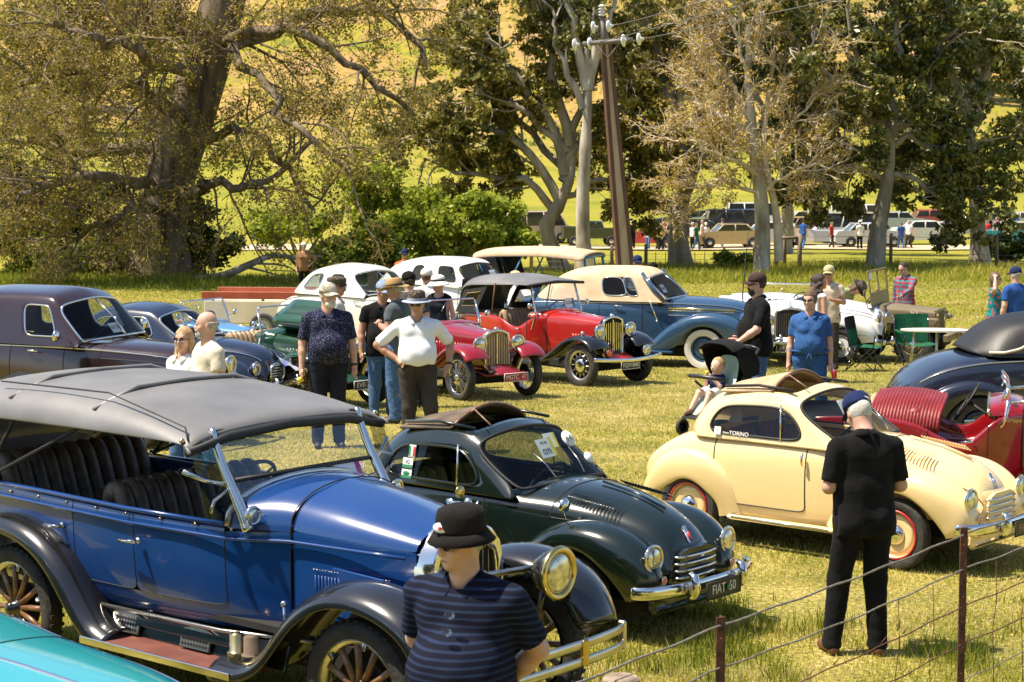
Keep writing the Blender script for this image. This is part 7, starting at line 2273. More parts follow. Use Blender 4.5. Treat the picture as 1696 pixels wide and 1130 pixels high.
 # clothes
 if shirt is not None:
  g = .016
  C = SDF(); trunk(C, g)
  if hem < .95:
   for sd in (-1, 1): C.cap(T((-.01, sd * .075, .95)), T((-.01, sd * .085, hem + .06)), .108 * bulk + g * .7, .112 * bulk + g * .7, .05, (.95, 1, 1))
  for sd in (1, -1):
   sh, e, w, ft = arms[sd]
   if sleeve > 0:
    ab = bulk ** .5 * (.9 if female else 1)
    if sleeve <= 1.0: C.cap(sh, lerp(sh, e, sleeve * 1.15), .058 * ab + .005, .060 * ab, .03)
    if sleeve > 1.0:
     C.cap(sh, e, .062 * ab, .050 * ab, .035); C.cap(e, lerp(e, w, (sleeve - 1)), .050 * ab, .040 * ab, .02)
  hz = hem
  nk = T((.03, 0, 1.47)); 
  def cutf(X, Y, Z):
   zz = Z if not lean else (X * sin(ln) + (Z - piv[2]) * cos(ln) + piv[2])
   f = np.maximum(hz + .012 * np.sin(X * 30) * np.cos(Y * 26) - Z, -10)
   if lean: f = hz - zz
   dn = np.sqrt((X - nk[0]) ** 2 + (Y / 1.05) ** 2 + ((Z - nk[2] - .012) / 1.0) ** 2) - (.074 if not strap else .10)
   f = np.maximum(f, -dn)
   for sd in (1, -1):                # cut the sleeve ends square
    sh, e, w, ft = arms[sd]
    if sleeve <= 1.0:
     c0 = lerp(sh, e, max(sleeve, 0.02)); d = (e - sh) / np.linalg.norm(e - sh)
    else:
     c0 = lerp(e, w, min(sleeve - 1, .97)); d = (w - e) / np.linalg.norm(w - e)
    dist = (X - c0[0]) * d[0] + (Y - c0[1]) * d[1] + (Z - c0[2]) * d[2]
    rad = np.sqrt(np.maximum((X - c0[0]) ** 2 + (Y - c0[1]) ** 2 + (Z - c0[2]) ** 2 - dist ** 2, 0))
    arm = (rad < .11) & (np.abs(Y) > sw * (1.0 if sleeve > 0 else .8)) if not lean else (rad < .11)
    f = np.maximum(f, np.where(arm & (dist > 0), dist, -1))
   return f
  sdf_obj('shirt' if not dress else 'dress', C, res, shirt, root, cut=cutf, wob=wob, seed=seed)
  if collar:
   cm = MB()
   for sd in (-1, 1):
    q0 = T((.098, sd * .010, 1.425)); q1 = T((.045, sd * .070, 1.478)); q2 = T((-.05, sd * .062, 1.505)); q3 = T((-.078, 0, 1.508))
    r0 = T((.128, sd * .058, 1.385)); r1 = T((.078, sd * .105, 1.437)); r2 = T((-.07, sd * .098, 1.462)); r3 = T((-.118, 0, 1.462))
    cm.grid([[tuple(q0), tuple(r0)], [tuple(q1), tuple(r1)], [tuple(q2), tuple(r2)], [tuple(q3), tuple(r3)]])
   o = cm.obj('collar', shirt, root, sub=1); o.modifiers.new('t', 'SOLIDIFY').thickness = .006
 if pants is not None:
  C = SDF(); top = .97 if not tuck else 1.0
  bt = (.10 * bulk + (.02 * belly if tuck else 0))
  for sd in (1, -1):
   kn, an = np.array(leg[sd][0]), np.array(leg[sd][1]); lb = bulk ** .6
   C.cap(T((0, sd * .055, 1.0)), hip[sd], bt + .012, .098 * lb + .008, .05, (.95, 1, 1))
   C.ell((-.05, sd * .068, .90), (.092, .092 * bulk, .11), .05)
   if shorts: C.cap(hip[sd], lerp(hip[sd], kn, .85), .100 * lb, .085 * lb, .03)
   else:
    C.cap(hip[sd], kn, .100 * lb, .074 * lb, .03); C.cap(kn, an + np.array([0, 0, -.01]), .074 * lb, .062, .02)
    C.cap(an + np.array([.03, 0, -.01]), an + np.array([-.01, 0, -.02]), .055, .052, .02)
  fl = max(.035, .0)
  def cutp(X, Y, Z):
   f = np.maximum(Z - top, .045 - Z)
   if shorts:
    f = np.maximum(f, .56 - Z)
   return f
  sdf_obj('trousers' if not shorts else 'shorts', C, res, pants, root, cut=cutp, wob=wob * 1.1, seed=seed + 5)
  if tuck and belt:
   bm = MB(); P = []
   for k in range(29):
    a = 2 * pi * k / 28
    P.append((cos(a) * (bt * .95 + .022 + .012 * belly), sin(a) * (bt + .080), top - .012 - .01 * cos(a) * belly))
   bm.tube(P, .020, 6, caps=False, flat=.3, up=(0, 0, 1)); bm.obj('belt', belt_m, root)
   MB().box((bt * .95 + .032 + .012 * belly, 0, top - .015), (.012, .045, .034), bev=.004).obj('buckle', buckle, root)
 for sd in (1, -1):
  an = np.array(leg[sd][1])
  m = SDF(); m.cap((an[0] + .0, an[1], an[2] - .035), (an[0] + .15, an[1] + sd * .015, an[2] - .05), .043, .036, .02, (1, 1, .9)); m.cap((an[0] - .03, an[1], an[2] - .045), (an[0] + .02, an[1], an[2] - .0), .038, .042, .02)
  zb_ = an[2] - .085
  sdf_obj('shoe', m, max(res * .8, .010), shoes, root, cut=lambda X, Y, Z: zb_ - Z + .0)
 # hair, beard, hat, glasses
 def Hm(lst): return [tuple(Hd(p)) for p in lst]
 if hair is not None:
  C = SDF()
  if hairk in ('short', 'fringe', 'bald'):
   C.ell(Hd((-.020, 0, .030)), (.100, .082, .104), .02, Rh)
   lo = .035 if hairk != 'bald' else -.0
   def cuth(X, Y, Z):
    q = np.stack([X - HC[0], Y - HC[1], Z - HC[2]], -1) @ Rh
    x, z = q[..., 0], q[..., 2]
    f = np.maximum(np.minimum(x - .045, x + .0) if False else (x - .035 - .30 * (z - .05)), -(z + .055 + .5 * np.minimum(0, x + .03) * 0))
    f = np.maximum(f, np.where((x > -.02) & (z < .035), x + .02, -1))
    if hairk == 'bald' or hat: f = np.maximum(f, z - (.035 if hairk == 'bald' else .055))
    return f
   sdf_obj('hair', C, max(res * .8, .010), hair, root, cut=cuth, wob=.003, seed=seed)
  elif hairk in ('long', 'pony', 'bun', 'curly'):
   C.ell(Hd((-.022, 0, .032)), (.104, .086, .106), .02, Rh)
   if hairk == 'long':
    for sd in (-1, 1): C.cap(Hd((-.03, sd * .070, .0)), Hd((-.02, sd * .082, -.17)), .034, .022, .03)
    C.cap(Hd((-.07, 0, .0)), Hd((-.075, 0, -.17)), .06, .04, .03, (.8, 1.3, 1))
   if hairk == 'pony': C.cap(Hd((-.12, 0, .02)), Hd((-.15, 0, -.13)), .035, .014, .03)
   if hairk == 'bun': C.ell(Hd((-.07, 0, .13)), (.045, .045, .04), .02)
   if hairk == 'curly':
    rg = np.random.default_rng(seed)
    for k in range(26):
     a = rg.uniform(0, 2 * pi); z = rg.uniform(-.22, .10); r = .095 + .02 * rg.uniform()
     if cos(a) > .35 and z < .05: continue
     C.ell(Hd((-.03 + cos(a) * r * .9, sin(a) * r, z)), (.045, .045, .045), .015)
   def cuth(X, Y, Z):
    q = np.stack([X - HC[0], Y - HC[1], Z - HC[2]], -1) @ Rh
    x, y, z = q[..., 0], q[..., 1], q[..., 2]
    face = np.maximum(np.abs(y) - .062, z - .055)
    return np.maximum(np.where(x > .0, -np.maximum(face, -x), -1), np.where((x > .03) & (z < .045), .01, -1))
   sdf_obj('hair', C, max(res * .8, .010), hair, root, cut=cuth, wob=.005, seed=seed)
 if beard is not None:
  C = SDF(); C.ell(Hd((.040, 0, -.080)), (.056, .056, .050), .02, Rh)
  if moustache is not False: C.cap(Hd((.088, -.024, -.046)), Hd((.088, .024, -.046)), .013, None, .01)
  def cutb(X, Y, Z):
   q = np.stack([X - HC[0], Y - HC[1], Z - HC[2]], -1) @ Rh
   m = np.sqrt((q[..., 0] - .09) ** 2 + q[..., 1] ** 2 * .5 + ((q[..., 2] + .062) * 1.6) ** 2) - .012
   return np.maximum(q[..., 2] + .036, -m)
  sdf_obj('beard', C, max(res * .7, .009), beard, root, cut=cutb, wob=.003, seed=seed)
 elif moustache:
  MB().tube(Hm([(.094, -.030, -.050), (.104, 0, -.042), (.094, .030, -.050)]), [.007, .011, .007], 6).obj('moustache', moustache, root)
 MB().tube(Hm([(.080, -.022, -.064), (.086, 0, -.063), (.080, .022, -.064)]), [.003, .006, .003], 5).obj('lips', lips, root)
 if glasses:
  m = MB()
  for sd in (-1, 1):
   P = [Hd((.096, sd * (.034 + .024 * cos(a)), .006 + .019 * sin(a))) for a in [2 * pi * k / 14 for k in range(14)]]
   Q = [p - Rh @ np.array([.006, 0, 0]) for p in P]
   n_ = len(m.v); m.add([tuple(p) for p in P + Q], [tuple(range(14)), tuple(range(14, 28))[::-1]] + [(k, (k + 1) % 14, 14 + (k + 1) % 14, 14 + k) for k in range(14)])
   m.tube(Hm([(.092, sd * .056, .012), (.05, sd * .080, .010), (-.01, sd * .082, .008)]), .0035, 4)
  m.tube(Hm([(.098, -.014, .010), (.102, 0, .013), (.098, .014, .010)]), .0035, 4)
  m.obj('sunglasses' if glasses is True else 'glasses', shades, root)
 else:
  for sd in (-1, 1): MB().ball(tuple(Hd((.083, sd * .031, .006))), (.006, .010, .006), 8).obj('eye', eye_m, root)
 q = Matrix([list(r) for r in Rh]).to_quaternion()
 if hat:
  hr = bpy.data.objects.new('hat', None); COL.objects.link(hr); hr.parent = root
  hr.location = tuple(Hd((-.012, 0, .05))); hr.rotation_mode = 'QUATERNION'; hr.rotation_quaternion = q; hr.scale = (1.07, 1.07, 1.07)
  if hat in ('cap', 'cap_back', 'flat'):
   if hat == 'flat':
    MB().lathe([(.098, -.012), (.108, .02), (.112, .048), (.095, .066), (.05, .078), (0, .080)], n=20, sx=1.08, sy=.92).obj('crown', hatm, hr)
   else:
    MB().lathe([(.093, -.012), (.0955, .012), (.091, .045), (.070, .074), (.035, .090), (0, .094)], n=24, sx=1.06, sy=.90).obj('crown', hatm, hr)
    MB().lathe([(.009, 0), (.008, .006), (0, .008)], (0, 0, .093), n=8).obj('button', hatm, hr)
   dirx = -1 if hat == 'cap_back' else 1
   L_ = .075 if hat != 'flat' else .045
   P = []
   for i in range(5):
    t = i / 4
    P.append([(dirx * (.088 * cos(b) * 1.06 + L_ * t * cos(b) ** .5), sin(b) * (.084 + .0 * t), .0 - .022 * t ** 1.2 - .028 * sin(b) ** 2) for b in [(-1 + 2 * k / 10) * 1.15 for k in range(11)]])
   o = MB().grid(P).obj('visor', crown or hatm, hr); o.modifiers.new('t', 'SOLIDIFY').thickness = .004
  elif hat == 'bucket':
   MB().lathe([(.102, -.010), (.101, .02), (.097, .06), (.088, .090), (.060, .103), (0, .106)], n=28, sx=1.06, sy=.95).obj('crown', hatm, hr)
   o = MB().lathe([(.101, .002), (.114, -.018), (.130, -.038)], n=28, sx=1.06, sy=1.0, caps=False).obj('brim', hatm, hr); o.modifiers.new('t', 'SOLIDIFY').thickness = .004
  elif hat in ('brim', 'fedora', 'sunhat'):
   top_ = [(.096, -.010), (.094, .03), (.088, .075), (.070, .092), (.035, .086), (0, .080)] if hat != 'sunhat' else [(.098, -.01), (.096, .03), (.085, .06), (.05, .078), (0, .082)]
   MB().lathe(top_, n=24, sx=1.1, sy=.95).obj('crown', hatm, hr)
   w_ = {'brim': .165, 'fedora': .150, 'sunhat': .165}[hat]
   V = []
   P = []
   for i in range(4):
    t = i / 3
    P.append([((.096 + (w_ - .096) * t) * cos(a) * 1.06, (.096 + (w_ - .096) * t) * sin(a), -.008 + ({'brim': .035 * abs(sin(a)) ** 2 - .022, 'fedora': .008 * abs(sin(a)) - .016, 'sunhat': -.055}[hat]) * t) for a in [2 * pi * k / 28 for k in range(28)]])
   o = MB().grid(P, close=True).obj('brim', crown or hatm, hr); o.modifiers.new('t', 'SOLIDIFY').thickness = .004
   MB().lathe([(.0985, -.008), (.0975, .02)], n=24, sx=1.1, sy=.95, caps=False).obj('hat_band', crown or shoe_dk, hr)
  elif hat == 'beanie':
   MB().lathe([(.097, -.01), (.098, .03), (.085, .07), (.05, .092), (0, .098)], n=20, sx=1.08, sy=.92).obj('crown', hatm, hr)
 if watch:
  sh, e, w, ft = arms[watch]
  p = lerp(e, w, .93)
  MB().lathe([(.034, -.012), (.036, 0), (.034, .012)], tuple(p), tuple(w - e), 16, caps=False).obj('watch_strap', shoe_dk, root)
  MB().box(tuple(p + np.array([.0, watch * .034, 0])), (.03, .012, .03), bev=.004).obj('watch_face', shades, root)
 root.scale = (S, S, S)
 root['_'] = 1
 del root['_']
 return root, dict(arms=arms, Hd=Hd, T=T)
# ------------------------------------------------------------------ the people
def PP(px, d): p = at_depth(px, d); return tuple(p)
c_black = cloth('black', (.006, .006, .0065), (.012, .012, .013))
c_blackpant = cloth('black_trousers', (.006, .006, .0065), (.011, .011, .012))
c_navyp = cloth('navy_trousers', (.012, .014, .022), (.02, .024, .035))
c_greyp = cloth('charcoal_trousers', (.040, .034, .030), (.06, .052, .046))
c_jean = cloth('denim', (.035, .085, .20), (.10, .18, .33), 45)
c_denim = cloth('denim_shirt', (.020, .075, .22), (.05, .12, .30), 60)
c_white = pattern('white_stripe', 'vstripes', (.70, .73, .80), (.80, .81, .84), 26, .3)
c_wh = cloth('white_plain', (.74, .72, .68), (.80, .79, .76))
c_creamt = cloth('cream_tee', (.60, .54, .42), (.68, .62, .50))
c_dots = pattern('navy_dots', 'dots', (.34, .34, .42), (.016, .018, .045), 70, .22)
c_strip = pattern('navy_stripes', 'stripes', (.017, .027, .062), (.007, .008, .018), 10.5, .28)
c_grey = cloth('slate', (.070, .085, .095), (.11, .13, .14))
c_grey2 = cloth('dark_grey', (.05, .052, .056), (.08, .082, .088))
c_check = pattern('plaid', 'check', (.40, .03, .03), (.02, .16, .26), 5, None, (.03, .28, .32))
c_flor = pattern('floral', 'floral', (.01, .16, .17), (.02, .24, .22), 24, None, (.50, .10, .16))
c_marl = pattern('marl_stripe', 'stripes', (.16, .17, .21), (.06, .065, .09), 12, .5)
c_green = cloth('sage', (.22, .26, .12), (.30, .34, .17))
c_orange = cloth('orange', (.62, .10, .03), (.70, .15, .05))
c_brown = cloth('brown_jumper', (.22, .11, .055), (.30, .16, .08))
c_blue = cloth('royal', (.02, .07, .26), (.04, .11, .34))
c_beige = cloth('beige_shirt', (.52, .42, .32), (.60, .50, .40))
c_gingham = pattern('gingham', 'dots', (.12, .09, .09), (.60, .58, .55), 60, .32)
h_black = cloth('hat_black', (.009, .0075, .007), (.015, .013, .012)); h_navy = cloth('hat_navy', (.012, .020, .07), (.02, .03, .09)); h_tan = cloth('hat_tan', (.34, .22, .09), (.44, .30, .14)); h_white = cloth('hat_white', (.74, .70, .62), (.80, .77, .70))
h_camo = pattern('hat_patches', 'floral', (.55, .50, .42), (.30, .30, .26), 26, None, (.42, .36, .24)); h_blue = cloth('hat_blue', (.10, .18, .32), (.3, .36, .44)); h_straw = cloth('straw', (.60, .42, .22), (.70, .52, .30)); h_khaki = cloth('hat_khaki', (.40, .36, .18), (.48, .44, .26)); h_maroon = cloth('hat_maroon', (.05, .028, .028), (.07, .04, .04))
h_hound = pattern('hat_hounds', 'dots', (.30, .25, .20), (.06, .045, .035), 70, .3)

# striped polo, hands behind the back, looking down
p, q = person((-.20, 8.55, 0), -112, 'man in navy striped polo and black bucket hat walking past with hands behind his back', 1.80, skin_l, c_strip, c_navyp, hair=hair_gr, hat='bucket', hatm=h_black, glasses=True, armL='back', armR='back',
    sleeve=.80, belly=1.1, bulk=1.30, wob=.0045, head=(-30, 2), lean=2, res=.010, hem=.80, legs='stride', seed=1)
MB().lathe([(.030, 0), (.031, .003), (0, .004)], tuple(q['Hd']((.100, .012, .085))), (1, .1, .35), 16, sx=.7, sy=1.1).obj('hat_badge', paper, p)
MB().ball(tuple(q['Hd']((.105, .012, .083))), (.004, .012, .010), 8).obj('badge_mark', badge_red, p)
for k in range(2): MB().lathe([(.0, -.003), (.024, -.002), (.024, .002), (0, .003)], (.225 + k * .03, .02, 1.345 - k * .065), (1, 0, .45), 14, sx=.8).obj('hanging_glasses', perspex, p)
# black polo, back turned, looking at a phone
p, q = person((2.32, 12.95, 0), 100, 'man in black polo and navy cap seen from behind, looking down at his phone', 1.77, skin_l, c_black, c_blackpant, shoes=shoe_br, hair=hair_wh, hat='cap', hatm=h_navy, armL='phone', armR='phone', sleeve=.85, belly=.3, bulk=1.06, head=(10, 32), res=.010, hem=.80, legs='relaxed', seed=2, wob=.0022)
MB().box((.30, .05, 1.16), (.012, .075, .15), ry=-.6, bev=.006).obj('phone', shades, p)
MB().lathe([(.030, 0), (.032, .004), (0, .005)], tuple(q['Hd']((-.103, 0, .055))), (-1, 0, .1), 16, sx=.8, sy=1.4).obj('cap_opening', hair_wh, p)
# dotted shirt
p, q = person(PP(541, 22.2), -78, 'bearded man in dotted navy shirt and pale patterned cap standing by the green sports car', 1.85, skin_l, c_dots, c_navyp, hair=hair_wh, beard=hair_wh, hat='cap', hatm=h_camo, armL='down', armR='down', sleeve=.85, belly=.6, bulk=1.2, tuck=False, hem=.90, head=(28, 0), res=.013, legs='stand', watch=1, seed=3)
MB().ball((.06, -.30, .74), (.03, .04, .03), 8).obj('tennis_ball', st_y, p)
# white shirt hands on hips
p, q = person(PP(690, 21.7), -84, 'man in white short sleeved shirt and dark fedora with hands on his hips', 1.79, skin_t, c_white, c_greyp, hair=hair_gr, hat='fedora', hatm=h_hound, crown=cloth('hat_brim_grey', (.30, .33, .40)), glasses=True, armL='hip_down', armR='hips', sleeve=.9, belly=.5, bulk=1.15, tuck=True, hem=.97, head=(-12, 2), res=.013, legs='relaxed', watch=1, seed=4)
# couple behind the tourer
person(PP(301, 18.6), -125, 'blonde woman in sunglasses and white top beside the bald man', 1.66, skin_l, c_wh, c_jean, hair=hair_bl, hairk='long', glasses=True, female=True, sleeve=.5, head=(15, -4), res=.013, seed=5)
person(PP(341, 18.5), -150, 'bald man with grey beard and cream t-shirt looking left', 1.82, skin_l, c_creamt, c_jean, hair=hair_gr, hairk='bald', beard=hair_gr, sleeve=.6, head=(-18, -2), collar=False, belly=.2, bulk=1.1, res=.013, seed=6)
# the group by the white coupe
person(PP(556, 26.0), 5, 'man in a houndstooth flat cap and small checked shirt, seen in profile', 1.80, skin_t, c_gingham, c_greyp, hair=hair_gr, hat='flat', hatm=h_hound, moustache=hair_gr, head=(-12, 0), res=.015, seed=7, belly=.2)
person(PP(632, 25.2), -70, 'man in black shirt and pale blue cap standing with folded arms', 1.76, skin_t, c_black, c_jean, hair=hair_gr, hat='cap', hatm=h_blue, moustache=hair_gr, head=(20, 8), belly=.9, bulk=1.2, res=.015, seed=8, armL='chest')
person(PP(657, 24.6), 158, 'man in slate polo and wide tan hat talking to the man in black', 1.80, skin_t, c_grey, c_jean, hair=hair_gr, hat='brim', hatm=h_tan, head=(-5, 10), armL='chest', armR='down', bulk=1.15, res=.015, seed=9, watch=1)
person(PP(678, 26.8), 75, 'man in dark grey t-shirt and black cap with his back turned', 1.84, skin_l, c_grey2, c_navyp, hair=hair_dk, hat='cap', hatm=h_black, head=(40, 5), collar=False, res=.015, seed=10)
person(PP(706, 32.0), 80, 'man in white t-shirt and white cap behind the woman in the sun hat', 1.80, skin_l, c_wh, c_jean, hair=hair_br, hat='cap', hatm=h_white, head=(-20, 0), collar=False, res=.017, seed=11)
person(PP(727, 30.2), -110, 'woman in black sleeveless top, white sun hat and sunglasses', 1.74, skin_l, c_black, c_blackpant, hair=hair_bl, hairk='short', hat='sunhat', hatm=h_white, glasses=True, head=(-30, 4), female=True, sleeve=0, strap=True, collar=False, res=.015, seed=12)
person(PP(853, 35.5), 15, 'person in peaked tan cap with blond ponytail beside the canopied tourer', 1.68, skin_l, c_wh, c_jean, hair=hair_bl, hairk='pony', hat='cap', hatm=h_straw, female=True, res=.018, seed=13)
person(PP(670, 50.0), -80, 'man in orange high visibility shirt and navy cap behind the white cars', 1.80, skin_t, c_orange, c_navyp, hair=hair_dk, hat='cap', hatm=h_navy, glasses=True, res=.022, seed=14, armL='hip_down')
person(PP(503, 66.0), -85, 'woman in brown jumper and white cap standing by the gully', 1.76, skin_l, c_brown, c_blackpant, hair=hair_wh, hat='beanie', hatm=h_white, glasses=True, female=True, sleeve=1.6, armL='hips', res=.024, seed=15, collar=False)
person(PP(1056, 39.5), -85, 'man in blue cap, sunglasses and striped grey jumper behind the steel blue convertible', 1.84, skin_t, c_marl, c_navyp, hair=hair_dk, beard=hair_dk, hat='cap', hatm=h_navy, glasses=True, sleeve=1.8, collar=False, res=.018, seed=16)
person(PP(1009, 40.5), -60, 'long haired woman in sunglasses left of the man in the blue cap', 1.62, skin_l, c_brown, c_jean, hair=hair_br, hairk='long', glasses=True, female=True, head=(20, 0), res=.018, seed=17)
person(PP(1083, 41.0), 95, 'person of whom only the top of a black cap shows above the tan fabric top', 1.66, skin_l, c_black, c_jean, hair=hair_dk, hat='cap', hatm=h_black, res=.02, seed=18)
# father with pushchair
pm_, q = person(PP(1256, 24.5), 192, 'bearded man in black polo and dark cap pushing the black pushchair', 1.87, skin_l, c_black, c_jean, shoes=shoe_br, hair=hair_dk, hairk='short', beard=hair_dk, hat='cap', hatm=h_maroon, glasses=True, armL=((.10, .27, 1.12), (.30, .22, .98), (.40, .20, .96)), armR=((-.02, -.30, 1.12), (.14, -.22, .96), (.24, -.2, .95)),
    sleeve=.85, belly=.6, bulk=1.22, head=(-10, 0), res=.013, hem=.80, legs='stand', seed=19)
# woman in denim
p, q = person(PP(1344, 23.5), -100, 'woman in a denim jumpsuit and dark sunglasses beside the man with the pushchair', 1.71, skin_l, c_denim, c_denim, hair=hair_br, hairk='bun', glasses=True, female=True, armL='down', armR='down', sleeve=.75, belly=.25, bulk=1.16, head=(-20, 0), res=.013, hem=.97, legs='relaxed', seed=20, wob=.004)
sash = MB().tube([(.17 * cos(a), .235 * sin(a), 1.01) for a in [2 * pi * k / 24 for k in range(25)]], .012, 6, caps=False).tube([(.185, .0, 1.0), (.20, .03, .92), (.195, .05, .86)], .005, 4).tube([(.185, .0, 1.0), (.20, -.03, .93), (.195, -.02, .88)], .005, 4).obj('drawstring', c_denim, p)
MB().lathe([(.032, -.06), (.033, .06), (.03, .065), (0, .065)], (.09, .30, .72), (0, 0, 1), 14).obj('red_can', badge_red, p)
# people by the white cars and the jeep
person(PP(1358, 31.5), 20, 'woman with curly dark hair and white sleeveless top seen from behind', 1.74, skin_t, c_wh, c_jean, hair=hair_dk, hairk='curly', female=True, sleeve=0, collar=False, head=(-20, 0), armL='down', armR='down', res=.016, seed=21)
person(PP(1374, 34.0), -110, 'man in khaki cap and beige shirt behind the curly haired woman', 1.82, skin_t, c_beige, c_greyp, hair=hair_br, hat='cap', hatm=h_khaki, glasses=True, res=.017, seed=22, armL='chest')
person((6.05, 38.0, ztf(6, 38) + .05), -35, 'person in sage green shirt and brown hat bending over into the jeep', 1.78, skin_l, c_green, c_navyp, hair=hair_br, hairk='long', hat='brim', hatm=h_hound, lean=62, sleeve=1.8, armL='reach', armR='reach', res=.017, hem=.86, collar=False, seed=23)
person(PP(1501, 38.6), -135, 'young man in red and blue plaid shirt looking into the jeep from its far side', 1.80, skin_l, c_check, c_blackpant, hair=hair_dk, hairk='short', glasses=True, head=(-10, 20), sleeve=1.9, armL='reach', armR='down', res=.017, seed=24)
person(PP(1650, 35.5), -20, 'woman in teal floral top and sunglasses with a hand in her hair', 1.68, skin_l, c_flor, c_blackpant, hair=hair_br, hairk='long', glasses=True, female=True, sleeve=0, strap=True, collar=False, armR='up', armL='down', head=(5, 0), res=.016, seed=25)
person(PP(1684, 34.0), 120, 'man in royal blue t-shirt with his back turned at the right edge', 1.80, skin_l, c_blue, c_greyp, hair=hair_gr, hat='cap', hatm=h_navy, collar=False, bulk=1.2, sleeve=.7, res=.016, seed=26)

# ------------------------------------------------------------------ pushchair and child
def pushchair():
 b = at_depth(1194, 23.4)
 c = empty('pushchair', b, radians(222), 'black pushchair with big rounded canopy in front of the bearded man', 'pushchair')
 fr = mat('pram_frame', (.02, .02, .022), .4); fab = cloth('pram_black', (.010, .010, .011), (.018, .018, .02)); mint = cloth('pram_mint', (.40, .52, .44), (.48, .60, .52))
 for sd in (-1, 1):
  MB().tube([(.38, sd * .24, .16), (.0, sd * .25, .50), (-.30, sd * .25, .88), (-.42, sd * .24, 1.00)], .016, 8).obj('frame_tube', fr, c)
  MB().tube([(-.30, sd * .27, .16), (.0, sd * .25, .52), (.15, sd * .25, .62)], .016, 8).obj('frame_tube', fr, c)
  wheel(c, .40, sd * .22, .10, .05, 'disc', hubm=fr, rim=.6, tread=False, n=20); wheel(c, -.32, sd * .28, .15, .05, 'disc', hubm=fr, rim=.6, tread=False, n=20)
 MB().tube([(-.42, -.24, 1.0), (-.45, -.1, 1.02), (-.45, .1, 1.02), (-.42, .24, 1.0)], .018, 8).obj('handle_bar', fr, c)
 MB().tube([(.20, -.26, .68), (.30, -.2, .70), (.33, 0, .71), (.30, .2, .70), (.20, .26, .68)], .025, 8).obj('bumper_bar', fr, c)
 MB().grid([[(-.16, -.2, .92), (-.18, 0, .93), (-.16, .2, .92)], [(-.06, -.2, .52), (-.08, 0, .50), (-.06, .2, .52)], [(.24, -.2, .46), (.24, 0, .45), (.24, .2, .46)], [(.40, -.15, .26), (.40, 0, .25), (.40, .15, .26)]]).obj('seat_lining', mint, c, sub=2)
 MB().box((.44, 0, .24), (.12, .3, .025), ry=.2, bev=.01).obj('foot_rest', fr, c)
 P = []
 for i in range(9):
  a = radians(205 - i * 18)
  P.append([(-.08 + .36 * cos(a) * (1 - .10 * abs(y) ** 3), .28 * y, .80 + .33 * sin(a) * (1 - .35 * abs(y) ** 4)) for y in (-1, -.92, -.6, -.2, .2, .6, .92, 1)])
 o = MB().grid(P).obj('canopy', fab, c, sub=2); o.modifiers.new('t', 'SOLIDIFY').thickness = .01
 for sd in (-1, 1):
  MB().poly([(-.40, sd * .275, .70), (-.40, sd * .275, .82), (-.30, sd * .275, 1.0), (-.12, sd * .275, 1.05), (.02, sd * .275, 1.0), (-.06, sd * .275, .80), (-.16, sd * .275, .66)]).obj('canopy_side', fab, c, smooth=False)
 MB().grid([[(-.38, -.25, .95), (-.38, .25, .95)], [(-.22, -.25, .45), (-.22, .25, .45)]]).obj('back_panel', fab, c, smooth=False)
 MB().box((-.12, 0, .28), (.36, .40, .14), bev=.04).obj('basket', fab, c)
 return b
b = pushchair()
# the child, seated: own little skeleton
ch = empty('person', b, radians(222), 'toddler in a navy top sitting in the pushchair holding a snack', 'toddler')
B = SDF(); hc = np.array([.06, .02, .86])
B.ell(hc, (.088, .078, .092), .02); B.ell(hc + (.03, 0, -.035), (.060, .062, .050), .02); B.cap(hc + (.088, 0, -.005), hc + (.095, 0, -.02), .008, .010, .01)
for sd in (-1, 1): B.ell(hc + (-.005, sd * .080, -.01), (.012, .007, .02), .006)
B.cap(hc + (-.01, 0, -.07), (.03, 0, .72), .038, .045, .02)
B.cap((.03, 0, .70), (.04, 0, .55), .085, .085, .04)
for sd in (-1, 1):
 B.cap((.04, sd * .08, .71), (.12, sd * .12, .62), .034, .028, .02); B.cap((.12, sd * .12, .62), (.20, sd * .03 - .01, .74), .026, .020, .015); B.ell((.205, sd * .03 - .01, .75), (.024, .022, .026), .01)
 B.cap((.06, sd * .06, .54), (.28, sd * .09, .53), .052, .042, .03); B.cap((.28, sd * .09, .53), (.42, sd * .10, .34), .040, .028, .02)
sdf_obj('body', B, .010, skin_b, ch)
C = SDF(); C.cap((.03, 0, .70), (.04, 0, .55), .095, .097, .04)
for sd in (-1, 1): C.cap((.04, sd * .08, .71), (.10, sd * .11, .65), .042, .038, .02)
sdf_obj('top', C, .010, h_navy, ch, wob=.002, cut=lambda X, Y, Z: np.maximum(Z - .755, -10))
C = SDF()
for sd in (-1, 1): C.cap((.04, sd * .055, .53), (.18, sd * .08, .535), .066, .064, .04)
sdf_obj('shorts', C, .010, c_wh, ch, wob=.002)
for sd in (-1, 1): sdf_obj('shoe', SDF().cap((.40, sd * .10, .31), (.50, sd * .11, .285), .032, .028, .01), .009, shoe_br, ch)
C = SDF().ell(hc + (-.016, 0, .018), (.092, .084, .092), .02)
sdf_obj('hair', C, .009, hair_bl, ch, wob=.003, cut=lambda X, Y, Z: np.maximum((X - hc[0]) - .035 - .3 * (Z - hc[2] - .05), np.where((X > hc[0] - .03) & (Z < hc[2] + .03), X - hc[0] + .03, -1)))
for sd in (-1, 1): MB().ball((hc[0] + .084, sd * .030 + .02, hc[2] + .004), (.005, .009, .006), 8).obj('eye', eye_m, ch)
MB().ball((.225, -.01, .785), .028, 10).obj('snack', st_y, ch)
# fingers for the small hands
m = MB()
for sd in (-1, 1):
 for k in range(4): m.tube([(.205, sd * .03 - .01, .755 + k * .006), (.225, sd * .015 - .01, .765 + k * .008), (.230, -.01, .77 + k * .008)], [.006, .0055, .004], 5)
m.obj('fingers', skin_b, ch)
ch.scale = (.93, .93, .95)
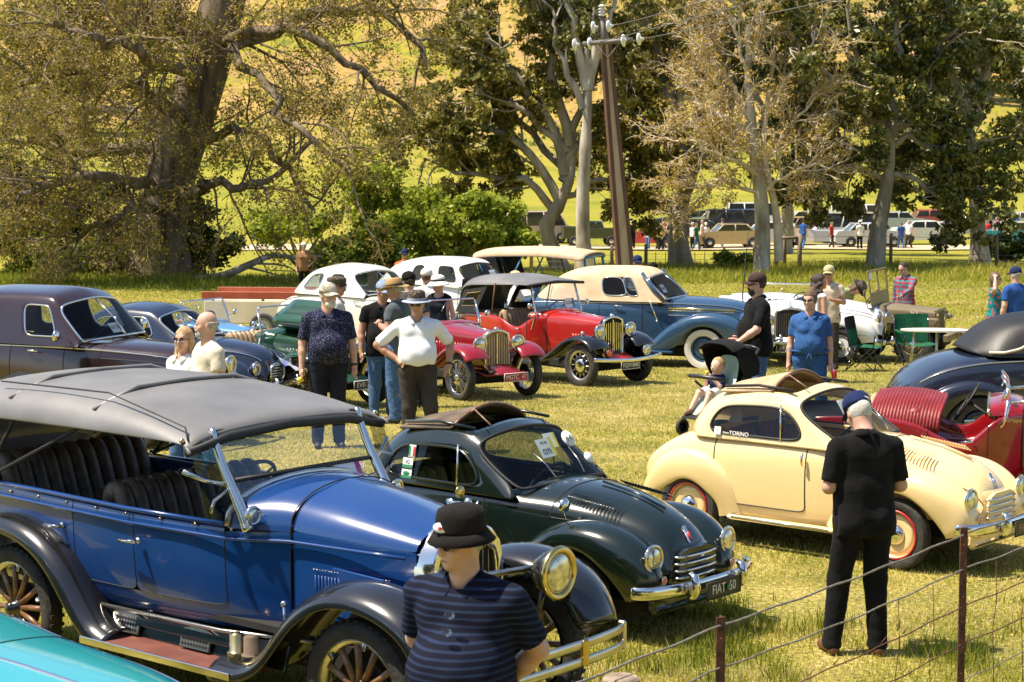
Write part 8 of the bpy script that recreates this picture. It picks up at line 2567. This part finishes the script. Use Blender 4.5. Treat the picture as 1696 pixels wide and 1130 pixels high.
# ------------------------------------------------------------------ power pole and its wires
steel_br = mat('pole_steel', (.085, .035, .02), .7, c2=(.13, .06, .035), scale=5, stretch=(1, 1, .3))
conc = mat('pole_concrete', (.36, .25, .15), .9, c2=(.48, .36, .24), scale=4, stretch=(1, 1, .25))
galv = mat('galvanised', (.15, .14, .13), .6, .5)
porc = mat('porcelain', (.70, .68, .64), .2, coat=.6)
d = 52
bp_ = px2(1043, 440, d); bp_[2] = ztf(bp_[0], bp_[1])
tp = px2(1003, 72, d); up = px2(997, 28, d)
pole = empty('power_pole', tuple(bp_), 0, 'tall leaning brown steel and concrete power pole with a crossarm and disc insulators', 'power pole')
ax = tp - bp_; n_ = Matrix.Rotation(.35, 3, 'Z')
def along(t, o): v = n_ @ Vector(o); return tuple(ax * t + np.array(v))
for sd in (-1, 1):
 P = [along(t, (sd * (.20 - .11 * t), 0, 0)) for t in (-.02, .5, 1.0)]
 m = MB()
 m.grid([[tuple(np.array(p) + np.array(n_ @ Vector((a, b, 0)))) for a, b in ((-.05, -.08), (.05, -.08), (.05, .08), (-.05, .08), (-.05, -.08))] for p in P])
 m.obj('steel_channel', steel_br, pole, smooth=False)
m = MB().grid([[tuple(np.array(along(t, (0, 0, 0))) + np.array(n_ @ Vector((a * (.18 - .11 * t), b, 0)))) for a, b in ((-1, -.055), (1, -.055), (1, .055), (-1, .055), (-1, -.055))] for t in (-.02, .5, 1.0)])
m.obj('concrete_core', conc, pole, smooth=False)
MB().tube([tuple(tp - bp_ - (0, 0, .2)), tuple(up - bp_)], .055, 8).obj('top_spar', galv, pole)
L_, R_2 = px2(966, 73, d) - bp_, px2(1047, 66, d - .8) - bp_
MB().tube([tuple(L_), tuple(R_2)], .065, 6).obj('crossarm', galv, pole)
MB().tube([tuple(tp - bp_ + (-.25, -.1, -.05)), tuple(tp - bp_ + (.05, -.12, -.38)), tuple(tp - bp_ + (.35, -.1, .0))], .02, 6).obj('brace', galv, pole)
def disc(p, ax_, nm='insulator'): MB().lathe([(.03, -.10), (.06, -.07), (.155, -.05), (.16, -.02), (.10, .0), (.04, .03), (.03, .10)], p, ax_, 18).obj(nm, porc, pole)
wd = Vector((.92, -.38, .06))
ends = [(np.array(R_2), (.30, 0, .02)), (np.array(L_), (.16, 0, 0)), (np.array(up - bp_) + (.0, 0, -.25), (.14, 0, -.02))]
wires = []
for q, o in ends:
 for k in (-.2, .22): disc(tuple(q + np.array(wd) * k + (0, 0, .0)), wd)
m = MB()
for k in range(4): m.lathe([(.05, 0), (.11, .02), (.05, .07)], tuple(up - bp_ + (0, 0, .02 + k * .075)), (0, 0, 1), 14)
m.obj('top_insulator', porc, pole)
for (q, o), (ex, ey, dy) in zip(ends, ((1340, 0, 0), (1230, 0, 0), (1145, 0, 0))):
 A_ = q + bp_ + np.array(wd) * .3
 e = px2(ex, ey, 47.0); v = e - A_; e2 = A_ + v * 2.6
 P = [tuple(A_ * (1 - t) + e2 * t - np.array([0, 0, .5 * t * (1 - t)])) for t in np.linspace(0, 1, 12)]
 tag(MB().tube(P, .012, 5).obj('power_line', galv, None), ['power line from the right end of the crossarm running off to the right', 'power line from the left end of the crossarm running off to the right', 'highest power line leaving the top of the pole to the right'][len(wires)], 'wire'); wires.append(1)

# ------------------------------------------------------------------ near wire fence
rust = mat('rusty_steel', (.05, .022, .015), .85, c2=(.16, .065, .035), scale=18, bump=.4)
wire_g = mat('wire_galvanised', (.22, .20, .18), .7, c2=(.12, .10, .08), scale=30)
oldwood = mat('old_wood', (.16, .115, .08), .95, c2=(.32, .25, .18), scale=9, bump=.6, stretch=(1, 1, .2))
nf = empty('wire_fence', (.59, 8.55, 0), 0, 'rusty steel post and wire fence crossing the bottom right corner in front of everything', 'fence')
def FP(t): return np.array([.59 + (2.58 - .59) * t, 8.55 + (11.2 - 8.55) * t])    # t=0 wooden post, 1 right post
def fl(t, z): p = FP(t); return (p[0] - .59, p[1] - 8.55, z)
for t in (.19, 1.0, 1.75):
 p = fl(t, 0)
 m = MB().box((p[0], p[1], .60), (.045, .008, 1.2), rz=.3).box((p[0] + .004, p[1] + .02, .60), (.006, .035, 1.2), rz=.3)
 for k in range(7): m.box((p[0], p[1] - .008, .2 + k * .15), (.012, .012, .008))
 m.obj('steel_post', rust, nf, smooth=False)
MB().lathe([(.085, 0), (.08, .6), (.082, 1.09), (.07, 1.10), (0, 1.10)], (-.12, -.16, 0), n=14).obj('wooden_post', oldwood, nf, angle=40)
for z, r, mm, sg in ((1.16, .0058, wire_g, .03), (.96, .005, wire_g, .05), (.74, .004, rust, .04), (.52, .004, rust, .05), (.30, .0035, wire_g, .04)):
 P = []
 for k in range(60):
  t = -.25 + 2.2 * k / 59
  u = (t - .19) / .81 % 1
  P.append(fl(t, z - sg * 4 * u * (1 - u) * .5 + .004 * sin(k * 1.3)))
 MB().tube(P, r, 5).obj('wire', mm, nf)
m = MB()
for k in range(26):
 t = -.1 + 2.0 * k / 25
 for z in (.74, .52):
  p = fl(t, z); m.tube([(p[0] - .02, p[1], p[2] - .015), (p[0] + .015, p[1] + .01, p[2] + .02)], .0025, 3)
for k in range(9):
 t = .75 + k * .13; p = fl(t, 0); m.tube([(p[0], p[1], .94), (p[0] + .01, p[1], .7), (p[0] - .01, p[1], .5), (p[0] + .01, p[1], .1)], .0028, 3)
tag(m.obj('barbs', rust, nf), kind='stuff')

# ------------------------------------------------------------------ back fences
def back_fence(name, pts, label, z0=1.05, dropper=True, posts=None):
 b = np.array(pts[0]); root = empty(name, (b[0], b[1], ztf(b[0], b[1])), 0, label, 'fence')
 zb = ztf(b[0], b[1])
 L2 = []
 for (xa, ya), (xb, yb) in zip(pts[:-1], pts[1:]):
  n = max(2, int(math.hypot(xb - xa, yb - ya) / .42))
  L2 += [(xa + (xb - xa) * k / n, ya + (yb - ya) * k / n) for k in range(n)]
 g = lambda x, y, z: (x - b[0], y - b[1], ztf(x, y) - zb + z)
 for k, (x, y) in enumerate(L2[::11]):
  MB().lathe([(.085, -.1), (.08, z0 + .12), (.06, z0 + .16), (0, z0 + .16)], g(x, y, 0), n=8).obj('post', oldwood, root)
 m = MB()
 if dropper:
  for x, y in L2: m.box(g(x, y, z0 * .40), (.035, .02, z0 * .8))
  tag(m.obj('droppers', mat('dropper_wood', (.34, .28, .16), .9) if 'dropper_wood' not in bpy.data.materials else bpy.data.materials['dropper_wood'], root, smooth=False), kind='stuff')
 for z in (.25, .5, .75, z0): MB().tube([g(x, y, z + .0) for x, y in L2], .012, 3).obj('wire', wire_g, root)
X9 = lambda px, dd: ((px - 848) / F_PX * dd, dd)
back_fence('back_fence', [X9(1070, 93), X9(1200, 93), X9(1300, 92.5)], 'post and dropper fence behind the steel blue convertible')
back_fence('back_fence', [X9(1300, 92.5), X9(1460, 92), X9(1780, 91)], 'high post and wire fence behind the jeep and the plaid shirted man', z0=1.5, dropper=False)
back_fence('back_fence', [X9(880, 88), X9(1060, 92)], 'wire fence with thin posts behind the canopied tourer', dropper=False)
rl = MB().tube([(0, 0, 1.5), (1.0, 0, 1.52)], .07, 8).lathe([(.11, 0), (.10, 1.7), (0, 1.7)], (0, 0, 0), n=8).lathe([(.11, 0), (.10, 1.7), (0, 1.7)], (1.05, 0, 0), n=8)
o = rl.obj('strainer_posts', oldwood, None); o.location = G_(*X9(1287, 91.5)); tag(o, 'pair of stout strainer posts joined by a top rail at the fence corner', 'fence post')

# ------------------------------------------------------------------ camping chairs, table
chg = cloth('chair_green', (.010, .075, .035), (.02, .12, .06)); chb = cloth('chair_black', (.012, .012, .013))
def camp_chair(loc, rz, label, m1, m2, w=.5):
 c = empty('folding_chair', loc, radians(rz), label, 'chair', 'green folding camp chairs by the jeep')
 fr = shades
 for sd in (-1, 1):
  y = sd * w / 2
  MB().tube([(.24, y, .02), (-.20, y, .44)], .011, 6).obj('leg', fr, c)
  MB().tube([(-.26, y, .02), (.22, y, .44)], .011, 6).obj('leg', fr, c)
  MB().tube([(-.2, y, .42), (-.30, y * 1.02, .92)], .011, 6).obj('back_post', fr, c)
  MB().tube([(.22, y, .42), (.25, y, .64)], .011, 6).obj('arm_post', fr, c)
  MB().grid([[(-.26, y - .03, .66), (-.26, y + .03, .66)], [(.0, y - .03, .63), (.0, y + .03, .63)], [(.27, y - .03, .65), (.27, y + .03, .65)]]).obj('armrest', m1, c)
 for x in (.24, -.26): MB().tube([(x, -w / 2, .02), (x * .9, w / 2, .40)], .010, 6).tube([(x, w / 2, .02), (x * .9, -w / 2, .40)], .010, 6).obj('cross_brace', fr, c)
 MB().grid([[(-.30 + .0 * k, y * w / 2, z) for y in (-1, -.4, .4, 1)] if 0 else [(-.2 - .2 * (z - .42) - .03 * (1 - y * y), y * w / 2, z) for y in (-1, -.5, 0, .5, 1)] for k, z in enumerate((.42, .55, .7))]).obj('back_lower', m1, c)
 MB().grid([[(-.2 - .2 * (z - .42) - .03 * (1 - y * y), y * w / 2, z) for y in (-1, -.5, 0, .5, 1)] for z in (.70, .8, .93)]).obj('back_upper', m2, c)
 MB().grid([[(x, y * w / 2, .43 - .03 * (1 - y * y)) for y in (-1, -.5, 0, .5, 1)] for x in (-.2, 0, .23)]).obj('seat', m1, c)
 return c
camp_chair(G_(6.10, 34.2), -28, 'green and black folding camp chair standing left of the folding table', chg, chb)
camp_chair(G_(7.15, 35.0), -80, 'dark green folding camp chair behind the folding table', chg, chg, .62)
tb = empty('folding_table', G_(7.35, 34.3), radians(-8), 'pale oval topped folding table with thin metal legs in front of the jeep', 'table')
MB().prism([(.62 * cos(a) ** 1 * (1), .30 * sin(a)) for a in [2 * pi * k / 24 for k in range(24)]], .69, .715, 'xy').obj('table_top', mat('table_cream', (.58, .54, .42), .5), tb, smooth=False)
for x in (-.42, .0, .42):
 for y in (-.2, .2): MB().tube([(x * .9, y * .6, .69), (x * 1.05, y, 0)], .012, 6).obj('leg', chrome_dull, tb)
o = MB().tube([(0, 0, 0), (-.05, .02, 1.2), (.04, .02, 2.4)], [.02, .012, .006], 6).obj('aerial', seal, None); o.location = G_(4.35, 37.0)
tag(o, 'thin black whip aerial rising behind the bearded man', 'aerial')

# ------------------------------------------------------------------ cars and crowd on the far track
fg = bpy.data.materials['tinted_window_glass']; darkg = mat('far_glass', (.03, .035, .04), .1, coat=.5)
FARP = {}
def fpaint(c):
 k = tuple(c)
 if k not in FARP: FARP[k] = paint('far_paint', c, .25, .8, .05)
 return FARP[k]
def farcar(px, d, rz, kind, col, label, top=None, name='parked_car', cat='car', dz=0):
 x, y = X9(px, d)
 c = empty(name, (x, y, ztf(x, y) + .08 + dz), radians(rz), label, cat, 'vehicles parked along the far track')
 m = fpaint(col); tm_ = fpaint(top) if top else m
 body = {'sedan': [(-2.2, .3), (-2.25, .7), (-2.1, .92), (-1.2, .98), (1.0, .96), (1.95, .85), (2.15, .6), (2.15, .3)],
   'sports': [(-1.9, .28), (-1.95, .6), (-1.6, .82), (.2, .82), (1.4, .76), (1.9, .55), (1.9, .28)],
   'wagon': [(-2.2, .3), (-2.25, .95), (-2.2, 1.0), (1.0, .98), (2.0, .88), (2.15, .6), (2.15, .3)],
   'van': [(-2.1, .3), (-2.15, 1.0), (1.9, 1.0), (2.1, .8), (2.15, .3)], 'truck': [(-1.8, .55), (-1.8, 1.15), (-.2, 1.15), (-.2, 1.05), (1.7, 1.05), (1.75, .55)]}[kind]
 W_ = .82
 MB().prism(body, -W_, W_).obj('body', m, c, smooth=False, bevel=.07)
 cab = {'sedan': (-1.5, -1.0, .45, .95, 1.42), 'sports': None, 'wagon': (-2.15, -1.95, .45, .95, 1.48), 'van': (-2.1, -2.0, 1.3, 1.75, 1.95), 'truck': (-.25, -.2, .55, .65, 1.5)}[kind]
 zb = 1.14 if kind == 'truck' else .95
 if cab:
  a, b, e, f, zt_ = cab
  MB().prism([(a, zb), (b, zt_), (e, zt_), (f, zb)], -W_ * .86, W_ * .86).obj('glasshouse', darkg, c, smooth=False)
  MB().box(((b + e) / 2, 0, zt_ + .01), (e - b + .12, W_ * 1.76, .07), bev=.03).obj('roof', tm_, c)
  k = 4 if kind in ('van', 'wagon') else 3
  for i in range(k):
   t = i / (k - 1); x0, x1 = a + (f - a) * t, b + (e - b) * t
   for sd in (-1, 1): MB().tube([(x0, sd * W_ * .87, zb), (x1, sd * W_ * .87, zt_)], .045, 4).obj('pillar', tm_, c)
 else:
  MB().grid([[(.35, -.7, .84), (.05, -.62, 1.15)], [(.35, .7, .84), (.05, .62, 1.15)]]).obj('windscreen', glass_clear, c, smooth=False)
  MB().box((-.5, 0, .84), (1.0, 1.3, .04)).obj('cockpit', under, c, smooth=False)
 wbx = (1.35, -1.35) if kind != 'truck' else (1.15, -1.15)
 for x_ in wbx:
  for sd in (-1, 1):
   MB().lathe([(0, -.08), (.33, -.08), (.35, 0), (.33, .08), (.22, .09), (.20, .06), (0, .06)], (x_, sd * W_ * .93, .33), (0, sd, 0), 16).obj('wheel', rubber, c)
   MB().lathe([(.19, .065), (.1, .09), (0, .095)], (x_, sd * W_ * .93, .33), (0, sd, 0), 12).obj('hubcap', chrome_dull, c)
 for sd in (-1, 1): MB().lathe([(.09, 0), (0, .03)], (body[-2][0] - .02, sd * .6, .68), (1, 0, 0), 10).obj('headlight', lens, c)
 MB().box((body[-1][0] + .04, 0, .42), (.08, 1.6, .1), bev=.02).obj('bumper', chrome_dull, c)
 return c
Wt = (.70, .68, .62)
for a in [(893, 130, 5, 'van', (.50, .36, .28), 'pinkish van far away left of the tall pale gum trunk'), (980, 125, 4, 'truck', (.02, .035, .02), 'dark green off road truck parked on the far track beside the power pole'),
   (1078, 126, -3, 'sports', (.42, .02, .03), 'red open car on the far track right of the power pole'), (1150, 131, 170, 'sedan', (.03, .03, .03), 'black sedan behind the thick grey gum trunk'),
   (1206, 122.5, -172, 'sedan', (.50, .38, .20), 'tan sedan on the far track right of the thick grey gum trunk'), (1222, 133, 2, 'van', (.03, .035, .05), 'dark high roofed four wheel drive behind the leaning trunk'),
   (1285, 124, 5, 'sedan', Wt, 'white sedan behind the half bare tree'), (1310, 132, 185, 'wagon', (.30, .22, .16), 'brown roofed wagon behind the half bare tree'), (1350, 125, 2, 'sports', (.45, .48, .50), 'silver open car between the two gum trunks'),
   (1402, 128, 178, 'van', (.62, .62, .60), 'white van parked left of the large gum trunk'), (1440, 122.5, 4, 'sedan', (.55, .56, .55), 'pale grey sedan left of the large gum trunk'), (1535, 130, 2, 'sedan', Wt, 'white car hidden behind the drooping gum branches'),
   (1672, 121, 176, 'wagon', (.01, .24, .26), 'bright teal wagon with white roof on the far track at the right edge'), (1650, 140, 5, 'sedan', Wt, 'white car beyond the teal wagon'), (1690, 146, 3, 'sedan', (.50, .47, .42), 'cream car farthest away at the right edge'),
   (1600, 136, 3, 'sedan', (.4, .42, .44), 'grey car left of the teal wagon'), (1192, 146, 3, 'sedan', (.6, .62, .62), 'pale car in the farther row above the tan sedan'), (1250, 147, 2, 'van', Wt, 'white van in the farther row left of the half bare tree'),
   (1330, 146, 178, 'sedan', Wt, 'white sedan in the farther row right of the half bare tree'), (1378, 149, 2, 'wagon', (.42, .44, .46), 'silver wagon in the farther row behind the white van'), (1425, 147, 3, 'van', Wt, 'tall white van in the farther row left of the large gum trunk'),
   (1490, 146, 4, 'sedan', (.5, .52, .5), 'pale car in the farther row right of the large gum trunk'), (1560, 148, 3, 'wagon', (.55, .1, .06), 'red wagon in the farther row under the gum branches'), (1130, 146, 182, 'wagon', (.05, .06, .08), 'dark wagon in the farther row beyond the walkers')]:
 farcar(a[0], a[1], a[2], a[3], a[4], a[5], top=Wt if 'teal' in a[5] else ((.38, .26, .18) if 'brown' in a[5] else None))
cg = {'white': c_wh, 'black': c_black, 'purple': cloth('purple', (.10, .01, .07)), 'green': cloth('teal_green', (.01, .14, .09)), 'blue': c_blue, 'pink': cloth('pink', (.55, .12, .22)), 'tan': c_beige, 'red': cloth('red_top', (.45, .03, .03)), 'grey': c_grey}
crowd = [(1047, 122, 'black', 'just right of the power pole'), (1074, 121, 'white', 'leaning on the red open car'), (1088, 121, 'white', 'in a pale hat behind the red open car'), (1095, 119.5, 'green', 'pushing a pram past the red open car'), (1105, 121, 'purple', 'in the middle of the walkers'),
   (1099, 122.5, 'pink', 'behind the walker in purple'), (1147, 122, 'white', 'just right of the thick grey trunk'), (1153, 119.5, 'green', 'in dark trousers right of the thick grey trunk'), (1163, 121.5, 'tan', 'beside the tan sedan bonnet'), (1169, 122, 'white', 'by the tan sedan, bareheaded'),
   (1196, 124, 'blue', 'beyond the tan sedan'), (1297, 120.5, 'black', 'between the pale tree stems'), (1312, 121, 'white', 'just right of the pale tree stems'), (1330, 120, 'blue', 'beside the silver open car'), (1377, 121, 'red', 'by the white van door'), (1424, 120, 'white', 'in front of the pale grey sedan'),
   (1492, 121, 'blue', 'right of the large gum trunk'), (1505, 121.5, 'white', 'under the drooping branches'), (1625, 121, 'tan', 'at the left end of the teal wagon'), (1634, 123, 'red', 'behind the bonnet of the teal wagon'), (1640, 132, 'black', 'beyond the roof of the teal wagon'),
   (1654, 130, 'pink', 'holding something pink beyond the teal wagon'), (1664, 118.5, 'white', 'in front of the teal wagon door'), (1670, 119, 'white', 'in black cap by the teal wagon'), (1684, 134, 'blue', 'farthest right beyond the teal wagon')]
rgc = np.random.default_rng(12)
for i, (px, d, c, w) in enumerate(crowd):
 person(PP(px, d), float(rgc.uniform(-180, 180)), 'far off visitor in %s top %s' % (c, w), float(rgc.uniform(1.6, 1.85)), skin_l, cg[c], [c_blackpant, c_jean, c_greyp][i % 3], hair=[hair_dk, hair_br, hair_gr][i % 3], hat='cap' if i % 3 == 0 else None, hatm=h_white, res=.045, sleeve=.6, collar=False, belt=False,
   legs=['stand', 'stride', 'walk2'][i % 3], seed=40 + i, group='visitors walking along the far track', wob=0)

# unseen trees added behind the photographer, made tall to darken reflections in the polished cars
rng = np.random.default_rng(77)
C = []
for k in range(11):
 cx, cy = -34 + k * 6.5 + rng.uniform(-1.5, 1.5), -20 - rng.uniform(0, 8)
 o = rng.normal(0, 1, (170, 3)); o /= np.linalg.norm(o, axis=1)[:, None]
 C.append(o * rng.uniform(.5, 1, 170)[:, None] ** .5 * np.array([4.4, 3.4, 7.0]) + np.array([cx, cy, 8.2 + rng.uniform(-1, 1.5)]))
V, F, r = leaves_np(rng, np.concatenate(C), 12, 1.1, .75, flat=.8, elong=1.4)
tag(link('wood', arrmesh('wood', V, F, r), gum_leaf, None, smooth=False), 'belt of unseen gum trees added behind the photographer', 'wood', kind='stuff')
